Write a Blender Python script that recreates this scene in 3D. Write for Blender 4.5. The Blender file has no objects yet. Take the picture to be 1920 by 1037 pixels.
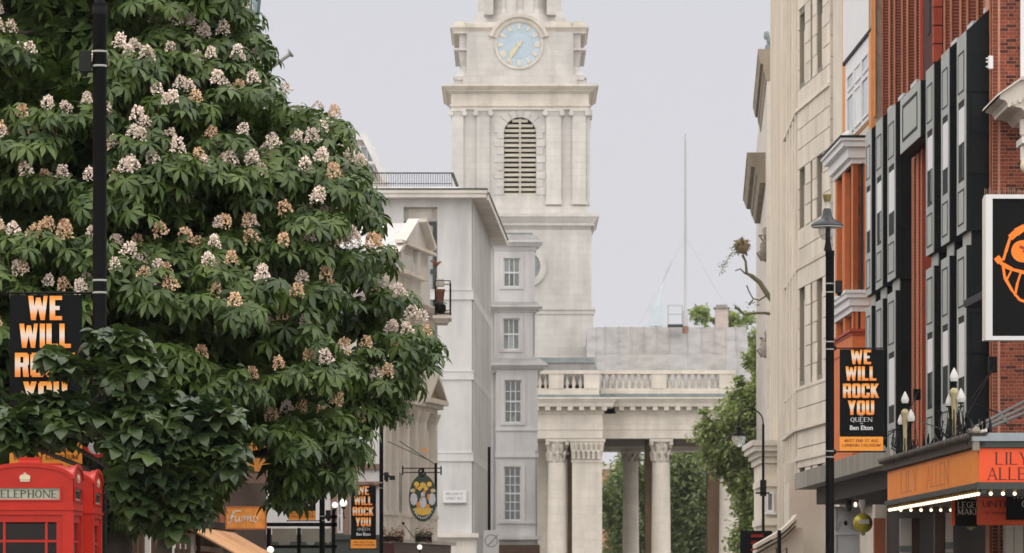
import bpy, math, random
import numpy as np
from mathutils import Matrix, Vector
random.seed(7); np.random.seed(7)
S = bpy.context.scene
COL = S.collection

# ---------------------------------------------------------------- camera, sky, sun, exposure
F = 8000.0; HY = 1115.0; CZ = 1.2            # focal length in photo pixels, horizon row, eye height
cam = bpy.data.cameras.new('camera'); co = bpy.data.objects.new('camera', cam); COL.objects.link(co)
co.location = (0, 0, CZ); co.rotation_euler = (math.radians(90), 0, 0)
cam.sensor_width = 36; cam.lens = 36 * F / 1920; cam.shift_y = (HY - 518.5) / 1920
cam.clip_start = .5; cam.clip_end = 6000
cam.dof.use_dof = True; cam.dof.focus_distance = 47; cam.dof.aperture_fstop = 9.0
S.camera = co
SUN_EL, SUN_AZ = 70, 182                      # compass-like: azimuth from +Y clockwise; sun stands behind the camera
w = bpy.data.worlds.new('World'); S.world = w; w.use_nodes = True
nt = w.node_tree; nt.nodes.clear()
sky = nt.nodes.new('ShaderNodeTexSky'); sky.sky_type = 'NISHITA'; sky.sun_disc = False
sky.sun_elevation = math.radians(SUN_EL); sky.sun_rotation = math.radians(SUN_AZ); sky.air_density = 1; sky.dust_density = 3
bg = nt.nodes.new('ShaderNodeBackground'); bg.inputs[1].default_value = .1
mx = nt.nodes.new('ShaderNodeMix'); mx.data_type = 'RGBA'; mx.inputs[0].default_value = .93   # overcast cloud deck over the clear sky
tc = nt.nodes.new('ShaderNodeTexCoord'); nz = nt.nodes.new('ShaderNodeTexNoise'); nz.inputs['Scale'].default_value = 2.2
nz.inputs['Detail'].default_value = 4
cr = nt.nodes.new('ShaderNodeValToRGB')
cr.color_ramp.elements[0].position = .3; cr.color_ramp.elements[0].color = (2.50, 2.44, 2.58, 1)
cr.color_ramp.elements[1].position = .7; cr.color_ramp.elements[1].color = (2.70, 2.63, 2.77, 1)
nt.links.new(tc.outputs['Generated'], nz.inputs['Vector']); nt.links.new(nz.outputs[0], cr.inputs[0])
nt.links.new(sky.outputs[0], mx.inputs[6]); nt.links.new(cr.outputs[0], mx.inputs[7]); nt.links.new(mx.outputs[2], bg.inputs[0])
out = nt.nodes.new('ShaderNodeOutputWorld'); nt.links.new(bg.outputs[0], out.inputs[0])
sl = bpy.data.lights.new('sun', 'SUN'); sl.energy = 1.5; sl.angle = math.radians(150); sl.color = (1, .96, .9)
so = bpy.data.objects.new('sun', sl); COL.objects.link(so)
az = math.radians(SUN_AZ); el = math.radians(SUN_EL)
sd = Vector((math.sin(az) * math.cos(el), math.cos(az) * math.cos(el), math.sin(el)))
so.rotation_euler = sd.to_track_quat('Z', 'Y').to_euler()
S.view_settings.view_transform = 'Standard'; S.view_settings.look = 'None'
S.view_settings.exposure = 1.4; S.view_settings.gamma = 1
S.cycles.max_bounces = 6; S.cycles.diffuse_bounces = 3; S.cycles.volume_bounces = 1; S.cycles.transparent_max_bounces = 6

# ---------------------------------------------------------------- helpers
def P(px, py, Y): return ((px - 960) / F * Y, Y, CZ + (HY - py) / F * Y)
MATS = {}
def M(name, col, rough=.8, var=.12, scale=1.5, bump=.15, streak=.0, metal=0., spec=.4, emit=None, alpha=1., trans=0., fine=0., mask=None, ashlar=None):
    if name in MATS: return MATS[name]
    m = bpy.data.materials.new(name); m.use_nodes = True; t = m.node_tree; N = t.nodes; L = t.links
    p = N['Principled BSDF']; MATS[name] = m
    p.inputs['Roughness'].default_value = rough; p.inputs['Metallic'].default_value = metal
    p.inputs['Specular IOR Level'].default_value = spec; p.inputs['Alpha'].default_value = alpha
    p.inputs['Transmission Weight'].default_value = trans
    c4 = (*col, 1)
    if emit: p.inputs['Emission Color'].default_value = (*emit[:3], 1); p.inputs['Emission Strength'].default_value = emit[3]
    if var <= 0 and bump <= 0:
        p.inputs['Base Color'].default_value = c4; return m
    g = N.new('ShaderNodeNewGeometry'); n = N.new('ShaderNodeTexNoise'); n.inputs['Scale'].default_value = scale
    n.inputs['Detail'].default_value = 6; n.inputs['Roughness'].default_value = .65
    L.new(g.outputs['Position'], n.inputs['Vector'])
    r = N.new('ShaderNodeMapRange'); r.inputs[1].default_value = .3; r.inputs[2].default_value = .7
    r.inputs[3].default_value = 1 - var; r.inputs[4].default_value = 1 + var * .6
    L.new(n.outputs[0], r.inputs[0]); last = r.outputs[0]
    oi = N.new('ShaderNodeObjectInfo'); ro = N.new('ShaderNodeMapRange'); ro.inputs[3].default_value = 1 - var * .7; ro.inputs[4].default_value = 1 + var * .5
    L.new(oi.outputs['Random'], ro.inputs[0])
    mm = N.new('ShaderNodeMath'); mm.operation = 'MULTIPLY'; L.new(last, mm.inputs[0]); L.new(ro.outputs[0], mm.inputs[1]); last = mm.outputs[0]
    if streak:
        mp = N.new('ShaderNodeMapping'); mp.inputs['Scale'].default_value = (.9, .9, .14); L.new(g.outputs['Position'], mp.inputs[0])
        n2 = N.new('ShaderNodeTexNoise'); n2.inputs['Scale'].default_value = 1.3; n2.inputs['Detail'].default_value = 5; L.new(mp.outputs[0], n2.inputs['Vector'])
        r2 = N.new('ShaderNodeMapRange'); r2.inputs[1].default_value = .42; r2.inputs[2].default_value = .68; r2.inputs[3].default_value = 1; r2.inputs[4].default_value = 1 - streak
        L.new(n2.outputs[0], r2.inputs[0]); m2 = N.new('ShaderNodeMath'); m2.operation = 'MULTIPLY'; L.new(last, m2.inputs[0]); L.new(r2.outputs[0], m2.inputs[1]); last = m2.outputs[0]
    if ashlar:      # fine ashlar joints and block-to-block tone on masonry too far off to build
        sp = N.new('ShaderNodeSeparateXYZ'); L.new(g.outputs['Position'], sp.inputs[0]); ad = N.new('ShaderNodeMath'); ad.operation = 'ADD'; L.new(sp.outputs[0], ad.inputs[0]); L.new(sp.outputs[1], ad.inputs[1])
        cb_ = N.new('ShaderNodeCombineXYZ'); L.new(ad.outputs[0], cb_.inputs[0]); L.new(sp.outputs[2], cb_.inputs[1])
        bt_ = N.new('ShaderNodeTexBrick'); L.new(cb_.outputs[0], bt_.inputs['Vector']); bt_.inputs['Scale'].default_value = 1; bt_.inputs['Brick Width'].default_value = ashlar[0]; bt_.inputs['Row Height'].default_value = ashlar[1]
        bt_.inputs['Mortar Size'].default_value = .016; bt_.inputs['Color1'].default_value = (1.02, 1.02, 1.02, 1); bt_.inputs['Color2'].default_value = (.95, .95, .95, 1); bt_.inputs['Mortar'].default_value = (.88, .88, .88, 1)
        m3_ = N.new('ShaderNodeMath'); m3_.operation = 'MULTIPLY'; L.new(last, m3_.inputs[0]); L.new(bt_.outputs['Color'], m3_.inputs[1]); last = m3_.outputs[0]
    vm = N.new('ShaderNodeVectorMath'); vm.operation = 'SCALE'; vm.inputs[0].default_value = col; L.new(last, vm.inputs['Scale'])
    L.new(vm.outputs[0], p.inputs['Base Color'])
    if bump:
        nb = N.new('ShaderNodeTexNoise'); nb.inputs['Scale'].default_value = scale * 6; nb.inputs['Detail'].default_value = 4; L.new(g.outputs['Position'], nb.inputs['Vector'])
        b = N.new('ShaderNodeBump'); b.inputs['Strength'].default_value = bump; b.inputs['Distance'].default_value = .03
        L.new(nb.outputs[0], b.inputs['Height']); L.new(b.outputs[0], p.inputs['Normal'])
    return m

class Fr:
    """a facade's frame: local x runs along (dx, dy), local y is 90 degrees to its left, z is up"""
    def __init__(s, ox, oy, dx=1., dy=0.):
        l = math.hypot(dx, dy); s.o = (ox, oy); s.d = (dx / l, dy / l); s.n = (-dy / l, dx / l)
        s.rot = math.atan2(dy, dx); s.mat = Matrix.Translation((ox, oy, 0)) @ Matrix.Rotation(s.rot, 4, 'Z')
    def U(s, px, n=0.):
        t = (px - 960) / F
        return (t * (s.o[1] + n * s.n[1]) - s.o[0] - n * s.n[0]) / (s.d[0] - t * s.d[1])
    def Yd(s, u, n=0.): return s.o[1] + u * s.d[1] + n * s.n[1]
    def Z(s, py, u, n=0.): return CZ + (HY - py) / F * s.Yd(u, n)
    def W(s, u, n=0., z=0.): return s.mat @ Vector((u, n, z))

def tag(o, label=None, cat=None, group=None, kind=None):
    if label: o['label'] = label
    if cat: o['category'] = cat
    if group: o['group'] = group
    if kind: o['kind'] = kind
    return o
def thing(name, label, cat, loc=(0, 0, 0), rot=0., group=None, fr=None):
    o = bpy.data.objects.new(name, None); COL.objects.link(o); o.empty_display_size = .3
    if fr: loc = (*fr.o, 0); rot = fr.rot
    o.location = loc; o.rotation_euler = (0, 0, rot); tag(o, label, cat, group); o['_m'] = 0; del o['_m']
    return o
def link(name, data, parent=None, loc=(0, 0, 0), rot=(0, 0, 0), sc=(1, 1, 1)):
    o = bpy.data.objects.new(name, data); COL.objects.link(o); o.parent = parent
    o.location = loc; o.rotation_euler = rot; o.scale = sc; return o
def kids(o): return [c for c in o.children]
def copy_tree(o, parent=None):
    c = o.copy(); COL.objects.link(c); c.parent = parent
    for ch in kids(o): copy_tree(ch, c)
    return c

class MB:
    def __init__(s, X=None): s.v = []; s.f = []; s.X = X; s.sm = False; s.marks = []
    def add(s, vs, fs):
        b = len(s.v); s.marks.append((b, len(s.f)))
        if s.X is not None: vs = [tuple(s.X @ Vector(v)) for v in vs]
        s.v += [tuple(v) for v in vs]; s.f += [tuple(i + b for i in f) for f in fs]; return s
    def box(s, x0, x1, y0, y1, z0, z1):
        if x0 > x1: x0, x1 = x1, x0
        if y0 > y1: y0, y1 = y1, y0
        if z0 > z1: z0, z1 = z1, z0
        return s.frus(x0, x1, y0, y1, z0, z1, 0, 0)
    def frus(s, x0, x1, y0, y1, z0, z1, p0=0, p1=0):
        return s.add([(x0-p0, y0-p0, z0), (x1+p0, y0-p0, z0), (x1+p0, y1+p0, z0), (x0-p0, y1+p0, z0),
                      (x0-p1, y0-p1, z1), (x1+p1, y0-p1, z1), (x1+p1, y1+p1, z1), (x0-p1, y1+p1, z1)],
                     [(0,3,2,1), (4,5,6,7), (0,1,5,4), (1,2,6,5), (2,3,7,6), (3,0,4,7)])
    def tiers(s, x0, x1, y0, y1, L):
        for t in L:
            s.frus(x0, x1, y0, y1, t[0], t[1], t[2], t[3] if len(t) > 3 else t[2])
        return s
    def prism(s, poly, a, b, ax='y'):
        """poly in the plane normal to ax, extruded from a to b"""
        n = len(poly)
        def mk(p, t):
            return {'y': (p[0], t, p[1]), 'x': (t, p[0], p[1]), 'z': (p[0], p[1], t)}[ax]
        vs = [mk(p, a) for p in poly] + [mk(p, b) for p in poly]
        fs = [tuple(range(n))[::-1], tuple(range(n, 2*n))] + [(i, (i+1) % n, n+(i+1) % n, n+i) for i in range(n)]
        return s.add(vs, fs)
    def lathe(s, prof, c=(0, 0, 0), n=16, sx=1., sy=1.):
        vs = []; fs = []
        for r, z in prof:
            for i in range(n):
                a = 2*math.pi*i/n; vs.append((c[0]+r*sx*math.cos(a), c[1]+r*sy*math.sin(a), c[2]+z))
        for j in range(len(prof)-1):
            for i in range(n):
                k = (i+1) % n; fs.append((j*n+i, j*n+k, (j+1)*n+k, (j+1)*n+i))
        fs.append(tuple(range(n))[::-1]); fs.append(tuple((len(prof)-1)*n+i for i in range(n)))
        return s.add(vs, fs)
    def ball(s, c, r, n=12, sz=1.):
        m = n//2
        return s.lathe([(r*max(.02, math.sin(math.pi*j/m)), -r*sz*math.cos(math.pi*j/m)) for j in range(m+1)], c, n)
    def tube(s, pts, r, n=8):
        pts = [Vector(p) for p in pts]; vs = []; fs = []
        rs = r if isinstance(r, (list, tuple)) else [r]*len(pts)
        for i, p in enumerate(pts):
            d = (pts[min(i+1, len(pts)-1)]-pts[max(i-1, 0)]).normalized()
            a = d.cross(Vector((0, 0, 1)) if abs(d.z) < .95 else Vector((1, 0, 0))).normalized(); b = d.cross(a)
            for k in range(n):
                t = 2*math.pi*k/n; vs.append(p+(a*math.cos(t)+b*math.sin(t))*rs[i])
        for i in range(len(pts)-1):
            for k in range(n):
                q = (k+1) % n; fs.append((i*n+k, i*n+q, (i+1)*n+q, (i+1)*n+k))
        fs.append(tuple(range(n))[::-1]); fs.append(tuple((len(pts)-1)*n+k for k in range(n)))
        return s.add(vs, fs)
    def wall(s, x0, x1, z0, z1, y0, y1, holes=()):
        xs = sorted({x0, x1, *[min(max(h[i], x0), x1) for h in holes for i in (0, 1)]})
        zs = sorted({z0, z1, *[min(max(h[i], z0), z1) for h in holes for i in (2, 3)]})
        for i in range(len(xs)-1):
            j = 0
            while j < len(zs)-1:
                def solid(j):
                    cx = (xs[i]+xs[i+1])/2; cz = (zs[j]+zs[j+1])/2
                    return not any(min(h[0], h[1]) < cx < max(h[0], h[1]) and h[2] < cz < h[3] for h in holes)
                if solid(j):
                    k = j
                    while k+1 < len(zs)-1 and solid(k+1): k += 1
                    s.box(xs[i], xs[i+1], y0, y1, zs[j], zs[k+1]); j = k+1
                else: j += 1
        return s
    def mesh(s, name, mat, smooth=False):
        me = bpy.data.meshes.new(name); me.from_pydata(s.v, [], s.f)
        if mat: me.materials.append(mat)
        if smooth or s.sm:
            me.polygons.foreach_set('use_smooth', [True]*len(me.polygons)); 
        me.update(); return me
    def build(s, name, mat, parent=None, smooth=False, loc=(0, 0, 0), rot=(0, 0, 0), **k):
        me = s.mesh(name, mat, smooth)
        o = link(name, me, parent, loc, rot)
        if smooth:
            try: me.set_sharp_from_angle(angle=math.radians(40))
            except Exception: pass
        if k: tag(o, **k)
        return o
def build_each(mb, name, mat, parent, **k):
    """one object for each shape that was added"""
    done = []
    for (v0, f0), (v1, f1) in zip(mb.marks, mb.marks[1:]+[(len(mb.v), len(mb.f))]):
        m = MB(); m.v = mb.v[v0:v1]; m.f = [tuple(i-v0 for i in f) for f in mb.f[f0:f1]]; done.append(m.build(name, mat, parent, **k))
    return done
def struct(name, mb, mat, label=None):
    return mb.build(name, mat, kind='structure', label=label)

UNIT = {}
def unit(mat, name):
    if (mat.name, name) not in UNIT: UNIT[(mat.name, name)] = MB().box(-.5, .5, -.5, .5, -.5, .5).mesh(name, mat)
    return UNIT[(mat.name, name)]
def piece(name, mat, parent, x0, x1, y0, y1, z0, z1, X=None):
    o = link(name, unit(mat, name), parent)
    T = Matrix.Translation(((x0+x1)/2, (y0+y1)/2, (z0+z1)/2)) @ Matrix.Diagonal((abs(x1-x0), abs(y1-y0), abs(z1-z0), 1))
    o.matrix_basis = (X @ T) if X is not None else T
    return o

def window(parent, x0, x1, z0, z1, y, cols, rows, fm, gm, out=-1, bar=.035, frame=.07, depth=.08, sill=True, name='window', mid=True, blinds=None, X=None):
    """sash window: frame and glazing bars as one part, each pane a sub-part; out = side of the street along local y"""
    if x0 > x1: x0, x1 = x1, x0
    b = MB(X); yo = y+out*depth; yi = y
    b.box(x0, x0+frame, yi, yo, z0, z1); b.box(x1-frame, x1, yi, yo, z0, z1)
    b.box(x0+frame, x1-frame, yi, yo, z1-frame, z1); b.box(x0+frame, x1-frame, yi, yo, z0, z0+frame)
    iw = (x1-x0-2*frame); ih = (z1-z0-2*frame)
    for i in range(1, cols): c = x0+frame+iw*i/cols; b.box(c-bar/2, c+bar/2, yi+out*.012, yo-out*.02, z0+frame, z1-frame)
    for j in range(1, rows):
        c = z0+frame+ih*j/rows; t = bar if not (mid and j == rows//2) else bar*1.9; b.box(x0+frame, x1-frame, yi+out*.01, yo-out*.012, c-t/2, c+t/2)
    if sill: b.box(x0-frame, x1+frame, yi, yo+out*.08, z0-.09, z0-.003)
    w_ = b.build(name, fm, parent)
    for i in range(cols):
        for j in range(rows):
            g = gm if not isinstance(gm, (list, tuple)) else random.choice(gm)
            piece('pane', g, w_, x0+frame+iw*i/cols+.004, x0+frame+iw*(i+1)/cols-.004, yi, yi+out*.01, z0+frame+ih*j/rows, z0+frame+ih*(j+1)/rows, X)
    return w_

# ---------------------------------------------------------------- lettering
def seg(x0, y0, x1, y1, w):
    if abs(y1-y0) < 1e-6: return [(x0, y0-w/2), (x1, y0-w/2), (x1, y0+w/2), (x0, y0+w/2)]
    return [(x0-w/2, y0), (x0+w/2, y0), (x1+w/2, y1), (x1-w/2, y1)]
def arc(cx, cy, rx, ry, a0, a1, wv, wh, n=14):
    """ring sector, stroke wv at the sides and wh at top and bottom"""
    o = []
    for i in range(n):
        q = []
        for a in (a0+(a1-a0)*i/n, a0+(a1-a0)*(i+1)/n):
            a = math.radians(a); w = wh+(wv-wh)*abs(math.cos(a)); q.append((cx+(rx)*math.cos(a), cy+ry*math.sin(a), cx+(rx-w)*math.cos(a), cy+(ry-w)*math.sin(a)))
        o.append([(q[0][0], q[0][1]), (q[1][0], q[1][1]), (q[1][2], q[1][3]), (q[0][2], q[0][3])])
    return o
def glyph(c, st):
    """unit-high capitals; st 'block' is a heavy condensed face, 'serif' a book face, 'sans' a plain one"""
    if st == 'block': T, t, W = .245, .17, .62
    elif st == 'serif': T, t, W = .13, .055, .72
    else: T, t, W = .13, .12, .62
    S_ = []; L = T/2; R = W-T/2; sf = []
    v = lambda x, a=0, b=1, w=T: S_.append(seg(x, a, x, b, w))
    h = lambda y, a=0, b=W: S_.append(seg(a, y, b, y, t))
    s = lambda *a: S_.append(seg(*a))
    top, bot = 1-t/2, t/2
    if c in 'AW': W = W*1.45 if c == 'W' else W*1.15
    if c in 'MN' and st != 'block': W *= 1.2
    R = W-T/2
    if c == 'A': s(L*.8, 0, W/2, 1, t*1.1); s(R, 0, W/2, 1, T); S_.append(seg(W*.25, .33, W*.75, .33, t)); sf = [(L, 0), (R, 0)]
    elif c == 'B': v(L); h(top, 0, W*.7); h(.52, 0, W*.7); h(bot, 0, W*.7); v(R, .05, .5); v(R, .55, .95); sf = []
    elif c == 'C':
        if st == 'block': v(L, .07, .93); h(top, .06, W-.06); h(bot, .06, W-.06); v(R, .64, .93); v(R, .07, .36)
        else: S_ += arc(W/2+.03, .5, W/2+.03, .51, 45, 315, T, t)
    elif c == 'D': v(L); S_ += arc(L, .5, W-L, .5, -90, 90, T, t); sf = [(L, 0), (L, 1)]
    elif c == 'E': W *= .9; v(L); h(top, 0, W); h(.5, 0, W*.8); h(bot, 0, W); sf = [(L, 0), (L, 1)]
    elif c == 'G': S_ += arc(W/2+.03, .5, W/2+.03, .51, 45, 300, T, t); v(W*.9, 0.05, .42, T); sf = [(W*.9, .42)]
    elif c == 'H': v(L); v(R); h(.5); sf = [(L, 0), (L, 1), (R, 0), (R, 1)]
    elif c == 'I': W = T if st != 'serif' else T*1.6; v(W/2); sf = [(W/2, 0), (W/2, 1)]
    elif c == 'K': v(L); s(L+.02, .42, R, 1, T*.95 if st == 'block' else t*1.3); s(R, 0, L+.12, .55, T); sf = [(L, 0), (L, 1), (R, 0), (R, 1)]
    elif c == 'L': W *= .88; v(L); h(bot, 0, W); sf = [(L, 0), (L, 1)]
    elif c == 'M': v(L, 0, 1, t*1.2); v(R); s(W/2, 0.1, L, 1, T); s(W/2, 0.1, R, 1, t*1.2); sf = [(L, 0), (L, 1), (R, 0), (R, 1)]
    elif c == 'N': v(L, 0, 1, t*1.2); v(R, 0, 1, t*1.2); s(R, 0, L, 1, T); sf = [(L, 0), (L, 1), (R, 1)]
    elif c in 'OQ':
        if st == 'block': v(L, .07, .93); v(R, .07, .93); h(top, .06, W-.06); h(bot, .06, W-.06)
        else: W *= 1.12; S_ += arc(W/2, .5, W/2, .51, 0, 360, T, t, 24)
        if c == 'Q': s(W*1.05, -.2, W*.5, .12, T)
    elif c == 'P': v(L); S_ += arc(L, .73, W-L-.02, .27, -90, 90, T, t); sf = [(L, 0), (L, 1)]
    elif c == 'R':
        v(L); h(top, 0, W-.06); h(.5, 0, W-.06); v(R, .5, .94); s(R, 0, R-.05, .5, T); sf = [(L, 0), (L, 1), (R, 0)]
    elif c == 'S': S_ += arc(W/2, .74, W*.42, .27, 40, 270, T, t) + arc(W/2, .26, W*.42, .27, -140, 90, T, t)
    elif c == 'T': h(top); v(W/2); sf = [(W/2, 0)]
    elif c == 'U':
        if st == 'block': v(L, .07, 1); v(R, .07, 1); h(bot, .06, W-.06)
        else: v(L, .3, 1); v(R, .3, 1, t*1.2); S_ += arc(W/2, .32, W/2, .33, 180, 360, T, t); sf = [(L, 1), (R, 1)]
    elif c == 'V': s(W/2, 0, L, 1, T); s(W/2, 0, R, 1, t*1.2); sf = [(L, 1), (R, 1)]
    elif c == 'W':
        T2 = T*.92; s(W*.27, 0, T2/2, 1, T2); s(W*.27, 0, W*.5, .93, t*1.05); s(W*.73, 0, W*.5, .93, T2*.9); s(W*.73, 0, W-T2/2, 1, t*1.05)
        sf = [(L, 1), (R, 1)]
    elif c == 'Y': v(W/2, 0, .46); s(W/2, .4, L, 1, T); s(W/2, .4, R, 1, T if st != 'serif' else t*1.2); sf = [(L, 1), (R, 1), (W/2, 0)]
    elif c == '1': W = T*2; v(W-T/2); s(W-T*1.6, .8, W-T*.7, .98, t)
    elif c == '2': S_ += arc(W/2, .72, W*.46, .28, -20, 170, T, t); s(L, 0.1, R*.95, .62, T*.8); h(bot)
    elif c == '4': v(W*.68); h(.3); s(L*.6, .3, W*.62, 1, t)
    elif c == '7': h(top); s(W*.3, 0, R, 1, T)
    elif c == ' ': W = .4 if st != 'serif' else .5
    if st == 'serif':
        for x, y in sf: S_.append(seg(x-T*1.05, abs(y-.02), x+T*1.05, abs(y-.02), .04))
    return S_, W
def lettering(name, text, st, height, mat, parent, X=None, width=None, center=True, gap=.1, th=.004, bold=1., **k):
    """letters in local x/z, standing proud of the plane towards -y"""
    polys = []; x = 0
    for c in text:
        g, W = glyph(c, st); polys += [[(p[0]+x, p[1]) for p in q] for q in g]; x += W+(gap if st != 'serif' else gap*1.8)
    tot = x-(gap if st != 'serif' else gap*1.8)
    sx = height if width is None else width/tot
    b = MB(X); off = tot/2 if center else 0
    for i, q in enumerate(polys):
        t = th*(1+.15*(i % 7)/7)
        b.prism([((p[0]-off)*sx, p[1]*height) for p in q], -t, 0)
    return b.build(name, mat, parent, **k)
# ---------------------------------------------------------------- materials
stoneT = M('portland_stone', (.58, .555, .515), .85, .10, 1.1, .25, streak=.17, ashlar=(1.1, .42))
stoneC = M('portland_stone_warm', (.60, .55, .475), .85, .11, 1.0, .25, streak=.17, ashlar=(1.4, .5))
stoneP = M('pale_limestone', (.68, .605, .50), .85, .12, .6, .3, streak=.13)
stoneD = M('weathered_stone', (.27, .24, .19), .9, .25, 1.2, .3, streak=.3)
white = M('white_render', (.62, .608, .595), .8, .08, .7, .10, streak=.22)
white2 = M('cream_render', (.68, .635, .57), .8, .08, .7, .08, streak=.18)
joint = M('dark_joint', (.22, .19, .155), .95, .1, 2, 0)
lead = M('grey_lead', (.30, .29, .28), .7, .05, .4, .2, streak=.25)
leadb = M('brown_lead', (.29, .27, .25), .7, .05, .4, .2, streak=.3)
verdi = M('dull_green_copper', (.20, .235, .23), .7, .25, 2, .15)
black = M('black_iron', (.0035, .004, .004), .5, .2, 6, .1, spec=.12)
blackm = M('matt_black', (.004, .0045, .0045), .75, .15, 4, .1)
glass = M('window_glass', (.035, .045, .05), .08, .3, .8, .0, spec=.8)
glassb = M('window_glass_pale', (.30, .34, .35), .12, .15, .8, .0, spec=.7)
glassc = M('window_glass_curtained', (.20, .22, .21), .2, .3, 3, .0, spec=.6)
wpaint = M('white_paint', (.68, .675, .665), .45, .04, 1, .03)
brickm = M('red_brick', (.235, .056, .030), .88, .34, 8, .4)
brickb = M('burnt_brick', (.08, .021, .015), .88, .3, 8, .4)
mortar = M('mortar', (.50, .26, .17), .95, .15, 6, .2)
orangeb = M('orange_brick', (.34, .115, .055), .85, .2, 4, .3)
terra = M('terracotta', (.58, .15, .038), .7, .16, 3, .2, streak=.12)
terrad = M('dark_terracotta', (.36, .06, .025), .75, .2, 3, .2)
dark = M('dark_interior', (.010, .010, .010), .8, .3, 2, 0)
brown = M('brown_timber', (.09, .05, .03), .7, .25, 4, .2)
bay = M('bay_lit_cladding', (.36, .37, .34), .55, .08, 1.5, .06, streak=.12)  # street faces of the bays: the light on them put into a lighter grey
bayd = M('bay_dark_cladding', (.007, .010, .010), .6, .2, 1.5, .08, spec=.14)
louv = M('pale_louvre', (.50, .46, .38), .8, .12, 2, .1)
darkg = M('dark_green_grey', (.05, .06, .05), .6, .2, 2, .1)
gold = M('gold_leaf', (.62, .54, .36), .5, .1, 3, .05, metal=.2)
blueface = M('clock_blue', (.42, .51, .57), .5, .14, 2, .03)
bluedk = M('clock_blue_ring', (.41, .49, .53), .5, .08, 2, .03)
asph = M('asphalt', (.05, .05, .052), .9, .2, 3, .3)
pave = M('paving_stone', (.26, .25, .23), .9, .12, 2, .2)

# ---------------------------------------------------------------- ground, road, pavements
b = MB(); b.add([(-900, -60, -.16), (900, -60, -.16), (900, 2500, -.16), (-900, 2500, -.16)], [(0, 1, 2, 3)]); struct('ground', b, pave)
b = MB(); b.add([(-4.2, -40, -.15), (5.0, -40, -.15), (5.0, 128, -.15), (9.4, 235, -.15), (-1.2, 235, -.15), (-4.2, 128, -.15)], [(0, 1, 2, 3, 4, 5)])
struct('road', b, asph)
b = MB(); b.prism([(5.0, -40), (30, -40), (30, 240), (9.4, 235), (5.0, 128)], -.14, 0, 'z'); struct('pavement', b, pave)
b = MB(); b.prism([(-4.2, -40), (-4.2, 128), (-1.2, 235), (-30, 240), (-30, -40)], -.14, 0, 'z'); struct('pavement', b, pave)
yl = M('yellow_line_paint', (.6, .45, .05), .8, .2, 5, .1)
for s_ in (0, .25):
    b = MB(); b.add([(-3.95+s_, -40, -.146), (-3.85+s_, -40, -.146), (-3.85+s_, 128, -.146), (-3.95+s_, 128, -.146)], [(0, 1, 2, 3)]); struct('yellow_line', b, yl)

# ---------------------------------------------------------------- church tower
s0 = 270/F
TX = (975-960)*s0; TY = 270.
def tx(px): return (px-975)*s0
def tz(py): return CZ+(HY-py)*s0
tw = thing('church_tower', 'tall pale stone church tower with a blue clock face and a louvred arched opening', 'church tower', (TX, TY, 0))
hb = tx(1100); D = 2*hb
b = MB()   # masonry, square on plan; local y runs from 0 (street face) to D
def sq(half, z0, z1, mb=None): (mb or b).box(-half, half, hb-half, hb+half, z0, z1)
sq(tx(1117), 0, tz(672)); sq(tx(1112), tz(672), tz(590))
b.tiers(-tx(1112), tx(1112), hb-tx(1112), hb+tx(1112), [(tz(590), tz(582), .06), (tz(582), tz(578), .14)])
sq(tx(1109), tz(578), tz(432))
b.build('lower_stage', stoneT, tw)
b = MB(); h_ = tx(1105)
b.tiers(-h_, h_, hb-h_, hb+h_, [(tz(432), tz(424), 0, .16), (tz(424), tz(418), .3), (tz(418), tz(408), .34, .55), (tz(408), tz(402), .6)])
b.build('cornice', stoneT, tw, label='middle cornice of the tower')
b = MB(); h_ = tx(1104)
b.tiers(-h_, h_, hb-h_, hb+h_, [(tz(402), tz(388), .02), (tz(388), tz(384), -.06), (tz(384), tz(376), -.1)])
b.build('plinth', stoneT, tw)
# belfry wall with a round-headed opening, built as voussoirs and blocks round a dark recess
zb, zt = tz(376), tz(206); ow = 30*s0; oz0 = tz(367); ozc = tz(250)
b = MB()
b.box(-hb, -ow, 0, D, zb, zt); b.box(ow, hb, 0, D, zb, zt); b.box(-ow, ow, 0, 1.2, zb, oz0); b.box(-ow, ow, .62, D, oz0, zt)
n = 14
arcp = [(ow*math.cos(math.pi*i/n), ozc+ow*math.sin(math.pi*i/n)) for i in range(n+1)]
for i in range(n):
    (x1, z1), (x2, z2) = arcp[i], arcp[i+1]
    b.prism([(x1, z1), (x1, zt), (x2, zt), (x2, z2)], 0, .62)
b.build('belfry_wall', stoneT, tw)
b = MB(); b.box(-ow, ow, .6, .615, oz0, tz(219)); b.build('dark_recess', dark, tw)
zs = oz0+.03; k = 0
while zs < tz(224):
    zz = zs+.14; hw = ow if zz < ozc else math.sqrt(max(0, ow*ow-(zz-ozc)**2))
    if hw > .25:
        q = MB(); q.prism([(.10, zs), (.14, zs-.03), (.5, zs+.17), (.46, zs+.2)], -hw+.01, hw-.01, 'x')
        q.box(-hw+.01, hw-.01, .06, .16, zs-.03, zs+.14); q.build('louvre_slat', louv, tw)
    zs += 9.2*s0; k += 1
MB().box(-.06, .06, .01, .06, oz0, tz(222)).build('mullion', louv, tw)
for i in range(9):                                     # rusticated surround blocks beside the opening
    z = tz(365)+i*19.3*s0*.78
    for sd_ in (-1, 1):
        x0 = sd_*(ow+.02); x1 = sd_*(ow+(.42 if i % 2 else .62))
        piece('stone', stoneT, tw, x0, x1, -.05, .1, z, z+.44)
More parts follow.
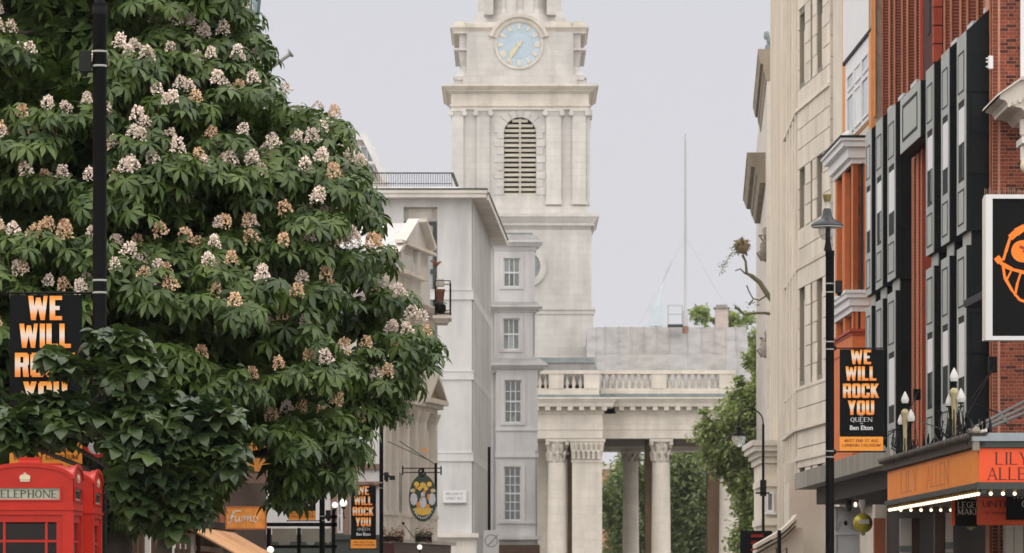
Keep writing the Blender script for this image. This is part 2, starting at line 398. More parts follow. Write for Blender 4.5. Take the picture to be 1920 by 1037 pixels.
for i in range(9):
    a0 = math.pi*(i+.06)/9; a1 = math.pi*(i+.94)/9; r0 = ow+.02; r1 = ow+(.62 if i % 2 == 0 else .5)+(.14 if i == 4 else 0)
    q = MB(); q.prism([(r0*math.cos(a0), ozc+r0*math.sin(a0)), (r1*math.cos(a0), ozc+r1*math.sin(a0)), (r1*math.cos(a1), ozc+r1*math.sin(a1)), (r0*math.cos(a1), ozc+r0*math.sin(a1))], -.06, .1)
    q.build('voussoir', stoneT, tw)
def pil(mb, x0, x1, y0, y1, z0, z1):
    mb.box(x0, x1, y0, y1, z0, z1-.45)
    mb.box(x0-.06, x1+.06, y0-.06, y1, z0, z0+.25)
for (a, c) in ((847, 869), (894, 918), (1024, 1052), (1073, 1099)):
    q = MB(); pil(q, tx(a), tx(c), -.22, .02, tz(384)+.0, zt)
    x0, x1 = tx(a), tx(c); q.frus(x0, x1, -.22, .0, zt-.45, zt-.12, .0, .1); q.box(x0-.16, x1+.16, -.38, 0, zt-.12, zt-.01)
    for xx in (x0-.07, x1+.07): q.prism([(xx+.17*math.cos(t*.785), zt-.25+.17*math.sin(t*.785)) for t in range(8)], -.40, -.02)
    q.build('pilaster', stoneT, tw)
    q = MB(); y = tx(c); 
for (a, c) in ((847, 869), (894, 918), (1024, 1052), (1073, 1099)):     # the same on the flank that faces the street's right
    q = MB(); q.box(hb-.02, hb+.2, hb+tx(a), hb+tx(c), tz(384), zt-.4); q.box(hb, hb+.36, hb+tx(a)-.12, hb+tx(c)+.12, zt-.4, zt-.01); q.build('pilaster', stoneT, tw)
b = MB(); h_ = hb
b.tiers(-h_, h_, 0, D, [(zt, tz(200), .16), (tz(200), tz(197), .24), (tz(197), tz(176), .14), (tz(176), tz(172), .2, .34), (tz(172), tz(169), .42), (tz(169), tz(164), .5, .68), (tz(164), tz(160), .74)])
b.build('cornice', stoneC, tw, label='upper cornice of the tower under the clock')
b = MB(); hc = tx(1092)
b.box(tx(850), tx(1098), .0, D, tz(160), tz(150)); b.box(tx(868), tx(1082), -.16, D, tz(160), tz(142))
b.box(tx(1028), tx(1096), -.1, D, tz(150), tz(141)); b.box(tx(852), tx(900), -.1, D, tz(150), tz(143))

TS = [(146, 125), (142, 121), (132, 114), (123, 109), (112, 112), (95, 116), (94, 124), (90, 124), (89, 114), (64, 114), (60, 118), (40, 112)]
for (ya_, wa_), (yb2_, wb_) in zip(TS[:-1], TS[1:]):
    ha, hb2 = wa_*s0, wb_*s0; b.add([(-ha, hb-ha, tz(ya_)), (ha, hb-ha, tz(ya_)), (ha, hb+ha, tz(ya_)), (-ha, hb+ha, tz(ya_)), (-hb2, hb-hb2, tz(yb2_)), (hb2, hb-hb2, tz(yb2_)), (hb2, hb+hb2, tz(yb2_)), (-hb2, hb+hb2, tz(yb2_))], [(0,3,2,1), (4,5,6,7), (0,1,5,4), (1,2,6,5), (2,3,7,6), (3,0,4,7)])
b.box(-100*s0, 100*s0, .028, 1, tz(150), tz(60))
b.build('clock_stage', stoneT, tw)
for sx_ in (-1, 1):                                   # sunk panels beside the clock
    q = MB(); c = sx_*78*s0; q.wall(c-.5, c+.5, tz(131), tz(78), .06, .12, [(c-.38, c+.38, tz(128), tz(82))]); q.build('panel_frame', stoneC, tw)
# cornice broken by an arch over the clock
cx, cz = tx(973), tz(84); R0 = 43*s0
b = MB()
for (a, c) in ((850, 922), (1024, 1098)):
    b.tiers(tx(a), tx(c), .1, D-.1, [(tz(62), tz(58), .0), (tz(58), tz(52), .02, .14), (tz(52), tz(48), .2)])
for (a, c) in ((852, 872), (876, 912), (1032, 1070), (1076, 1097)):
    b.box(tx(a), tx(c), .15, D-.1, tz(48), tz(39 if c > 1000 or a < 860 else 43))
for i in range(16):
    a0 = math.pi*(.09+.82*i/16); a1 = math.pi*(.09+.82*(i+1)/16)
    for (r0, r1, yf) in ((R0+.02, R0+.28, -.12), (R0+.28, R0+.5, -.26)):
        b.prism([(cx+r0*math.cos(a0), cz+r0*math.sin(a0)), (cx+r1*math.cos(a0), cz+r1*math.sin(a0)), (cx+r1*math.cos(a1), cz+r1*math.sin(a1)), (cx+r0*math.cos(a1), cz+r0*math.sin(a1))], yf, 1.2)
b.build('cornice', stoneC, tw, label='top cornice arching over the clock')
b = MB()
for i in range(40):
    a0 = 2*math.pi*i/40; a1 = 2*math.pi*(i+1)/40; r0, r1 = R0-.06, R0+.10
    b.prism([(cx+r0*math.cos(a0), cz+r0*math.sin(a0)), (cx+r1*math.cos(a0), cz+r1*math.sin(a0)), (cx+r1*math.cos(a1), cz+r1*math.sin(a1)), (cx+r0*math.cos(a1), cz+r0*math.sin(a1))], -.06, .3)
b.build('clock_surround', stoneC, tw)
ck = MB().prism([(cx+(R0-.05)*math.cos(t*math.pi/24), cz+(R0-.05)*math.sin(t*math.pi/24)) for t in range(48)], -.005, .3).build('clock_face', blueface, tw)
q = MB()
for i in range(40):
    a0 = 2*math.pi*i/40; a1 = 2*math.pi*(i+1)/40; r0, r1 = R0*.56, R0*.62
    q.prism([(cx+r0*math.cos(a0), cz+r0*math.sin(a0)), (cx+r1*math.cos(a0), cz+r1*math.sin(a0)), (cx+r1*math.cos(a1), cz+r1*math.sin(a1)), (cx+r0*math.cos(a1), cz+r0*math.sin(a1))], -.02, .0)
q.build('chapter_ring', bluedk, ck)
def bar_at(mb, ang, r0, r1, w0, w1, y0, y1):
    a = math.radians(90-ang); d = (math.cos(a), math.sin(a)); p = (-d[1], d[0])
    mb.prism([(cx+d[0]*r0+p[0]*w0, cz+d[1]*r0+p[1]*w0), (cx+d[0]*r0-p[0]*w0, cz+d[1]*r0-p[1]*w0), (cx+d[0]*r1-p[0]*w1, cz+d[1]*r1-p[1]*w1), (cx+d[0]*r1+p[0]*w1, cz+d[1]*r1+p[1]*w1)], y0, y1)
goldp = M('pale_gold_numerals', (.62, .56, .47), .5, .08, 3, .03)
NUM = [2, 1, 2, 3, 2, 1, 2, 3, 4, 2, 1, 2]
for hnum in range(12):                                # numerals as groups of strokes
    q = MB()
    for j in range(NUM[hnum]): bar_at(q, hnum*30+(j-(NUM[hnum]-1)/2)*5.2, R0*.68, R0*.92, .045, .055, -.045, -.005)
    if NUM[hnum] < 3: bar_at(q, hnum*30, R0*.70, R0*.90, .10, .10, -.04, -.006)
    q.build('numeral', goldp, ck)
q = MB(); bar_at(q, 218, -.25, R0*.52, .07, .17, -.06, -.04); bar_at(q, 218, R0*.52, R0*.66, .17, .01, -.06, -.04); q.build('hour_hand', gold, ck)
q = MB(); bar_at(q, 212, -.3, R0*.9, .06, .04, -.09, -.07); q.prism([(cx+.14*math.cos(t*.785), cz+.14*math.sin(t*.785)) for t in range(8)], -.1, -.06); q.build('minute_hand', gold, ck)
# spire base
b = MB()
def octo(r0, z0, r1, z1, mb):
    mb.add([(r0*math.cos(math.pi/8+i*math.pi/4)*1.082, hb+r0*math.sin(math.pi/8+i*math.pi/4)*1.082, z0) for i in range(8)] +
           [(r1*math.cos(math.pi/8+i*math.pi/4)*1.082, hb+r1*math.sin(math.pi/8+i*math.pi/4)*1.082, z1) for i in range(8)],
           [tuple(range(8))[::-1], tuple(range(8, 16))] + [(i, (i+1) % 8, 8+(i+1) % 8, 8+i) for i in range(8)])
octo(92*s0, tz(42), 88*s0, tz(22), b); octo(86*s0, tz(22), 80*s0, tz(10), b); octo(80*s0, tz(10), 78*s0, tz(-40), b)
octo(90*s0, tz(-40), 90*s0, tz(-48), b); octo(70*s0, tz(-48), 60*s0, tz(-160), b); octo(56*s0, tz(-160), 3*s0, tz(-640), b)
for sx_ in (-1, 1):
    for x in (.55, 2.0): b.box(sx_*x-.3, sx_*x+.3, hb-82*s0-.12, hb, tz(22), tz(-40))
b.build('spire', stoneT, tw)
# round window low on the tower, half hidden by the white house
q = MB(); ox_, oz_ = tx(985), tz(500); yf = hb-tx(1109)
for i in range(36):
    a0 = 2*math.pi*i/36; a1 = 2*math.pi*(i+1)/36; r0, r1 = 28*s0, 40*s0
    q.prism([(ox_+r0*math.cos(a0), oz_+r0*math.sin(a0)), (ox_+r1*math.cos(a0), oz_+r1*math.sin(a0)), (ox_+r1*math.cos(a1), oz_+r1*math.sin(a1)), (ox_+r0*math.cos(a1), oz_+r0*math.sin(a1))], yf-.16, yf+.05)
q.build('round_surround', stoneT, tw)
MB().prism([(ox_+28*s0*math.cos(t*math.pi/16), oz_+28*s0*math.sin(t*math.pi/16)) for t in range(32)], yf-.03, yf+.05).build('round_window', glassc, tw)

# ---------------------------------------------------------------- church body with portico (flank)
Yc = 256.; sc_ = Yc/F
ch = thing('church_hall', 'church body with balustrade, columned portico flank and lead roof right of the tower', 'church', (0, Yc, 0))
def cx_(px, dy=0): return (px-960)/F*(Yc+dy)
def cz_(py, dy=0): return CZ+(HY-py)/F*(Yc+dy)
R_ = 2.2            # the right-hand part stands back by this much
b = MB()
b.box(cx_(700), cx_(1130), .0, 12, cz_(797), cz_(776)); b.box(cx_(700), cx_(1131), -.06, 12, cz_(806), cz_(797)); b.box(cx_(700), cx_(1130), -.02, 12, cz_(822), cz_(806))
b.box(cx_(1120, R_), cx_(1390, R_), R_, R_+1.2, cz_(798, R_), cz_(776, R_)); b.box(cx_(1120, R_), cx_(1391, R_), R_-.06, R_+1.2, cz_(806, R_), cz_(798, R_)); b.box(cx_(1120, R_), cx_(1390, R_), R_-.02, R_+1.2, cz_(822, R_), cz_(806, R_))
b.box(cx_(1388, 2), cx_(1388, 2)+.9, R_+1.2, 22, cz_(822, R_), cz_(776, R_))
b.build('entablature', stoneC, ch)
def corn(x0, x1, y0, y1, dy, nm):
    q = MB(); q.tiers(x0, x1, y0, y1, [(cz_(776, dy), cz_(771, dy), .08), (cz_(771, dy), cz_(767, dy), .14), (cz_(763, dy), cz_(756, dy), .62, .66), (cz_(756, dy), cz_(749, dy), .68, .86), (cz_(749, dy), cz_(746, dy), .9)])
    q.box(x0-.14, x1+.14, y0-.14, y1, cz_(767, dy), cz_(763, dy)); q.build('cornice', stoneC, ch, label=nm)
    x = x0+.1
    while x < x1+.4:
        piece('modillion', stoneC, ch, x, x+.3, y0-.6, y0-.12, cz_(770, dy), cz_(763, dy)); x += .68
corn(cx_(700), cx_(1130), 0, 11, 0, 'cornice over the paired columns'); corn(cx_(1157, R_), cx_(1388, R_), R_, R_+18, R_, 'cornice over the open portico')
b = MB(); b.box(cx_(700), cx_(1125), .1, 11, cz_(746), cz_(740)); b.box(cx_(1120, R_), cx_(1378, R_), R_+.1, R_+.9, cz_(746, R_), cz_(738, R_)); b.build('gutter', verdi, ch)
def balus(dy, px0, px1, peds):
    x0, x1 = cx_(px0, dy), cx_(px1, dy)
    q = MB(); q.box(x0, x1, dy+.2, dy+.8, cz_(740, dy), cz_(728, dy)); q.box(x0-.05, x1+.05, dy+.12, dy+.88, cz_(701, dy), cz_(694, dy)); q.build('parapet_rail', stoneC, ch)
    for (a, c) in peds: piece('pedestal', stoneC, ch, cx_(a, dy), cx_(c, dy), dy+.16, dy+.84, cz_(728, dy), cz_(701, dy))
    gaps = []; last = px0
    for (a, c) in peds+[(px1, px1)]:
        if a-last > 12: gaps.append((last, a))
        last = c
    hh = cz_(701, dy)-cz_(728, dy)
    me = BAL.get('m') or MB().lathe([(.11, 0), (.11, .06*hh), (.07, .1*hh), (.13, .3*hh), (.14, .42*hh), (.06, .72*hh), (.055, .82*hh), (.1, .9*hh), (.1, hh)], n=8).mesh('baluster', stoneC, True)
    BAL['m'] = me
    for (a, c) in gaps:
        nb = max(1, round((c-a)/12.2))
        for i in range(nb): link('baluster', me, ch, (cx_(a+(i+.5)*(c-a)/nb, dy), dy+.5, cz_(728, dy)))
BAL = {}
balus(0, 985, 1124, [(1029, 1057), (1095, 1124)]); balus(R_, 1126, 1378, [(1222, 1249), (1349, 1378)])
# roof with lead sheets between rolls
rz0, rz1 = cz_(735, 4), cz_(615, 12)
ry0, ry1 = R_+1.5, R_+9.5
cols = [1118, 1135, 1160, 1184, 1208, 1232, 1256, 1290, 1316, 1340, 1362, 1380, 1399]
def roofp(px, t):      # t 0 eave, 1 ridge
    y = ry0+(ry1-ry0)*t; e = 0 if px < 1370 else (1-t)*14*(px-1370)/30
    return ((px+e-960)/F*(Yc+y), y, rz0+(rz1-rz0)*t)
q = MB(); A = [roofp(1100, 0), roofp(1399, 0), roofp(1399, 1), roofp(1100, 1)]
q.add(A+[(A[3][0], A[3][1]+8, rz0), (A[2][0], A[2][1]+8, rz0)], [(0, 1, 2, 3), (3, 2, 5, 4), (1, 5, 2)]); q.build('roof', lead, ch)
for i in range(len(cols)-1):
    for (t0, t1) in ((0, .56), (.575, 1)):
        g = .8; pa = [roofp(cols[i]+g, t0), roofp(cols[i+1]-g, t0), roofp(cols[i+1]-g, t1), roofp(cols[i]+g, t1)]
        m_ = leadb if i in (2, 3, 4, 5, 8, 9) else lead
        up = .03+(0 if t0 else .05); q = MB(); q.add([(p[0], p[1]-.02, p[2]+up) for p in pa]+[(p[0], p[1], p[2]) for p in pa], [(0, 1, 2, 3), (0, 4, 5, 1), (2, 6, 7, 3), (0, 3, 7, 4), (1, 5, 6, 2)])
        q.build('lead_sheet', m_, ch)
q = MB()
for c in cols[1:-1]: q.tube([[v+(.06 if k_ == 2 else 0) for k_, v in enumerate(roofp(c, 0))], [v+(.06 if k_ == 2 else 0) for k_, v in enumerate(roofp(c, 1))]], .045, 6)
q.build('lead_roll', lead, ch)
q = MB(); q.box(cx_(700), cx_(1117), 1.4, 9, cz_(720), cz_(678)); q.build('aisle_roof', lead, ch)
MB().box(cx_(900), cx_(1116), 1.3, 9, cz_(678), cz_(668)).build('aisle_gutter', verdi, ch)
# columns
def capital(q, x, y, r, z0, z1):
    h = z1-z0
    q.lathe([(r*.98, 0), (r*1.06, .04*h), (r*1.0, .08*h)], (x, y, z0), 16)
    for row in range(2):
        for i in range(8):
            a = (i+.5*row)*math.pi/4; dx, dy_ = math.cos(a), math.sin(a); zz = z0+h*(.08+.3*row)
            q.tube([(x+dx*r*.95, y+dy_*r*.95, zz), (x+dx*r*1.08, y+dy_*r*1.08, zz+.26*h), (x+dx*r*1.3, y+dy_*r*1.3, zz+.36*h), (x+dx*r*1.36, y+dy_*r*1.36, zz+.28*h)], [r*.3, r*.27, r*.16, r*.06], 5)
    q.lathe([(r*.95, .08*h), (r*.95, .6*h), (r*1.25, .88*h)], (x, y, z0), 16)
    for sx_ in (-1, 1):
        for sy_ in (-1, 1):
            q.ball((x+sx_*r*1.15, y+sy_*r*1.15, z0+.8*h), r*.28, 8)
    q.box(x-r*1.38, x+r*1.38, y-r*1.38, y+r*1.38, z0+.88*h, z1)
def column(px, dy, r, label=None, mat=stoneC, capz=(867, 823)):
    x = cx_(px, dy); y = dy+r; zc0, zc1 = cz_(capz[0], dy), cz_(capz[1], dy)
    q = MB(); q.lathe([(r*1.35, -.1), (r*1.35, .25), (r*1.2, .35), (r*1.12, .5), (r*1.1, 1), (r*1.1, 3.), (r*1.05, 6), (r*.98, zc0)], (x, y, 0), 24)
    c = q.build('column', mat, ch, smooth=True, label=label)
    q = MB(); capital(q, x, y, r*.94, zc0+.003, zc1); q.build('capital', mat, c, smooth=True)
rc = 17*sc_
column(1045, 0.1, rc, 'left column beside the pier')
x0, x1 = cx_(1073), cx_(1129)
pr = MB().box(x0, x1, 0.05, x1-x0, -.1, cz_(867)).build('pier', stoneC, ch)
q = MB(); q.frus(x0, x1, .05, x1-x0, cz_(867), cz_(862), .05, .05); q.frus(x0, x1, .05, x1-x0, cz_(862), cz_(828), -.02, .14); q.box(x0-.2, x1+.2, -.15, x1-x0+.2, cz_(828), cz_(823))
for i in range(6):
    for rr in range(2):
        xx = x0+(i+.5*rr+.25)*(x1-x0)/6; zz = cz_(860)+rr*.45
        q.tube([(xx, .0, zz), (xx, -.08, zz+.35), (xx, -.2, zz+.45), (xx, -.22, zz+.36)], [.14, .13, .08, .03], 5)
q.build('capital', stoneC, pr)
column(1240, R_+.0, rc*1.0, 'middle column of the open portico')
column(1368, R_+.0, rc*1.05, 'right column half behind the lime tree')
column(1183, 16, rc*.9, 'far column seen through the portico', capz=(866, 845))
MB().box(cx_(1326, 6), cx_(1351, 6), 5, 6.5, -.1, cz_(822, 6)).build('pier', brown, ch) if False else None
dstone = M('shaded_stone', (.16, .105, .06), .9, .25, 1, .2, streak=.3)  # shade inside the portico put into the brown stone colour
MB().box(cx_(1325, 6), cx_(1349, 6), 5, 7, -.1, cz_(824, 6)).build('pier', dstone, ch, label='pier painted in brown shade inside the portico')
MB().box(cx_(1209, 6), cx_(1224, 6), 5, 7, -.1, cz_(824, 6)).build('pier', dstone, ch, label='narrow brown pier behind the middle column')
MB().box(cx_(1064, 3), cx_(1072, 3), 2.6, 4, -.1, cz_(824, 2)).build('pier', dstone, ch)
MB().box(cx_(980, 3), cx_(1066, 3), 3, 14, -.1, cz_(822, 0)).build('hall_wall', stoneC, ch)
MB().box(cx_(1100, 2), cx_(1390, 2), R_+1.2, 21, cz_(824, 4), cz_(800, 4)).build('portico_ceiling', M('dark_ceiling', (.10, .075, .06), .9, .2, 1, .1), ch)  # one dark brown tone over the whole ceiling
MB().box(cx_(1125, 20), cx_(1420, 20), 16, 18, cz_(846, 16), cz_(826, 16)).build('far_entablature', stoneC, ch)
MB().box(cx_(700), cx_(1400), 0.0, 20, -.14, .55).build('church_steps', stoneC, ch)
# chimney, flagpole platform
chm = thing('chimney', 'pale brick chimney with a brown cap on the church roof ridge', 'chimney', (cx_(1353, 14), Yc+14, rz1-1.4))
MB().box(-.4, .4, -.4, .4, 0, 1.4+39*270/F).build('stack', M('chimney_brick', (.5, .42, .38), .9, .15, 4, .3), chm)
MB().box(-.5, .5, -.5, .5, 2.72, 2.82).build('cap_slab', stoneD, chm); MB().box(-.35, .35, -.35, .35, 2.82, 2.98).build('chimney_pot', leadb, chm)
MB().frus(-.45, .45, -.45, .45, 1.1, 1.5, .12, .02).build('flashing', lead, chm)
fp = thing('flagpole', 'tall thin white flagpole with a brown foot on the church roof', 'flagpole', (cx_(1285, 11), Yc+11, rz1-.9))
MB().lathe([(.16, -.2), (.16, 1.9), (.08, 2.0), (.075, 6.5), (.06, 12), (.04, 13.0)], n=10).build('pole', M('pale_pole', (.40, .39, .39), .5, .05, 2, 0), fp, smooth=True)
MB().lathe([(.19, -.25), (.19, .95)], n=10).build('pole_foot', M('rust_brown', (.32, .18, .11), .8, .2, 4, .1), fp, smooth=True)
q = MB()
for e in (-3.0, 3.4): q.tube([(0, 0, 6.6), (e*.5, 0, 3.6), (e, 0, .8)], .006, 4)
q.build('guy_wire', lead, fp)
pf = thing('roof_platform', 'small railed metal platform beside the flagpole foot on the roof ridge', 'platform', (cx_(1268, 10), Yc+10.2, rz1))
MB().box(-.52, .40, -.4, .4, -.05, .1).build('deck', darkg, pf)
q = MB()
for xx in (-.5, .38):
    for yy in (-.38, .38): q.tube([(xx, yy, .1), (xx, yy, 1.3)], .018, 5)
for zz in (.75, 1.3):
    q.tube([(-.5, -.38, zz), (.38, -.38, zz)], .015, 5); q.tube([(-.5, .38, zz), (.38, .38, zz)], .015, 5); q.tube([(-.5, -.38, zz), (-.5, .38, zz)], .015, 5)
q.build('railing', M('pale_metal', (.35, .42, .42), .5, .1, 3, 0), pf)
# crane far away in the haze
cranem = M('hazed_crane_steel', (.50, .57, .61), .6, .1, 1, 0)  # fading by haze put into the pale blue colour
cr_ = thing('tower_crane', 'faint pale blue luffing crane far off in the haze left of the flagpole', 'crane', ((1232-960)/F*900, 900, 0))
q = MB(); m_ = 900/F
q.box(-.45, .45, -.45, .45, 0, (HY-575)*m_+1.2)
q.build('mast', cranem, cr_)
q = MB(); zj = (HY-578)*m_
q.tube([(0, 0, zj), (1.0, 0, zj+50*m_), (26*m_, 0, zj+100*m_)], [.35, .28, .18], 5); q.build('jib', cranem, cr_)
MB().box(-1.6, 1.2, -1, 1, zj-2.6, zj+1.8).build('cab', cranem, cr_)

# ---------------------------------------------------------------- white house with sash windows (between the slab and the church)
Yw = 225.; fw = Fr(0, Yw)
wh = thing('white_house', 'narrow white rendered house with sash windows and stepped cornices beside the church tower', 'house', (0, Yw, 0))
X = lambda px, n=0: fw.U(px, n); Z = lambda py: CZ+(HY-py)/F*Yw
wins = [(944, 975, 538, 484, 3, 2), (943, 974, 656, 597, 3, 2), (946, 978, 793, 713, 3, 4), (945, 977, 976, 875, 3, 6)]
b = MB(); b.wall(X(926), X(1003), Z(692), Z(455), 0, .5, [(X(w_[0]), X(w_[1]), Z(w_[2]), Z(w_[3])) for w_ in wins[:2]])
b.wall(X(930), X(1008), -.1, Z(692), -.25, .5, [(X(w_[0]), X(w_[1]), Z(w_[2]), Z(w_[3])) for w_ in wins[2:]])
b.box(X(900), X(1003), .5, 12, -.1, Z(455)); b.box(X(900), X(925), .45, .5, -.1, Z(440))
b.build('wall', white, wh)
for i, w_ in enumerate(wins):
    yy = .10 if i < 2 else -.14
    window(wh, X(w_[0]), X(w_[1]), Z(w_[2]), Z(w_[3]), yy+.08, w_[4], w_[5], wpaint, [glassc, glassb, glassc, glass] if i < 2 else ([glass, glassc] if i == 2 else [glass]), depth=.1, bar=.045, frame=.06)
    q = MB(); e = .2; yb = 0 if i < 2 else -.25
    q.wall(X(w_[0])-e, X(w_[1])+e, Z(w_[2])-.12, Z(w_[3])+e, yb-.05, yb, [(X(w_[0]), X(w_[1]), Z(w_[2]), Z(w_[3]))]); q.build('window_surround', white, wh)
def wcorn(px0, px1, pt, pb, yb, s=1., lb=None):
    q = MB(); zt_, zb_ = Z(pt), Z(pb); h = zt_-zb_
    q.tiers(X(px0), X(px1), yb, 1.5, [(zb_, zb_+.25*h, .04*s, .12*s), (zb_+.25*h, zb_+.5*h, .2*s, .34*s), (zb_+.5*h, zb_+.62*h, .38*s)])
    c = q.build('cornice', white, wh, label=lb)
    q = MB(); q.frus(X(px0), X(px1), yb, 1.5, zb_+.62*h, zt_, .36*s, .02); q.build('cornice_flashing', lead, c)
wcorn(928, 1003, 440, 470, 0, 1., 'topmost cornice'); wcorn(926, 1003, 566, 586, 0, 1.); wcorn(926, 1010, 672, 699, -.1, 1.2)
MB().box(X(944), X(999), .8, 6, Z(445), Z(434)).build('roof_box', verdi, wh)
q = MB(); q.box(X(930)-.03, X(1008)+.03, -.31, .2, Z(808), Z(804)); q.box(X(930)-.05, X(1008)+.05, -.33, .2, Z(858), Z(851)); q.box(X(935), X(1008)+.05, -.32, .2, Z(982), Z(978)); q.box(X(926), X(1008)+.2, -.5, .2, Z(1012), Z(1005)); build_each(q, 'string_course', white, wh)
q = MB(); q.tube([(X(1006), -.3, 0), (X(1005), -.3, Z(845))], .04, 6); q.tube([(X(1001), .05, Z(690)), (X(1001), -.05, Z(585))], .04, 6); build_each(q, 'drainpipe', lead, wh)
lowb = MB().box(X(880), X(1012), -1.2, -.5, -.1, Z(1022)).build('shopfront', brown, wh)

# ---------------------------------------------------------------- white slab building with a deep flat cornice
Yb = 190.; fb = Fr((885-960)/F*Yb, Yb); X = lambda px, n=0: fb.U(px, n); Z = lambda py: CZ+(HY-py)/F*Yb
sb = thing('slab_building', 'plain white office block with overhanging flat cornice and recessed windows', 'building', fr=fb)
hl = [(X(757), X(820), Z(602), Z(388)), (X(640), X(716), Z(602), Z(388)), (X(806), X(820), Z(650), Z(600)), (X(806), X(820), Z(745), Z(714)), (X(806), X(820), Z(800), Z(767))]
b = MB(); b.wall(X(560), 0, -.1, Z(373), 0, .6, hl)
b.build('wall', white, sb)
# flank running away towards the church
ffk = Fr(fb.o[0], fb.o[1]+.01, .033, 1.); Xf = Matrix.Translation((-fb.o[0], -fb.o[1], 0)) @ ffk.mat
b = MB(Xf); b.box(0.6, 21, .0, 8, -.1, Z(373)); b.build('flank_wall', white, sb)
q = MB(Xf)
for i in range(26):
    u = .5+i*.78
    if i % 1 == 0: q.box(u, u+.16, -.09, 0, Z(545), Z(380)); q.box(u, u+.16, -.09, 0, Z(697), Z(563)); q.box(u, u+.16, -.09, 0, Z(850), Z(713)); q.box(u, u+.16, -.09, 0, Z(1000), Z(866))
q.build('flank_rib', white, sb)
for (t_, b_) in ((545, 562), (697, 712), (850, 865)):
    q = MB(); q.box(X(560), .06, -.07, 0, Z(b_), Z(t_)); q.box(X(560), .08, -.10, 0, Z(t_), Z(t_)+.05); q.build('string_course', white, sb)
    q = MB(Xf); q.box(-.02, 21, -.07, 0, Z(b_), Z(t_)); q.build('string_course', white, sb)
for (a, c) in ((757, 820), (640, 716)):
    x0, x1 = X(a), X(c)
    MB().box(x0, x1, .45, .55, Z(602), Z(388)).build('recess_panel', white2, sb)
    MB().wall(x0+.2, x1-.25, Z(409), Z(390), .40, .45, [(x0+.35, x1-.4, Z(406), Z(393))]).build('panel_frame', white2, sb)
    wd = window(sb, x0, x1-.05, Z(602), Z(414), .44, 1, 2, darkg, glassb, depth=.1, frame=.16, bar=.1, sill=False)
for h in hl[2:]: MB().box(h[0], h[1], .3, .35, h[2], h[3]).build('dark_window', glass, sb)
q = MB(); ov = 27/F*Yb
q.box(X(560), ov, -.75, .6, Z(373)+.0, Z(365)); q.box(X(560), ov+.05, -.82, .6, Z(365), Z(359)) 
q.build('cornice_slab', white2, sb)
q = MB(); q.box(X(560), ov+.07, -.85, .6, Z(359), Z(356)); q.build('cornice_edge', darkg, sb)
q = MB(Xf); q.box(.61, 25.5, -.72-.0, .5, Z(373), Z(362)); q.build('cornice_slab', white2, sb)
q = MB(Xf); q.box(.61, 25.6, -.76, .5, Z(362), Z(358.5)); q.build('cornice_edge', darkg, sb)
q = MB(); q.box(X(690), X(868), 1.2, 9, Z(358), Z(348)); q.frus(X(690), X(862), 1.3, 9, Z(348), Z(345), 0, -.05); q.build('roof_parapet', white, sb)
rl = thing('roof_railing', 'dark thin railing on the roof of the white office block', 'railing', (fb.o[0], fb.o[1], 0))
q = MB(); zr = Z(325)+.25; q.tube([(X(640), 2.4, zr), (X(848, 2.4), 2.4, zr)], .035, 6); q.tube([(X(640), 2.4, Z(343)+.2), (X(848, 2.4), 2.4, Z(343)+.2)], .02, 6)
q.tube([(X(848, 2.4), 2.4, zr), (X(858, 2.4), 2.3, Z(345)+.1)], .07, 6); q.build('rail', darkg, rl)
me = MB().box(-.012, .012, -.012, .012, 0, zr-Z(345)).mesh('baluster', darkg)
x = X(642)
while x < X(848): link('baluster', me, rl, (x, 2.4, Z(345))); x += .105
pq = thing('street_name_plate', 'small white street name plate low on the white office block', 'street sign', (fb.o[0]+X(853), fb.o[1]-.03, Z(931)))
MB().box(-.52, .52, -.03, 0, -.27, .27).build('plate', wpaint, pq); MB().box(-.5, .5, -.09, 0, -.33, -.28).build('plate_ledge', lead, pq)
ink = M('faded_ink', (.30, .31, .36), .7, 0, 1, 0)
lettering('lettering', 'WILLIAM IV', 'sans', .13, ink, pq, X=Matrix.Translation((-.03, -.033, .06)), width=.75); lettering('lettering', 'STREET WC2', 'sans', .13, ink, pq, X=Matrix.Translation((-.03, -.033, -.15)), width=.75)
q = MB(); q.box(X(815), .3, -.5, 0, Z(1008), Z(1000)); q.box(X(815), .2, -.3, 0, Z(1012), Z(1008)); q.build('ground_floor_ledge', white2, sb)
q = MB(); q.tiers(X(800), .2, -.2, .0, [(-.1, Z(1012), 0)]); q.build('ground_floor', white2, sb)

# gabled house behind it
gy = 204.; X = lambda px: (px-960)/F*gy; Z = lambda py: CZ+(HY-py)/F*gy
gh = thing('gabled_house', 'cream gabled attic rising behind the roof railing of the white office block', 'house', (0, gy, 0))
q = MB(); q.prism([(X(560), 5), (X(727), 5), (X(727), Z(338)), (X(684), Z(252)), (X(640), Z(252)), (X(560), Z(300))], .5, 9); q.build('wall', white2, gh)
q = MB(); q.prism([(X(727)+.1, Z(342)), (X(727)+.1, Z(338)), (X(684)+.05, Z(250)), (X(630), Z(250)), (X(630), Z(262)), (X(680), Z(262)), (X(719), Z(342))], -.1, .5); q.build('gable_trim', white, gh)
window(gh, X(674), X(702), Z(345), Z(272), .5, 2, 2, wpaint, glassb, depth=.15, sill=False)
q = MB(); q.box(X(668), X(704), -.15, .45, Z(308), Z(303)); q.build('lintel', white, gh)
MB().box(X(648), X(666), 1, 2, Z(252), Z(236)).build('chimney', stoneT, gh)
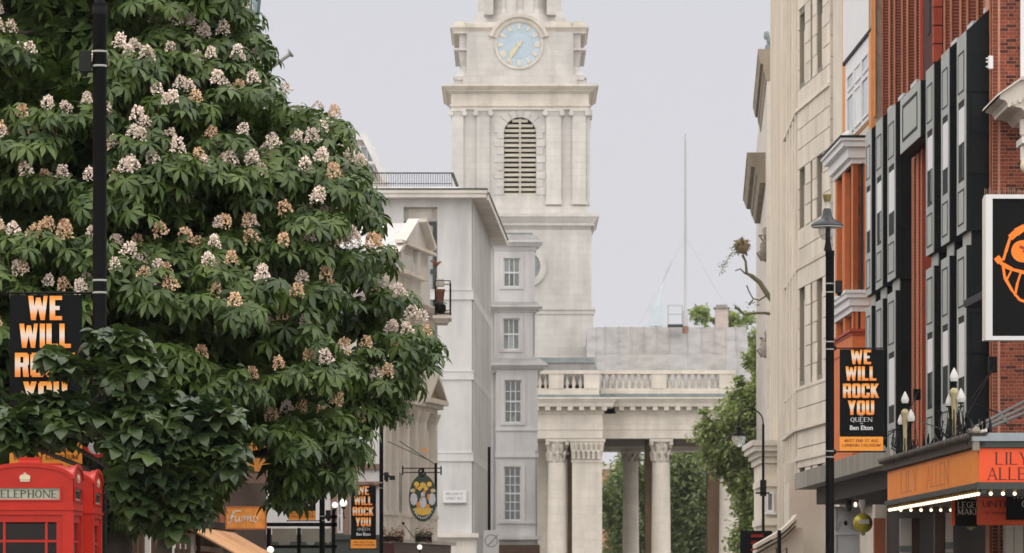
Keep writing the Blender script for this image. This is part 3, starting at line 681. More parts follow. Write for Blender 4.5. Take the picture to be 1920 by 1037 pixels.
# ---------------------------------------------------------------- ornate cream pub building, left (street face turned towards the camera)
f2 = Fr(-3.62, 130, .18, 1.); U = f2.U; Zf = f2.Z
ob = thing('ornate_pub', 'cream stucco pub building with stepped attic gable, pedimented windows and small balcony', 'pub', fr=f2)
u0, u1 = U(706), U(815)
zA = Zf(528, U(797)); zB = Zf(592, U(805))
openings = [(U(741), U(752), Zf(800, U(745)), Zf(752, U(745))), (U(794), U(806), Zf(808, U(800)), Zf(765, U(800)))]
b = MB(); b.wall(u0, u1, -.1, zB, 0, 6, openings)
b.build('wall', white2, ob)
b = MB()
b.prism([(U(700), zB), (u1, zB), (u1, Zf(500, u1)), (U(797), zA+.5), (U(700), zA+.5)], .15, 5.5)     # attic storey
b.prism([(U(743), zA+.5), (u1, zA+.5), (u1, Zf(470, u1)), (U(798), Zf(418, U(798))), (U(783), Zf(418, U(783))), (U(755), Zf(470, U(755)))], .2, 2.2)
b.build('attic_gable', white, ob)
q = MB(); q.box(U(718), U(797), -.1, .15, zA, zA+.12); q.box(U(752), u1+.1, -.05, .2, Zf(466, U(780)), Zf(466, U(780))+.10)
q.prism([(U(752), Zf(470, U(752))), (U(783), Zf(416, U(783))), (U(783), Zf(410, U(783))), (U(746), Zf(472, U(746)))], -.05, .3)
q.prism([(U(798), Zf(416, U(798))), (u1, Zf(470, u1)), (u1+.1, Zf(462, u1)), (U(798), Zf(410, U(798)))], -.05, .3); q.build('gable_moulding', white2, ob)
for px in (756, 787): 
    q = MB(); q.box(U(px), U(px+5), .05, .2, zA+.2, Zf(470, U(px))); q.build('pilaster', white, ob)
MB().box(U(763), U(783), .12, .2, Zf(508, U(770)), Zf(478, U(770))).build('blind_panel', glassb, ob)
q = MB(); q.tiers(U(700), u1, -.0, 2, [(zB-.1, zB, .12), (zB, zB+.12, .3, .42), (zB+.12, zB+.18, .46)]); q.build('cornice', white2, ob)
for (pa, pb, apx, yb, yt) in ((728, 758, 738, 745, 706), (786, 816, 797, 748, 710)):
    q = MB(); ua, ub = U(pa), U(pb); zb_, zt_ = Zf(yb, U(apx)), Zf(yt, U(apx))
    q.prism([(ua, zb_), (ub, zb_), ((ua+ub)/2, zt_)], -.1, .05); q.build('pediment', M('ochre_stone', (.36, .27, .15), .9, .15, 3, .1), ob)  # ochre field within the paler pediment frame
    q = MB(); q.prism([(ua-.15, zb_), (ua, zb_+.02), ((ua+ub)/2, zt_+.02), ((ua+ub)/2, zt_+.2)], -.38, .05); q.prism([(ub+.15, zb_), ((ua+ub)/2, zt_+.2), ((ua+ub)/2, zt_+.02), (ub, zb_+.02)], -.38, .05)
    q.box(ua-.2, ub+.2, -.4, .05, zb_-.16, zb_); q.box(ua-.1, ub+.1, -.25, .05, zb_-.28, zb_-.16); q.build('pediment_frame', white2, ob)
q = MB(); zc_ = Zf(755, U(780)); q.tiers(u0, u1, 0, 1, [(zc_-.25, zc_-.1, .08), (zc_-.1, zc_, .22)]); q.build('string_course', white2, ob)
for i, px in enumerate((712, 722, 735, 756, 772, 788, 808)):
    q = MB(); uu = U(px); q.box(uu-.16, uu+.16, -.18, 0, 1.6, zc_-.28); q.frus(uu-.16, uu+.16, -.18, 0, zc_-.6, zc_-.28, 0, .1); q.box(uu-.2, uu+.2, -.22, 0, 3.6, 3.72); q.build('pilaster', white2, ob)
for o_ in openings: window(ob, o_[0], o_[1], o_[2], o_[3], .2, 1, 2, wpaint, glassc, depth=.12, sill=False)
for (pa, pb, ya, yb) in ((740, 752, 960, 885), (792, 803, 965, 900), (722, 730, 960, 880)):
    MB().box(U(pa), U(pb), -.03, .02, Zf(ya, U(pa)), Zf(yb, U(pa))).build('lower_window', glassc, ob)
red_f = M('oxblood_fascia', (.07, .02, .018), .5, .2, 4, .1)
q = MB(); q.box(u0, u1-.1, -.55, 0, 1.2, Zf(1020, U(760))); q.build('fascia', red_f, ob)
q = MB(); q.box(u0, u1, -.7, 0, Zf(1020, U(760)), Zf(1013, U(760))); q.build('fascia_ledge', stoneT, ob)
# balcony at the far end
ba = thing('corner_balcony', 'small balcony slab with thin iron railing projecting from the cream pub building', 'balcony', P(830, 600, 133)[:2]+(P(830, 600, 133)[2],))
q = MB(); q.box(-.3, .27, -.8, .9, 0, .10); q.frus(-.3, .2, -.7, .9, -.12, 0, -.06, .0); q.build('slab', white2, ba)
q = MB(); pts = [(-.22, -.75), (.24, -.75), (.24, .8), (-.22, .8)]
for p_ in pts: q.tube([(p_[0], p_[1], .1), (p_[0], p_[1], 1.18)], .02, 6)
for z_ in (1.17, .25):
    for i in range(3): q.tube([(*pts[i], z_), (*pts[i+1], z_)], .014, 5)
q.build('railing', black, ba)
pot = thing('plant_pot', 'terracotta coloured pot standing in the small iron balcony', 'plant pot', P(825, 575, 132.6))
MB().lathe([(.10, 0), (.14, .45), (.16, .47), (.16, .54), (.12, .54)], n=12).build('pot', M('pot_clay', (.20, .08, .05), .8, .2, 4, .1), pot, smooth=True)
MB().lathe([(.13, .62), (.15, .7), (.12, .85), (.05, .9)], n=10).build('pot_top', stoneC, pot, smooth=True)
pot2 = thing('plant_pot', 'black bowl on the floor of the small iron balcony', 'plant pot', P(826, 588, 132.3))
MB().lathe([(.10, 0), (.17, .08), (.17, .25), (.12, .3)], n=12).build('bowl', black, pot2, smooth=True)
q = MB(); 
for i in range(14): a = random.random()*6.28; q.tube([(0, 0, .25), (.1*math.cos(a), .1*math.sin(a), .36), (.22*math.cos(a), .22*math.sin(a), .30)], [.02, .02, .008], 4)
q.build('twigs', darkg, pot2)
fpx = thing('dried_plant', 'small rusty plant at the top edge of the attic gable', 'plant', P(818, 500, 131))
q = MB()
for i in range(30):
    a = random.random()*6.28; e = random.uniform(.3, 1.4); r = random.uniform(.1, .2); q.tube([(0, 0, 0), (r*.6*math.cos(a), r*.3*math.sin(a), r*math.sin(e)), (r*math.cos(a), r*.5*math.sin(a), r*1.3*math.sin(e)-.05)], [.02, .025, .01], 4)
q.build('leaves', M('rust_leaves', (.25, .09, .04), .8, .3, 8, 0), fpx)

# ---------------------------------------------------------------- white and brown house further left, half hidden by the tree
Y3 = 123.; X = lambda px: (px-960)/F*Y3; Z = lambda py: CZ+(HY-py)/F*Y3
wb = thing('white_brown_house', 'white painted house with brown timber strips seen under the chestnut crown', 'house', (0, Y3, 0))
b = MB(); b.box(X(430), X(712), 0, 1.7, -.1, Z(800)); b.build('wall', white, wb)
tim = M('pink_brown_timber', (.24, .15, .11), .7, .15, 4, .1)
for (a, c, t_, e_) in ((644, 655, 880, 1010), (620, 712, 903, 912), (600, 712, 870, 880), (620, 632, 880, 1010), (668, 676, 905, 960), (690, 700, 905, 1000)):
    piece('timber_strip', tim, wb, X(a), X(c), -.12-.001*(a % 7), .02, Z(e_), Z(t_))
q = MB(); q.box(X(500), X(712), -.3, .0, Z(1012), Z(1003)); q.box(X(500), X(712), -.2, .0, -.1, Z(1012)); q.build('ground_floor', darkg, wb)
window(wb, X(631), X(643), Z(1000), Z(905), -.02, 1, 3, wpaint, glassb, depth=.06, sill=False)

# ---------------------------------------------------------------- orange brick terrace behind the chestnut, with shopfronts
f4 = Fr(-7.9, 56, .036, 1.); U = f4.U
bt = thing('orange_brick_terrace', 'orange red brick terrace hidden behind the flowering chestnut, showing only in gaps', 'building', fr=f4)
b = MB(); b.wall(-6, 50, -.1, 9.5, 0, 9, [(i*4.0-3, i*4.0-1.4, z, z+1.6) for i in range(15) for z in (5, 7.3)]); b.build('wall', orangeb, bt)
for i in range(13):
    for z in (5, 7.3): window(bt, i*4.0-3, i*4.0-1.4, z, z+1.6, .15, 2, 2, wpaint, glass, out=-1)
q = MB(); q.tiers(-6, 50, 0, 9, [(9.1, 9.5, .2, .4), (9.5, 9.7, .5)]); q.box(-6, 58, -.15, 0, 4.2, 4.5); q.build('cornice', stoneC, bt)
us = U(405)   # window above the awning
q = MB(); q.box(U(350), U(410), -.10, -.0, 2.2, 3.6); q.build('shopfront_panel', M('grey_shopfront', (.13, .14, .11), .6, .2, 3, .1), bt)
q = MB(); q.box(us-.6, us+.2, -.16, -.1, 2.5, 3.6); q.build('window_frame', M('orange_frame_paint', (.36, .11, .03), .5, .1, 3, 0), bt)
q = MB(); q.box(U(300), U(420), -.2, 0, 2.12, 2.22); q.build('shopfront_sill', white2, bt)
q = MB(); q.box(-4, U(330), -.14, 0, -.1, 3.3); q.build('shopfront_timber', brown, bt)
for i in range(14):
    uu = U(205)+i*.95; piece('timber_slat', brown if i % 4 else white2, bt, uu, uu+.22, -.26, -.14, -.05, 2.45)
# awning
MB().box(U(412), 49, -.09, 0, -.1, 4.19).build('shopfront_band', M('umber_shopfront', (.07, .045, .03), .6, .25, 2, .1), bt)
aw = thing('shop_awning', 'orange fabric awning sloping out over the pavement under the chestnut', 'awning', fr=f4)
awm = M('orange_canvas', (.82, .45, .22), .8, .08, 3, .05)
ua, ub = U(335), U(425); zt_ = f4.Z(996, ub)
ns = 3
for i in range(ns):
    a0 = ua+(ub-ua)*i/ns+.07; a1 = ua+(ub-ua)*(i+1)/ns-.07
    q = MB(); q.add([(a0+.02, -.12, zt_), (a1-.02, -.12, zt_), (a1-.02, -1.9, zt_-1.0), (a0+.02, -1.9, zt_-1.0), (a0+.02, -.12, zt_-.03), (a1-.02, -.12, zt_-.03), (a1-.02, -1.9, zt_-1.03), (a0+.02, -1.9, zt_-1.03)],
                    [(0, 1, 2, 3), (7, 6, 5, 4), (0, 3, 7, 4), (1, 5, 6, 2), (3, 2, 6, 7)]); q.build('canvas_panel', awm, aw)
q = MB(); q.box(ua, ub, -.2, -.0, zt_, zt_+.14); q.build('awning_box', blackm, aw)
q = MB()
for i in range(ns+1): a0 = ua+(ub-ua)*i/ns; q.tube([(a0, -.12, zt_-.05), (a0, -1.9, zt_-1.05)], .02, 5)
build_each(q, 'awning_arm', brown, aw)

def sign_board(name, label, px0, px1, py0, py1, Y, mat, depth=.08, edge=None):
    x0, _, z1 = P(px0, py0, Y); x1, _, z0 = P(px1, py1, Y)
    t = thing(name, label, 'sign', ((x0+x1)/2, Y, (z0+z1)/2)); w_, h_ = x1-x0, z1-z0
    MB().box(-w_/2, w_/2, 0, depth, -h_/2, h_/2).build('board', mat, t)
    if edge:
        q = MB(); q.wall(-w_/2-.03, w_/2+.03, -h_/2-.03, h_/2+.03, -.015, depth+.01, [(-w_/2, w_/2, -h_/2, h_/2)]); q.build('edging', edge, t)
    return t, w_, h_
fm_ = M('flame_print', (.62, .27, .05), .5, .45, 3.0, 0)
t, w_, h_ = sign_board('restaurant_sign', 'flame coloured hanging sign with white script letters beside the orange awning', 425, 497, 952, 990, 92, fm_, .1, M('copper_edge', (.4, .12, .04), .5, .1, 3, 0))
# script word
q = MB(); sc = [[(-.34, -.02), (-.30, .06), (-.22, .12), (-.10, .12)], [(-.27, .12), (-.30, 0), (-.34, -.10), (-.39, -.08)], [(-.31, .02), (-.22, .03)],
                [(-.22, .03), (-.24, -.04), (-.21, -.08), (-.16, -.04), (-.14, .03), (-.15, -.06), (-.12, -.07)], [(-.10, -.07), (-.08, .02), (-.04, .03), (-.04, -.07), (-.01, .02), (.03, .03), (.03, -.07), (.06, .02), (.10, .03), (.10, -.06), (.14, -.06)],
                [(.20, .03), (.16, .0), (.16, -.06), (.21, -.08), (.25, -.04), (.24, .02), (.20, .03)]]
for c_ in sc: q.tube([(x*1.0, -.015, z*1.2) for x, z in c_], .013, 5)
q.build('script_lettering', wpaint, t)
t, w_, h_ = sign_board('orange_fascia_sign', 'plain orange fascia panel glimpsed between chestnut twigs above the script sign', 440, 518, 828, 884, 100, M('orange_fascia', (.72, .28, .05), .6, .12, 2, .03), .1)
q = MB(); q.box(-w_/2, w_/2, -.02, 0, -.03, .1); q.build('dark_stripe', blackm, t)
q = MB(); q.box(-w_/2-.1, w_/2+.3, -.1, .3, -h_/2-.28, -h_/2-.04); q.build('fascia_base', tim, t)

# pub frames with hanging glass screens, bottom
scr = M('grey_green_screen', (.30, .30, .24), .5, .15, 3, .05)
pb_ = thing('iron_pub_frame', 'black iron frame holding rounded grey glass screens low beneath the chestnut', 'frame', ((560-960)/F*108, 108, 0))
Xp = lambda px: (px-560)/F*108; Zp = lambda py: CZ+(HY-py)/F*108
q = MB(); q.box(Xp(498), Xp(632), 0, .12, Zp(987), Zp(980)); q.box(Xp(500), Xp(508), 0, .12, 0, Zp(990)); q.box(Xp(557), Xp(564), 0, .12, 0, Zp(990)); q.box(Xp(600), Xp(606), 0, .12, 0, Zp(990)); q.box(Xp(622), Xp(629), 0, .12, 0, Zp(955))
q.box(Xp(600), Xp(632), 0, .12, Zp(972), Zp(966)); q.box(Xp(485), Xp(632), 0, .12, Zp(1028), Zp(1022)); q.build('iron_frame', black, pb_)
for (a, c) in ((510, 556), (565, 599), (608, 621)):
    xa, xb_ = Xp(a), Xp(c); m_ = (xa+xb_)/2; r = (xb_-xa)*.24; zz = Zp(1016)
    q = MB(); q.prism([(xa, Zp(991)), (xa, zz)]+[(m_-r*math.cos(k*math.pi/8), zz-.0-r*1.0*math.sin(k*math.pi/8)) for k in range(9)]+[(xb_, zz), (xb_, Zp(991))], .03, .07); q.build('glass_screen', scr, pb_)
globe = M('opal_globe', (.8, .78, .74), .3, 0, 1, 0, emit=(1, .93, .82, .35))
def globe_lamp(px, py, Y, r, label, n=1):
    t = thing('globe_lamp', label, 'lamp', P(px, py, Y)); MB().ball((0, 0, 0), r, 14).build('globe', globe, t, smooth=True)
    q = MB(); q.tube([(0, 0, -r), (0, .05, -r-.2), (0, .5, -r-.3)], .02, 6); q.lathe([(r*.5, -r-.06), (r*.6, -r)], n=10); q.build('bracket', black, t); return t
globe_lamp(644, 943, 114, .10, 'white globe wall lamp on the brown timber strip of the white house')
globe_lamp(628, 947, 113, .08, 'smaller white globe lamp left of the banner, close to the iron pub frame')
globe_lamp(507, 1031, 106, .09, 'white globe lamp at the bottom edge beneath the iron pub frame')
globe_lamp(787, 1026, 124, .075, 'cream globe lamp on the dark red pub fascia below the oval crest sign')

# oval pub sign with crest on an iron bracket
crest = thing('oval_crest_sign', 'oval dark green pub sign with golden crest hanging from an iron bracket', 'pub sign', P(793, 934, 126))
sv = 126/F
def oval(mb, rx, rz, y0, y1, cz=0): mb.prism([(rx*math.cos(t*math.pi/18), cz+rz*math.sin(t*math.pi/18)) for t in range(36)], y0, y1)
q = MB(); oval(q, 26*sv, 44*sv, -.03, .03); q.build('oval_board', M('bottle_green', (.03, .05, .035), .4, .1, 4, 0), crest)
q = MB()
for i in range(36):
    a0, a1 = i*math.pi/18, (i+1)*math.pi/18
    q.prism([(r*sv*math.cos(a), r2*sv*math.sin(a)) for (r, r2, a) in ((24.5, 42.5, a0), (26.5, 44.5, a0), (26.5, 44.5, a1), (24.5, 42.5, a1))], -.045, .04)
q.build('rim', M('rim_green', (.06, .09, .05), .5, .1, 3, 0), crest)
silver = M('silver_paint', (.55, .56, .6), .5, .1, 6, 0); orp = M('orange_paint', (.7, .28, .04), .5, .1, 5, 0); yel = M('yellow_paint', (.75, .48, .08), .5, .1, 5, 0)
q = MB()
for (x, z, r) in ((-12, 26, 5), (12, 26, 5), (0, 24, 6), (-18, 14, 4), (18, 14, 4), (-6, 18, 4), (6, 18, 4)): q.prism([((x+r*math.cos(k*.9))*sv, (z+r*math.sin(k*.9))*sv) for k in range(7)], -.05, -.03)
q.prism([(x*sv, z*sv) for x, z in ((-17, -20), (-8, -16), (0, -20), (8, -16), (17, -20), (12, -30), (0, -33), (-12, -30))], -.048, -.03); build_each(q, 'crest_gold', yel, crest)
q = MB()
for (x, z, w, h) in ((-17, -2, 7, 12), (17, -2, 7, 12), (0, -8, 7, 12), (-21, 14, 2.5, 3), (21, 14, 2.5, 3), (0, 6, 4, 6)): q.prism([((x+w*math.cos(k*.785))*sv, (z+h*math.sin(k*.785))*sv) for k in range(8)], -.055, -.03)
q.build('crest_silver', silver, crest)
q = MB()
for (x, z, w, h) in ((10, 2, 2.5, 6), (-9, -12, 4, 5), (9, -15, 4, 4), (-12, 20, 2.5, 3), (3, 12, 3, 4), (-3, -2, 2, 3)): q.prism([((x+w*math.cos(k*.785))*sv, (z+h*math.sin(k*.785))*sv) for k in range(8)], -.06, -.03)
q.build('crest_orange', orp, crest)
q = MB()
for i in range(11):
    a = math.radians(215+i*11); q.prism([((21*math.cos(a)+dx)*sv, (37.5*math.sin(a)+dz)*sv) for dx, dz in ((-1.1, -2), (1.1, -2), (1.1, 2), (-1.1, 2))], -.04, -.03)
q.build('curved_lettering', silver, crest)
q = MB(); q.tube([(-38*sv, 0, 56*sv), (34*sv, 0, 56*sv)], .018, 6); q.tube([(-38*sv, 0, 48*sv), (34*sv, 0, 48*sv)], .018, 6); q.tube([(-38*sv, 0, 60*sv), (-38*sv, 0, 43*sv)], .025, 6); q.tube([(34*sv, 0, 60*sv), (34*sv, 0, 43*sv)], .025, 6)
for i in range(9): a = i*.7; q.ball(((-2+9*math.cos(a)*(.3+.08*i))*sv, 0, (50+5*math.sin(a))*sv), .035, 6)
q.tube([(0, 0, 44*sv), (-6*sv, 0, 47*sv), (0, 0, 52*sv)], .03, 6); q.tube([(24*sv, .05, 66*sv), (24*sv, .05, -16*sv)], .045, 6); q.tube([(34*sv, 0, 52*sv), (34*sv, .9, 52*sv)], .02, 6); q.tube([(-8*sv, 0, 45*sv), (-2*sv, 0, 41*sv), (6*sv, 0, 45*sv)], .05, 6)
q.build('iron_bracket', black, crest)
# flower baskets
leafm = M('basket_leaf', (.05, .10, .03), .6, .3, 9, 0); flw = M('basket_flower', (.62, .14, .07), .6, .3, 9, 0)
def basket(px, py, Y, w, label):
    t = thing('flower_box', label, 'flower box', P(px, py, Y)); MB().box(-w, w, -.12, .12, 0, .16).build('trough', blackm, t)
    lf = MB(); fl = MB()
    for i in range(420):
        x = random.uniform(-w*1.1, w*1.1); z = .16+abs(random.gauss(0, .13)); y = random.uniform(-.18, .15); a = random.random()*3.14; s_ = .035
        if random.random() < .25: z -= .2; y = -.2
        tgt = fl if random.random() < .3 else lf; d = Vector((math.cos(a), math.sin(a)*.5, random.uniform(-.6, .6))); e = Vector((0, random.uniform(-.4, .4), 1)).cross(d)
        p = Vector((x, y, z)); tgt.add([p-d*s_-e*s_*.6, p+d*s_-e*s_*.6, p+d*s_+e*s_*.6, p-d*s_+e*s_*.6], [(0, 1, 2, 3)])
    lf.build('leaves', leafm, t, kind='stuff'); fl.build('flowers', flw, t, kind='stuff')
basket(735, 1016, 124, .32, 'flower box with orange blooms on the pub ledge, behind the banner pole')
basket(794, 1016, 125, .24, 'flower box with orange blooms on the pub ledge directly below the oval crest sign')
wl = thing('wall_light_rod', 'thin slanting black rod light fixed above the pub flower boxes', 'wall light', P(756, 982, 124.5))
q = MB(); q.tube([(0, 0, 0), (.32, -.05, -.42)], .012, 5); q.ball((0, 0, .01), .045, 8); q.build('rod', black, wl)
wr = thing('flag_rods', 'two thin slanting rods with a small flag scrap on the pub front', 'flag rods', P(775, 850, 124.5))
q = MB(); q.tube([(-.75, 0, .35), (.45, 0, -.2)], .012, 5); q.tube([(-.4, -.1, .35), (.6, -.1, -.3)], .014, 5); q.build('rods', darkg, wr)
MB().box(.25, .42, -.02, 0, .05, .13).build('flag_scrap', orp, wr)

# ================================================================ right side: theatre
fT = Fr(9.85, 88, -.02125, 1.); U = fT.U
zT = lambda py: CZ+(HY-py)*.01105
th = thing('brick_theatre', 'red brick theatre front with dark window bays on the right, light painted on their street faces', 'theatre', fr=fT)
uE = U(1641); n_ = .49
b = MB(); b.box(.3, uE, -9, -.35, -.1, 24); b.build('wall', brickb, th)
b = MB(); b.box(.3, uE, -.35, -.05, 3.9, 12.75); b.build('bay_backing', bayd, th)
# ribbed brickwork above and between the bays: courses with recessed joints
def brick_rib(u0, u1, n0, n1, z0, z1, name='brick_rib', m=brickm):
    q = MB(); z = z0; k = 0
    while z < z1-.04:
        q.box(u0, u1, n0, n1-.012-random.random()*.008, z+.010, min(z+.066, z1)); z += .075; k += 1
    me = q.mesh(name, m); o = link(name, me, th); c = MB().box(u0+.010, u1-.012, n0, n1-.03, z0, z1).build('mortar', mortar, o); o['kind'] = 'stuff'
    MB().box(u0-.02, u1, n1-.008, n1+.01, z0, z1).build('lit_rib_face', orangeb, th)  # orange plate puts the lit street side into the colour
ribs = []; u = .35
ztop = 24.
while u < uE-.3:
    px = 0
    ribs.append(u); u += 1.43
core = None
for i, u in enumerate(ribs):
    if i in (7, 8): continue
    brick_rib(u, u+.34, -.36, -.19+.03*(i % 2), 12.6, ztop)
# narrow arched windows high up in the brickwork
for i, px in enumerate((1664, 1682)):
    uu = U(px)
    q = MB(); q.prism([(uu-.5, 18.6)]+[(uu-.5*math.cos(k*math.pi/8), 23.2+.5*math.sin(k*math.pi/8)-.9) for k in range(9)]+[(uu+.5, 18.6)], -.12, -.06); q.build('arched_window', dark, th)
ut = U(1738); tb = MB(); tb.box(ut-1.1, ut+1.3, -.35, -.05, 12.8, 24); tb.build('window_recess', brickb, th)
for dz in range(24): piece('stone_quoin', terrad, th, ut-1.3+.0, ut-1.05, -.2, .0, 13.4+dz*.42, 13.4+dz*.42+.39)
MB().box(ut-.3, ut+.25, -.06, -.03, 14.2, 20).build('tall_window', dark, th)
MB().box(ut+1.15, ut+1.4, -.3, .02, 13.0, 24).build('terracotta_strip', terrad, th)
# window bays
bays = [(1810, 1794), (1779, 1764.5), (1750, 1736), (1678, 1664), (1654, 1642), (1633, 1623)]
Zt, Zn0, Zn1, Zb = 12.84, 8.54, 8.72, 3.97
def ZB(z): return 1.2+(z-1.2)*.854
def make_bay(i, pn, pf):
    a, c = U(pn, n_), U(pf, n_)
    t = thing('window_bay_group', '', '', fr=fT) if False else None
    bo = MB()
    bo.box(a, c, -.3, n_-.02, Zn1, Zt); bo.box(a+.12, c-.12, -.3, n_-.14, Zn0-.12, Zn1); bo.box(a, c, -.3, n_-.02, Zb, Zn0-.12)
    bo.prism([(n_-.02, Zt), (-.3, Zt), (-.3, Zt+.5), (-.06, Zt+.5)], a+.02, c-.02, 'x')
    bd = bo.build('bay', bayd, th)
    f = MB(); f.wall(a, c, Zn1, Zt, n_-.02, n_, [(a+.18, c-.18, ZB(11.25), ZB(13.22))]); f.wall(a, c, Zb, Zn0-.12, n_-.02, n_, [(a+.18, c-.18, ZB(6.0), ZB(7.98))])
    f.box(a+.12, c-.12, n_-.14, n_-.11, Zn0-.12, Zn1); f.build('street_face', bay, bd)
    for (z0, z1) in ((ZB(13.42), ZB(14.4)), (ZB(10.2), ZB(11.05)), (ZB(8.2), ZB(9.4)), (ZB(4.75), ZB(5.8))):
        g = MB(); g.wall(a+.2, c-.2, z0, z1, n_, n_+.008, [(a+.25, c-.25, z0+.03, z1-.03)]); g.build('panel_frame', bayd, bd)
    # window: blind above, glass below; the frame shows dark at the head
    for (z0, z1, zb) in ((ZB(11.25), ZB(13.22), ZB(12.2)-.25*(i % 2)), (ZB(6.0), ZB(7.98), ZB(6.95) if i % 3 else ZB(6.5))):
        MB().box(a+.2, c-.2, n_-.03, n_-.012, zb, z1-.14).build('blind', wpaint, bd)
        MB().box(a+.18, c-.18, n_-.06, n_-.028, z0, z1).build('glass', glass, bd)
        if i % 2 == 0: MB().box(a+.5, c-.75, n_-.05, n_-.02, z0+.1, zb-.02).build('curtain', wpaint, bd)
    # side that faces the camera
    for (z0, z1) in ((ZB(11.45), ZB(12.35)), (ZB(12.45), ZB(13.3)), (ZB(6.2), ZB(7.0)), (ZB(7.1), ZB(7.95))):
        MB().box(a-.012, a, -.28, n_-.16, z0, z1).build('side_pane', M('dark_bay_glass', (.008, .010, .010), .35, .2, 1, 0, spec=.12), bd)
    g = MB()
    for zz in (ZB(13.36), ZB(11.38), ZB(12.38), ZB(8.02), ZB(6.12), ZB(7.03)): g.box(a-.03, a, -.3, n_-.04, zz, zz+.06)
    g.box(a-.03, a, n_-.16, n_-.12, ZB(4.6), ZB(9.6)); g.box(a-.03, a, n_-.16, n_-.12, ZB(10.1), ZB(13.36)); g.build('side_bar', bayd, bd)
    MB().box(a+.1, c-.3, -.3, -.03, Zt+.50, Zt+.60).build('bay_cap', M('pale_flashing', (.5, .5, .5), .5, .1, 2, 0), bd)
for i, (pn, pf) in enumerate(bays): make_bay(i, pn, pf)
a, c = U(1725, n_), U(1688, n_)
bo = MB(); bo.box(a, c, -.3, n_-.02, 11.52, Zt-.05); bd = bo.build('bay', bayd, th, label='wide short bay over the brick pilaster')
MB().box(a, c, n_-.02, n_, 11.52, Zt-.05).build('street_face', bay, bd)
MB().wall(a+.5, c-.5, 11.75, 12.6, n_, n_+.012, [(a+.6, c-.6, 11.82, 12.53)]).build('panel_frame', bayd, bd)
ua, ub = U(1741), U(1714)
for du in (0, .9, 1.8):
    if ua+du+.5 < ub+.8: brick_rib(ua+du, ua+du+.5, -.3, .12, 3.9, 11.51)
MB().box(ua-.08, ua-.0, -.3, .16, 3.9, 11.51).build('terracotta_strip', terrad, th); MB().box(ua+.55, ua+.85, -.3, .05, 3.9, 11.51).build('terracotta_strip', terra, th)
# pier standing forward at the near end, its brick face towards the camera
Yp = 87.6; Xp = lambda px: (px-960)/F*Yp
pier = thing('brick_pier', 'tall red brick pier with orange corner mouldings behind the black poster board', 'pier', (Xp(1874), Yp, 0))
L_ = lambda px: Xp(px)-Xp(1874)
MB().box(L_(1860), L_(2060), -.008, 1.2, -.1, 22).build('core', mortar, pier)
for (a_, c_) in ((1855.5, 1859.5), (1871, 1875)):
    q = MB(); q.lathe([((L_(c_)-L_(a_))/2, 0), ((L_(c_)-L_(a_))/2, 22)], ((L_(a_)+L_(c_))/2, .05, 0), 10); q.build('corner_moulding', orangeb, pier, smooth=True)
MB().box(L_(1859.5), L_(1860.7), .02, .2, -.1, 22).build('corner_moulding', brickb, pier)
# bricks: Flemish bond, individually laid
nb = 0; z = -.05; k = 0; stuffb = MB(); stuffd = MB()
zlo, zhi = CZ+(HY-1040)/F*Yp, CZ+(HY+3)/F*Yp
while z < 22:
    top_in = z < CZ+HY/F*Yp+.1
    x = L_(1875)+.004-(.0 if k % 2 else .055); xe = L_(2050); j = k
    # narrow column between the two mouldings
    xa, xb2 = L_(1861), L_(1870.6)
    if top_in and z > 1.9 and nb < 292 and (CZ+(HY-1037)/F*Yp) < z: pass
    stuffb.box(xa, xb2, -.022, .07, z+.006, z+.066)
    while x < xe:
        w_ = .215 if j % 2 == 0 else .1025; x1 = min(x+w_, xe); y_ = -.02+random.uniform(-.004, .004)
        vis = x < L_(1921) and top_in and z > 2.0 and not (P(0, 640, Yp)[2] < z < P(0, 365, Yp)[2]) and not (z < P(0, 800, Yp)[2] and z > P(0, 985, Yp)[2])
        x0_ = max(x, L_(1875)+.004)
        if vis and nb < 296:
            piece('brick', random.choice([brickm, brickm, brickm, brickb]), pier, x0_, x1, y_, .07, z+.006, z+.066); nb += 1
        else: (stuffb if random.random() < .8 else stuffd).box(x0_, x1, y_, .07, z+.006, z+.066)
        x += w_+.014; j += 1
    z += .0745; k += 1
stuffb.build('brickwork', brickm, pier, kind='stuff'); stuffd.build('dark_brickwork', brickb, pier, kind='stuff')
MB().box(L_(1912), L_(1935), -.16, -.03, P(0, 152, Yp)[2], 22).build('white_strip', wpaint, pier)
cor = thing('stone_bracket', 'carved cream stone cornice bracket with a gold drop jutting from the right edge', 'bracket', P(1920, 200, 85.5))
e = 85.5/F; q = MB()
for (x, z0, z1, y) in ((-30, -18, -10, 0), (-38, -10, 4, 0), (-46, 4, 10, 0), (-52, 10, 16, 0), (-46, 16, 24, 0), (-34, 24, 42, 0)):
    pass
q.prism([(x*e, z*e) for x, z in ((-52, 10), (-50, 16), (-12, 44), (60, 46), (60, -20), (0, -20), (-10, -8), (-34, -2), (-40, 6))], -.5, 2.0)
q.prism([(x*e, z*e) for x, z in ((-58, 12), (-56, 17), (-10, 50), (60, 52), (60, 46), (-12, 44))], -.6, 2.0)
q.build('cornice_block', stoneC, cor)
q = MB(); 
for i in range(6): q.box((-36+i*10)*e, (-31+i*10)*e, -.56, 1.9, (-6+i*4)*e, (0+i*4)*e)
q.build('dentil', stoneC, cor)
q = MB(); q.lathe([(8*e, -60*e), (14*e, -52*e), (14*e, -25*e)], (6*e, 0, 0), 10); q.lathe([(5*e, -112*e), (9*e, -100*e), (9*e, -78*e), (6*e, -72*e)], (2*e, 0, 0), 10); q.box(-8*e, 30*e, -.4, .6, -72*e, -60*e); q.build('scroll', white2, cor, smooth=False)
MB().ball((0, -.1, -112*e), .09, 10, 1.6).build('gold_drop', gold, cor, smooth=True)
cl = thing('white_clamp', 'small white cable clamp on the corner of the brick pier', 'clamp', P(1857, 117, 87.2))
q = MB(); q.box(-.04, .05, -.06, .1, -.13, .13)
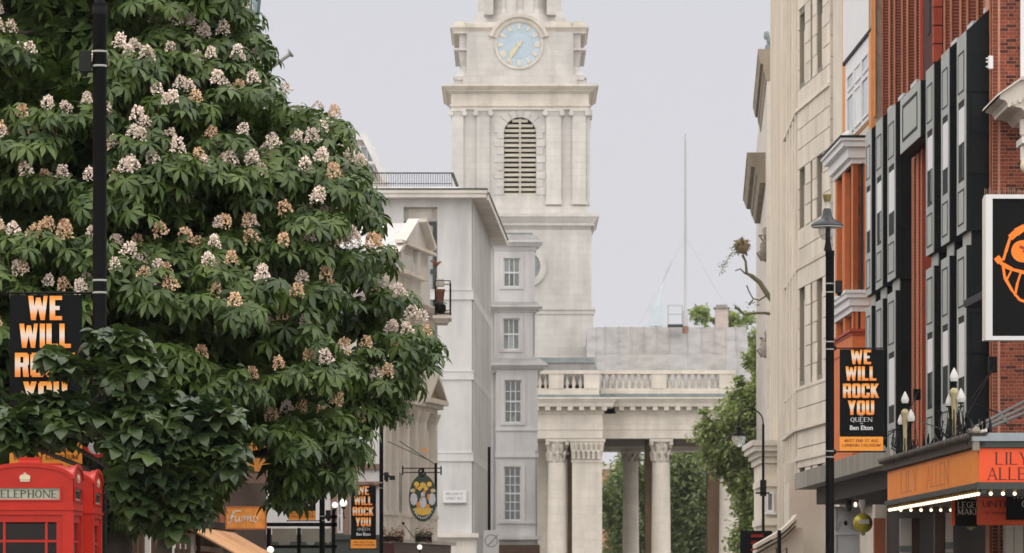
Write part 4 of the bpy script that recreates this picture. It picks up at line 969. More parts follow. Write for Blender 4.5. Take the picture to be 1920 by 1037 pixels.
for z_ in (-.1, 0, .07): q.box(-.09, -.04, -.03, .02, z_, z_+.025)
q.build('body', wpaint, cl)

# marquee canopy
nC = 2.2*1.0; fM = fT
mq = thing('theatre_marquee', 'orange theatre canopy with bulb lit edge, scalloped gutter and lettered panels', 'canopy', fr=fT)
a = fT.U(1835, nC); c = fT.U(1664, nC)
orp1 = M('pale_orange_panel', (.88, .27, .03), .6, .08, 1.5, .02); orp2 = M('red_orange_panel', (.80, .085, .015), .5, .05, 1.5, .02)
nI = -3.0
q = MB(); q.box(a, c, nI, nC-.04, 3.72, 3.95); q.box(a+.1, c-.1, nI, nC-.15, 3.0, 3.12); q.build('canopy_body', darkg, mq)
cuts = [a, fT.U(1779, nC), fT.U(1737, nC), c]
for i in range(3): MB().box(cuts[i]+.02, cuts[i+1]-.02, nC-.1, nC, 3.12, 3.71).build('side_panel', orp1, mq)
q = MB()
for i in range(22): uu = cuts[1]+.3+i*.42; 
fd = M('faded_orange_print', (.62, .20, .06), .6, 0, 1, 0)
Xs = Matrix(((-1, 0, 0, 0), (0, -1, 0, 0), (0, 0, 1, 0), (0, 0, 0, 1)))   # letters on the street side read from the street
lettering('side_lettering', 'ALLEN', 'serif', .42, fd, mq, X=Matrix.Translation(((cuts[1]+cuts[2])/2, nC+.001, 3.2)) @ Xs, width=3.3)
lettering('side_lettering', 'LILY', 'serif', .42, fd, mq, X=Matrix.Translation(((cuts[2]+cuts[3])/2-.5, nC+.001, 3.2)) @ Xs, width=2.8)
q = MB(); q.box(a, c+.1, nC-.03, nC+.05, 3.02, 3.11); q.box(a-.05, c, nC-.12, nC-.05, 2.93, 3.03); q.build('lower_edge', darkg, mq)
# gutter with scallops
q = MB(); q.box(a-.1, c+.15, nC-.1, nC+.08, 3.73, 3.86); q.frus(a-.1, c+.15, nC-.05, nC+.08, 3.86, 3.96, .0, .10); q.build('gutter', M('sooty_gutter', (.085, .072, .058), .8, .3, 5, .3), mq)
nsc = 24
for i in range(nsc):
    uu = a+(c-a)*(i+.5)/nsc; m_ = MB(); m_.lathe([(.13, 0), (.16, .05), (.12, .1), (.05, .12)], (0, 0, 0), 8, 1.6, .8)
    if i == 0: sme = m_.mesh('scallop', M('sooty_gutter', (.1, .09, .07)), True)
    link('scallop', sme, mq, (uu, nC+.1, 3.86))
q = MB(); n = 60
for i in range(n): q.ball((a+(c-a)*i/n, nC-.12, 4.0), .035, 6)
q.build('beading', white2, mq, kind='stuff')
# front end (towards the camera): local -x side, panels lie in local y/z
Xe = Matrix.Translation((a, 0, 0)) @ Matrix(((0, 1, 0, 0), (-1, 0, 0, 0), (0, 0, 1, 0), (0, 0, 0, 1)))   # e-x -> -y (to the right), e-y -> +x (away)
def ex(px): # px -> distance right of the street corner on the end face
    Yc_ = fT.Yd(a, nC); return ((px-1835)/F)*Yc_
oe = -nC
q = MB(Xe); q.box(oe-.0, oe+4.5, -.05, .0, 3.12, 3.70); q.build('end_panel', orp2, mq)
q = MB(Xe); q.box(oe-.12, oe+4.6, -.14, .05, 3.82, 3.96); q.build('end_gutter', M('blue_grey_lead', (.30, .34, .36), .5, .15, 2, .1), mq)
q = MB(Xe); q.box(oe-.05, oe+4.6, -.1, .05, 3.71, 3.82); q.box(oe-.04, oe+4.6, -.08, .1, 3.0, 3.118); q.build('end_edge', darkg, mq)
q = MB(Xe); q.box(oe-.1, oe+.0, -.12, .1, 3.66, 3.98); q.ball((oe-.05, -.05, 3.99), .08, 8); q.build('corner_block', stoneD, mq)
maroon = M('maroon_print', (.10, .008, .006), .5, 0, 1, 0)
le = oe+ex(1866); lettering('title_lettering', 'LILY', 'serif', .21, maroon, mq, X=Xe @ Matrix.Translation((le, -.051, 3.42)), center=False, width=.56)
lettering('title_lettering', 'ALLEN', 'serif', .21, maroon, mq, X=Xe @ Matrix.Translation((oe+ex(1851), -.051, 3.16)), center=False, width=.86)
# bulbs
bulb = M('lit_bulb', (.9, .85, .75), .3, 0, 1, 0, emit=(1, .78, .52, .75))
bme = MB().ball((0, 0, 0), .034, 10).mesh('bulb', bulb, True); sme2 = MB().lathe([(.03, .03), (.035, .09)], n=8).mesh('bulb_socket', M('brass', (.45, .3, .1), .4, .1, 4, 0, metal=.6), True)
def bulb_at(u, n, z):
    o = link('bulb', bme, mq, (u, n, z)); link('socket', sme2, o, (0, 0, 0))
nbl = 34
for i in range(nbl): bulb_at(a+(c-a)*(i+.5)/nbl, nC-.02, 2.925)
for px in (1858, 1881, 1903, 1925): bulb_at(a+.02, nC-ex(px), 2.925)
Yfar = fT.Yd(c, nC)
for px in (1688, 1707, 1726, 1745, 1763, 1782): bulb_at(c-.1, nC-(px-1664)/F*Yfar, 2.925)
# lettered boards hung under the canopy (seen face on)
blk = M('black_board', (.0035, .0035, .0035), .7, .1, 3, 0, spec=.15); cream = M('cream_print', (.72, .66, .55), .5, 0, 1, 0)
def hung(px0, px1, py0, py1, Y, mat, label, texts):
    x0, _, z1 = P(px0, py0, Y); x1, _, z0 = P(px1, py1, Y)
    t = thing('poster_board', label, 'poster board', (x0, Y, z0)); MB().box(0, x1-x0, 0, .05, 0, z1-z0).build('board', mat, t)
    for (s_, px, py, h, w_, m_, st) in texts:
        lettering('lettering', s_, st, h*Y/F, m_, t, X=Matrix.Translation(((px-px0)*Y/F, -.002, (py1-py)*Y/F)), center=False, width=w_*Y/F)
    q = MB(); q.tube([(.1, .02, z1-z0), (.1, .02, 3.0-z0)], .012, 5); q.tube([(x1-x0-.1, .02, z1-z0), (x1-x0-.1, .02, 3.0-z0)], .012, 5); q.build('hanger', black, t)
    return t
hung(1784, 1960, 924, 985, 80.0, orp2, 'red orange poster board partly covered by two black lettered boards', [])
hung(1791, 1833, 920, 986, 79.6, blk, 'black board reading LEGE MAKE under the canopy corner', [('M', 1820, 937, 10, 9, cream, 'serif'), ('LEGEND', 1796, 952, 11, 52, cream, 'serif'), ('MAKER', 1796, 965, 11, 50, cream, 'serif')])
hung(1832, 1960, 912, 983, 79.0, orp2, 'orange board reading LIM UNTI under the lit canopy front', [('LIMITED', 1858, 933, 12, 62, maroon, 'serif'), ('UNTIL', 1842, 951, 12, 55, maroon, 'sans'), ('TILL SEPTEMBER', 1846, 964, 4, 44, maroon, 'sans')])
hung(1887, 1960, 905, 975, 78.5, blk, 'black board at the right edge with cream letters AS', [('AS', 1901, 935, 12, 18, cream, 'serif'), ('C', 1916, 951, 12, 9, cream, 'serif')])
# things under the canopy
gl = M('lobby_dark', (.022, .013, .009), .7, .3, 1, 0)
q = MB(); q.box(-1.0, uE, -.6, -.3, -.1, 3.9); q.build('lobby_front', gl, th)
for (px, w_, m_, lb) in ((1699, .5, white2, ''), (1780, .32, white2, ''), (1718, .30, brown, ''), (1762, .4, brown, ''), (1650, .5, orangeb, '')):
    Yq = 89.5 if px > 1740 else 96; x = (px-960)/F*Yq; t_ = thing('entrance_pillar', {1699: 'pale capped pillar at the far side of the theatre entrance', 1780: 'pale capped pillar behind the hanging black board', 1718: 'brown timber post right of the far pale pillar', 1762: 'brown timber post left of the near pale pillar', 1650: 'orange timber post beneath the dark far canopy'}[px], 'pillar', (x, Yq, 0))
    q = MB(); q.box(-w_/4, w_/4, 0, .3, 0, 2.92); q.build('shaft', m_, t_)
    if m_ is white2: q = MB(); q.box(-w_/3.6, w_/3.6, -.04, .32, 2.02, 2.08); q.box(-w_/3.8, w_/3.8, -.03, .32, 2.16, 2.3); q.build('cap', verdi, t_)
cp_ = thing('stone_pillar', 'cream stone pillar beside the brick below the orange board', 'pillar', (Xp(1852), 84.5, 0))
q = MB(); q.box(0, .17, 0, .4, 0, 3.1); q.box(.18, .36, -.01, .4, 0, 3.1); q.build('shaft', stoneC, cp_); MB().box(0, .37, -.015, .4, 1.98, 2.0).build('joint_line', joint, cp_)
gd = thing('green_pennant', 'small green pointed pennant below the black board under the canopy', 'pennant', P(1820, 988, 81))
q = MB(); q.prism([(-.1, 0), (.1, 0), (0, -.07)], 0, .02); q.build('pennant', M('pennant_green', (.2, .3, .12), .6, .1, 2, 0), gd)

# lamps on the marquee
opal = M('opal_flame_shade', (.74, .72, .68), .35, .12, 25, .8, emit=(1, .95, .9, .03)); brass2 = M('cream_brass_post', (.45, .38, .20), .5, .15, 6, .1)
def flame(q, c, r, h):
    q.lathe([(r*.75, 0), (r*1.0, .22*h), (r*.98, .38*h), (r*.72, .6*h), (r*.4, .8*h), (r*.16, .94*h), (.004, h)], c, 12)
def canopy_lamp(px, base, lbl, s=1.):
    u_ = fT.U(px, nC-.15); p = fT.W(u_, nC-.15, 3.95); t = thing('canopy_lamp', lbl, 'lamp', tuple(p), group='flame shaded lamps on the theatre canopy')
    MB().lathe([(.10*s, 0), (.05*s, .05), (.035*s, .3*s), (.045*s, .5*s), (.042*s, .55*s), (.06*s, .86*s), (.08*s, .9*s), (.08*s, .95*s), (.04*s, 1.0*s)], n=10).build('post', brass2, t, smooth=True)
    for (dx, dy, z, r, h) in ((0, 0, 1.12, .08, .25), (.12, -.03, .74, .085, .26), (-.085, .1, .68, .06, .22)):
        q = MB(); q.tube([(0, 0, .8*s*.7), (dx*.7*s, dy*s, (z-.22)*s), (dx*s, dy*s, (z-.1)*s), (dx*s, dy*s, z*s)], .016*s, 6); q.lathe([(.05*s, z*s-.03), (.06*s, z*s)], (dx*s, dy*s, 0), 8); a_ = q.build('lamp_arm', black, t)
        q = MB(); flame(q, (dx*s, dy*s, z*s), r*s, h*s); q.build('shade', opal, a_, smooth=True)
    q = MB()
    for i in range(20):
        a_ = i*math.pi/10+.2; r = random.uniform(.13, .3)*s; hh = random.uniform(.25, .62)*s
        q.tube([(.03*math.cos(a_), .03*math.sin(a_), .03), (r*math.cos(a_), r*math.sin(a_), hh*.45), (r*.8*math.cos(a_), r*.8*math.sin(a_), hh), (r*1.15*math.cos(a_), r*1.15*math.sin(a_), hh*1.02)], [.008, .016, .013, .004], 5)
    q.build('iron_leaf', blackm, t)
canopy_lamp(1789, 816, 'three shaded flame lamp on the canopy, nearer and taller of the two', 1.0)
canopy_lamp(1697, 843, 'three shaded flame lamp on the canopy, farther one beside the banner', .96)
cb = thing('iron_cresting', 'black iron scrollwork standing along the canopy edge between the lamps', 'cresting', fr=fT)
q = MB()
for i in range(26):
    uu = a+.6+i*.5; h = random.uniform(.12, .42); q.tube([(uu, nC-.3, 3.95), (uu+random.uniform(-.2, .2), nC-.3, 3.95+h*.6), (uu+random.uniform(-.4, .4), nC-.3, 3.95+h)], [.02, .03, .008], 5)
for uu in (3.9, 5.2):
    for r in (.12, .2): q.tube([(a+uu+r*math.cos(k*.6), nC-.3, 4.3+r*math.sin(k*.6)) for k in range(11)], .015, 5)
build_each(q, 'scrollwork', black, cb)
st_ = thing('canopy_tie_rods', 'bundle of slanting iron tie rods holding the canopy near the right edge', 'tie rods', fr=fT)
q = MB(); rod = M('grey_iron', (.12, .12, .11), .5, .2, 4, .1)
for k_, (pa, ya, pb2, yb2) in enumerate(((1815, 808, 1935, 745), (1820, 812, 1935, 757), (1832, 812, 1935, 768))):
    p0 = Matrix.Translation((-fT.o[0], -fT.o[1], 0)) @ Vector(P(pa, ya, 76.2-k_*.3)); p1 = Matrix.Translation((-fT.o[0], -fT.o[1], 0)) @ Vector(P(pb2, yb2, 80-k_*.3))
    im = Matrix.Rotation(-fT.rot, 4, 'Z'); q.tube([im @ p0, im @ p1], .03, 6)
    q.ball(im @ ((p0+p1)/2), .06, 6)
q.build('tie_rod', rod, st_)
q = MB(); im = Matrix.Rotation(-fT.rot, 4, 'Z')
def WL(px, py, Y): return im @ (Vector(P(px, py, Y))-Vector((fT.o[0], fT.o[1], 0)))
for (p0, p1) in (((1866, 684, 87), (1820, 750, 78)), ((1866, 684, 87), (1790, 820, 76)), ((1722, 733, 95), (1700, 780, 86)), ((1815, 752, 77), (1890, 782, 80)), ((1725, 790, 86), (1770, 806, 78)), ((1650, 830, 90), (1697, 790, 86))):
    q.tube([WL(*p0), WL(*p1)], .012, 5)
q.box(*(lambda v: (v.x-.1, v.x+.1, v.y-.08, v.y+.08, v.z-.16, v.z+.16))(WL(1861, 684, 87))); q.box(*(lambda v: (v.x-.08, v.x+.08, v.y-.08, v.y+.08, v.z-.12, v.z+.12))(WL(1719, 740, 95)))
q.build('stay_wire', black, st_)

# black poster board with a sketched orange mask
Yk = 78.; e = Yk/F
bb = thing('billboard', 'large white framed black poster with a rough orange painted face', 'billboard', P(1848, 638, Yk), math.radians(1.5))
W_, H_ = 200*e, 273*e
q = MB(); q.box(.12, W_, 0, .3, .10, H_-.02); q.build('box', blk, bb)
q = MB(); q.wall(.0, W_+.1, 0, H_, -.05, .3, [(.12, W_-.03, .075, H_-.075)]); q.build('white_frame', wpaint, bb)
q = MB(); q.box(-.02, 0, -.03, .3, .0, H_-.05); q.build('frame_side', white2, bb)
op = M('orange_drawing', (.95, .22, .01), .5, .12, 12, 0)
def stroke(mb, pts, w, y=-.006):
    for i in range(len(pts)-1):
        (x0, y0), (x1, y1) = pts[i], pts[i+1]; dx, dy = x1-x0, y1-y0; l = math.hypot(dx, dy) or 1; nx, ny = -dy/l*w/2, dx/l*w/2
        ww = 1+.3*math.sin(i*2.1)
        mb.prism([((a_-1848)*e, (638-b_)*e) for a_, b_ in ((x0+nx*ww, y0+ny*ww), (x1+nx, y1+ny), (x1-nx, y1-ny), (x0-nx*ww, y0-ny*ww))], y-.0008*(i % 5), 0)
q = MB(); stroke(q, [(1894, 446), (1905, 436), (1922, 425), (1950, 424), (1985, 440)], 12); stroke(q, [(1881, 488), (1886, 472), (1894, 446)], 5)
stroke(q, [(1869, 484), (1880, 496), (1898, 505), (1925, 512), (1960, 508), (1995, 490)], 7, -.009); stroke(q, [(1868, 482), (1876, 492)], 12, -.012); q.build('drawn_outline', op, bb)
q = MB(); stroke(q, [(1881, 500), (1884, 520), (1898, 545), (1912, 562), (1935, 570), (1965, 560), (1990, 520)], 5); stroke(q, [(1896, 508), (1888, 524)], 3.5, -.01); stroke(q, [(1914, 512), (1908, 530), (1903, 555)], 4, -.01); stroke(q, [(1934, 514), (1932, 566)], 4, -.01); stroke(q, [(1955, 510), (1962, 558)], 4, -.01); q.build('drawn_teeth', op, bb)
q = MB(); 
for (r, y) in ((22, -.006),): q.prism([((1918-1848+r*math.cos(k*math.pi/10))*e, (638-471+r*.95*math.sin(k*math.pi/10))*e) for k in range(20)], y, 0)
q.build('drawn_eye', op, bb)
q = MB(); stroke(q, [(1912, 462), (1922, 466), (1930, 462)], 5, -.012); stroke(q, [(1918, 470), (1926, 474)], 4, -.013); q.build('drawn_pupil', M('deep_red_drawing', (.35, .02, .01), .5, .1, 9, 0), bb)
q = MB()
for i in range(46): x = i*.043; q.tube([(x, .15, H_), (x+random.uniform(-.03, .03), .15+random.uniform(-.03, .03), H_+random.uniform(.09, .15))], .006, 4)
q.build('bird_spikes', tim, bb)
MB().box(.8, 1.1, .3, 9, 1.2, 1.35).build('support_beam', black, bb)

# ================================================================ terracotta fronted building
U = fT.U
tcb = thing('terracotta_building', 'narrow building with orange terracotta oriel, white upper window and dark street canopy', 'building', fr=fT)
uA, uB = U(1641)+.05, U(1562); zz = lambda py, px=1600, n=0: fT.Z(py, U(px, n), n)
MB().box(uA, uB, -9, 0, -.1, 27).build('wall', stoneP, tcb)
MB().box(uA, uA+.6, -.5, .1, 4, 27).build('orange_strip', M('ochre_brick', (.62, .27, .09), .8, .12, 4, .1), tcb)
nO = .5; o0 = U(1600, nO); o1 = U(1566, nO)
# upper white window
w0, w1 = U(1636, .06), U(1583, .06)
MB().box(w0-.2, w1+.9, 0, .03, zz(262), 27).build('ochre_surround', M('ochre_brick', (.6, .3, .1), .8, .12, 4, .1), tcb)
q = MB(); q.box(w0, w1, .03, .10, fT.Z(118, w1, .1), fT.Z(118, w1, .1)+2.15); q.build('white_fascia', wpaint, tcb)
zf_ = fT.Z(118, w1, .1)
q = MB(); q.box(w0, w1+.3, .03, .16, zf_+2.15, zf_+2.35); q.box(w0, w1+.4, .03, .22, zf_+2.35, zf_+2.5); q.build('fascia_cornice', stoneD, tcb)
q = MB(); q.box(w0, w1, .03, .11, zf_-.09, zf_); q.build('fascia_base', blackm, tcb)
MB().box(w0+.15, w1-.3, .03, .06, zz(258), zf_-.09).build('white_window_box', wpaint, tcb)
# casements and glazing of the white window
for k_ in range(3):
    ua_ = w0+.8+k_*(w1-w0-1.6)/3; ub_ = ua_+(w1-w0-1.6)/3-.3
    for (za, zb3) in ((zz(250), zz(176)), (zz(168), zf_-.5)): window(tcb, ua_, ub_, za, zb3, .06, 1, 1, wpaint, wpaint if k_ % 2 else glassb, out=1, depth=.04, sill=False)
# return face of the white box towards the camera: glazed too
# cornice round the oriel
zc = zz(262, 1600, nO)
def oriel(mb, z0, z1, n0, ext=0.): mb.box(o0-ext, o1+ext, -.1, n0, z0, z1)
q = MB()
for (z0, z1, e_) in ((zc-.62, zc-.48, .06), (zc-.48, zc-.2, .16), (zc-.2, zc-.05, .3), (zc-.05, zc+.02, .36)): oriel(q, z0, z1, nO+e_, e_)
q.build('oriel_cornice', wpaint, tcb)
q = MB(); oriel(q, zc+.02, zc+.08, nO+.38, .38); q.build('cornice_lead', blackm, tcb)
zl = zz(548, 1600, nO)
q = MB(); oriel(q, 3.5, zc-.62, nO-.12); q.build('oriel_core', M('oriel_glass', (.05, .05, .05), .2, .3, 2, 0), tcb)
# terracotta piers, arches and small panes, on the camera side and the street side
def tp(mb, lo, hi, z0, z1): mb.box(lo, hi, nO-.14, nO, z0, z1)
Xr = Matrix.Translation((o0, 0, 0)) @ Matrix(((0, 1, 0, 0), (-1, 0, 0, 0), (0, 0, 1, 0), (0, 0, 0, 1)))   # return face: x to the right (towards the wall)
zh = zz(330, 1600, nO); z_l = zl+.05
ow_ = nO+.12
zbands = [(z_l, zh)]
q = MB(); q.box(o0, o0+.5, nO-.2, nO, z_l, zc-.62); q.box(o1-.5, o1, nO-.2, nO, z_l, zc-.62); m3 = (o0+o1)/2; q.box(m3-.35, m3+.35, nO-.2, nO+.02, z_l, zc-.62); q.box(o0, o1, nO-.16, nO-.01, zh+.5, zc-.62); q.build('street_pier', terra, tcb)
q = MB(Xr); q.box(-nO, -nO+.20, -.0, .16, z_l, zc-.62); q.box(-nO+.27, -nO+.38, -.02, .16, z_l, zc-.62); q.box(-nO, .1, -.01, .16, zh+.55, zc-.62); q.build('return_pier', terra, tcb)
q = MB(Xr); q.box(-nO+.20, -nO+.235, .03, .16, z_l, zh+.2); q.box(-nO+.40, -nO+.46, .0, .16, z_l, zh+.2); q.build('white_mullion', wpaint, tcb)
q = MB(Xr); q.lathe([(.045, z_l), (.045, zh+.1), (.07, zh+.3)], (-nO+.50, -.02, 0), 8); q.build('slim_column', terra, tcb)
q = MB()
q.box(o0-.03, o1, nO, nO+.06, zh+.62, zh+.8); q.prism([(o0+.2, zh+.4), (m3-1.4, zh+.95), (m3-1.5, zh+1.1), (o0-.05, zh+.6)], nO, nO+.14)
q.build('white_swag', wpaint, tcb)
q = MB(Xr); q.box(-nO-.05, .1, -.08, .0, zh+.42, zh+.62); q.prism([(-nO+.15, zh+.3), (-nO+.3, zh+.45), (.1, zh+.45), (.1, zh+.05), (-.06, zh+.1), (-nO+.26, zh+.36)], -.1, .0); q.build('white_swag', wpaint, tcb)
for i in range(3):
    uu = m3-1.6+i*1.4; q = MB(); q.ball((uu, nO+.05, zh+.95), .22, 8, 1.5); q.build('carved_figure', wpaint, tcb, smooth=True)
q = MB()
for (z0, z1, e_) in ((zl-.5, zl-.35, .04), (zl-.35, zl-.15, .12), (zl-.15, zl-.03, .2), (zl-.03, zl+.05, .24)): oriel(q, z0, z1, nO+e_, e_)
q.build('white_sill_cornice', wpaint, tcb)
zp0 = zz(622, 1600, nO)
q = MB(); q.box(o0, o0+.4, nO-.12, nO, 3.9, zl-.5); q.box(o1-.4, o1, nO-.12, nO, 3.9, zl-.5); q.box(m3-.25, m3+.25, nO-.12, nO, 3.9, zl-.5); q.box(o0, o1, nO-.1, nO+.03, 3.9, zp0); q.build('street_pier', terra, tcb)
q = MB(Xr); q.box(-nO, -nO+.06, 0, .14, zp0, zl-.5); q.box(-nO+.19, -nO+.31, -.01, .14, zp0, zl-.5); q.box(-nO+.44, .1, -.01, .14, zp0, zl-.5); q.box(-nO, .1, -.005, .14, 3.9, zp0); q.build('return_pier', terra, tcb)
q = MB(Xr); q.box(-nO+.06, -nO+.19, .04, .12, zp0, zl-.5); q.box(-nO+.31, -nO+.44, .04, .12, zp0, zl-.5); q.build('white_pane', wpaint, tcb)
q = MB()
for (z0, z1, e_) in ((zp0-.08, zp0, .05), (zp0, zp0+.07, .1), (zp0-.5, zp0-.44, .04)): oriel(q, z0, z1, nO+e_, e_)
q.build('terracotta_ledge', terrad, tcb)
# dark street canopy
dc = thing('dark_canopy', 'weathered grey fascia canopy with dark underside left of the orange marquee', 'canopy', fr=fT)
cA, cB = fT.U(1664, nC)+.4, fT.U(1494, nC)
MB().box(cA, cB, -.0, nC, 3.86, 4.02).build('canopy_top', M('grey_fascia', (.30, .28, .23), .7, .15, 1, .1, streak=.3), dc)
k3 = 0; uu = cA
while uu < cB-.1:
    u2 = min(uu+3.4, cB); piece('fascia_panel', M('grey_fascia', (.30, .28, .23)), dc, uu+.015, u2-.015, nC, nC+.05, 3.86, 4.26); uu = u2
MB().box(cA, cB-.05, nC-.1, nC, 4.02, 4.22).build('fascia_back', joint, dc)
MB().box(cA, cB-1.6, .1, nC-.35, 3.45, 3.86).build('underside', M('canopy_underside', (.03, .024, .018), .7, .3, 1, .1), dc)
q = MB(); q.box(cB-.0, cB+.05, 0, nC+.05, 3.86, 4.26); q.build('end_panel', M('grey_fascia', (.3, .28, .23)), dc)
bx = thing('white_shop_bay', 'white painted shop surround with arch moulding behind the lamp post, under the dark canopy', 'shopfront', P(1590, 1115, 104)[:2]+(0,))
e = 104/F; q = MB(); q.box(-24*e, 22*e, 0, .5, 0, 165*e+CZ); q.box(-24*e, 22*e, -.06, 0, CZ+112*e, CZ+118*e); q.box(-26*e, -22*e, -.05, 0, 0, CZ+165*e); q.box(-14*e, 0, -.05, 0, CZ+137*e, CZ+141*e)
q.build('surround', wpaint, bx)
q = MB(); q.prism([(math.cos(k*math.pi/10)*r*e-7*e, CZ+125*e+math.sin(k*math.pi/10)*r*e*1.6) for r, ks in ((14, range(11)), (11.5, range(10, -1, -1))) for k in ks], -.05, .0); q.build('arch_moulding', wpaint, bx)
q = MB(); q.ball((-5*e, -.12, CZ+134*e), .045, 8, 1.5); q.build('shop_lock', black, bx)
for (px, py, w_, m_, lb) in ((1592, 947, .085, darkg, 'dark hanging lantern under the canopy, left of the lit bulb'), (1616, 945, .07, opal, 'pale glass lantern above the golden ball')):
    t = thing('hanging_lantern', lb, 'lantern', P(px, py, 101)); q = MB(); q.lathe([(.02, .22), (w_, .1), (w_*1.1, 0), (w_*.6, -.12), (.01, -.16)], n=10); q.build('lantern_body', m_, t, smooth=True); q = MB(); q.tube([(0, 0, .2), (0, 0, .8)], .01, 4); q.build('chain', black, t)
t = thing('bare_bulb', 'small lit bare bulb hanging between the two lanterns', 'bulb', P(1604, 946, 101)); MB().ball((0, 0, 0), .04, 8, 1.6).build('glass_bulb', bulb, t, smooth=True); q = MB(); q.tube([(0, 0, .05), (0, 0, .8)], .008, 4); q.build('flex', black, t)
hb_ = thing('golden_ball_sign', 'golden ball sign with pale lettering hanging at the shop under the dark canopy', 'sign', P(1618, 981, 98))
MB().ball((0, 0, 0), .225, 28).build('ball', M('golden_ball', (.50, .42, .04), .35, .1, 4, .0, metal=.35), hb_, smooth=True)
q = MB(); q.lathe([(.03, -.22), (.06, -.235), (.04, -.28), (.01, -.29)], n=8); q.tube([(.0, 0, .22), (0, 0, .36)], .02, 6); q.build('finial', gold, hb_)
lettering('lettering', 'HUB', 'block', .1, wpaint, hb_, X=Matrix.Translation((0, -.226, -.02)), width=.24)

# ================================================================ pale curved stone building
kb0 = U(1556)+.3; oP = fT.W(U(1558), 0, 0)
g1 = Fr(oP.x, oP.y, -.07, 1.)
l1 = g1.U(1497); p1 = g1.W(l1); g2 = Fr(p1.x, p1.y, .0175, 1.); l2 = g2.U(1473); p2 = g2.W(l2); g3 = Fr(p2.x, p2.y, .046, 1.); l3 = 30.
pbld = thing('curved_stone_building', 'tall pale limestone building whose windowed front curves away beside the lamp post', 'building', fr=g1)
inv = g1.mat.inverted()
def zfac(g, px, py): return g.Z(py, g.U(px))
def facet(g, L, cols, zs_rows, first):
    Xg = inv @ g.mat
    holes = []
    for (a_, c_) in cols:
        ua_, uc_ = g.U(a_), g.U(c_)
        for (z0, z1) in zs_rows: holes.append((min(ua_, uc_), max(ua_, uc_), z0, z1))
    if L < 12: holes.append((.5, L-.4, zfac(g1, 1510, 237), zfac(g1, 1510, 229)))
    b = MB(Xg); b.wall(0, L, -.1, 26, -.45, 0, holes); b.build('wall', joint if first else stoneP, pbld)
    b = MB(Xg); b.box(0, L, -6, -.46, -.1, 26); b.build('inner_wall', stoneP, pbld)
    for h in holes:
        if h[3]-h[2] > 1.2:
            q = MB(Xg); q.box(h[0]+.02, h[1]-.02, -.34, -.12, h[2]+.02, h[3]-.45); q.build('window', stoneP, pbld)
    # courses of blocks
    stf = MB(Xg); nblk = [0]
    H = .60; z = 3.2; k = 0
    while z < 26:
        u = -(k % 2)*.55
        while u < L:
            a_ = max(u+.014, .0); c_ = min(u+1.1-.014, L-.0)
            segs = [(a_, c_)]
            for h in holes:
                if h[2] < z+H*.5 < h[3]:
                    ns_ = []
                    for (p_, r_) in segs:
                        if h[1] <= p_ or h[0] >= r_: ns_.append((p_, r_))
                        else:
                            if h[0]-p_ > .05: ns_.append((p_, h[0]))
                            if r_-h[1] > .05: ns_.append((h[1], r_))
                    segs = ns_
            for (p_, r_) in segs:
                if r_-p_ < .05: continue
                nn = .03+random.uniform(-.003, .003)
                if first and COUNT[0] < 296 and z < 20.5: piece('stone_block', stoneP, pbld, p_, r_, .001, nn, z+.014, z+H-.014, Xg); COUNT[0] += 1
                else: stf.box(p_, r_, .001, nn, z+.014, z+H-.014)
            u += 1.1
        z += H; k += 1
    if first: stf.build('stone_courses', stoneP, pbld, kind='stuff')
    else:
        for i in range(int(L/1.75)):
            u = .35+i*1.75; q = MB(Xg); q.box(u, u+.62, .001, .075, 3.4, 26); q.build('pilaster', stoneP, pbld)
COUNT = [0]
z1a, z1b = zfac(g1, 1510, 440), zfac(g1, 1510, 312); z2a, z2b = zfac(g1, 1510, 712), zfac(g1, 1510, 530)
z3a, z3b = zfac(g1, 1510, 150), zfac(g1, 1510, 20)
rows = [(z1a, z1b), (z2a, z2b), (z3a, z3b), (zfac(g1, 1510, 515), zfac(g1, 1510, 505)), (zfac(g1, 1510, 462), zfac(g1, 1510, 452)), (3.3, zfac(g1, 1510, 862))]
facet(g1, l1, [(1500, 1511), (1521, 1525), (1533, 1544)], rows, True)
facet(g2, l2, [(1476, 1480), (1485, 1489)], rows, False)
facet(g3, l3, [(1468, 1470.5), (1462, 1464.5), (1454, 1456.5)], rows, False)
def bandP(z0, z1, p, nm='string_course', m=stoneP, lb=None):
    for g, L in ((g1, l1), (g2, l2)):
        q = MB(inv @ g.mat); q.box(-.0, L+.0, .0, p, z0, z1); q.build(nm, m, pbld)
zb1 = zfac(g1, 1510, 232); bandP(zb1+.5, zb1+.60, .09)
zb2 = zfac(g1, 1510, 500); bandP(zb2, zb2+.12, .06)
zb3 = zfac(g1, 1510, 722); bandP(zb3-.10, zb3, .05); zb4 = zfac(g1, 1510, 800); bandP(zb4, zb4+.08, .07)
zb5 = zfac(g1, 1510, 862); bandP(zb5, zb5+.14, .08); bandP(zb5+.9, zb5+1.0, .14)
# near end wall, facing the camera, of large blocks
ew = MB(); ew.box(-.0, .01, -6, 0, -.1, 26); 
eb = MB(); eb.box(.0, .4, -1.5, -.001, -.1, 26); 
for k in range(36):
    z = 4.6+k*.6; piece('corner_block', stoneP, pbld, -.03-random.uniform(0, .004), .02, -.62, .03, z+.01, z+.59); piece('corner_block', stoneP, pbld, -.031, .02, -1.6, -.64, z+.01, z+.59)
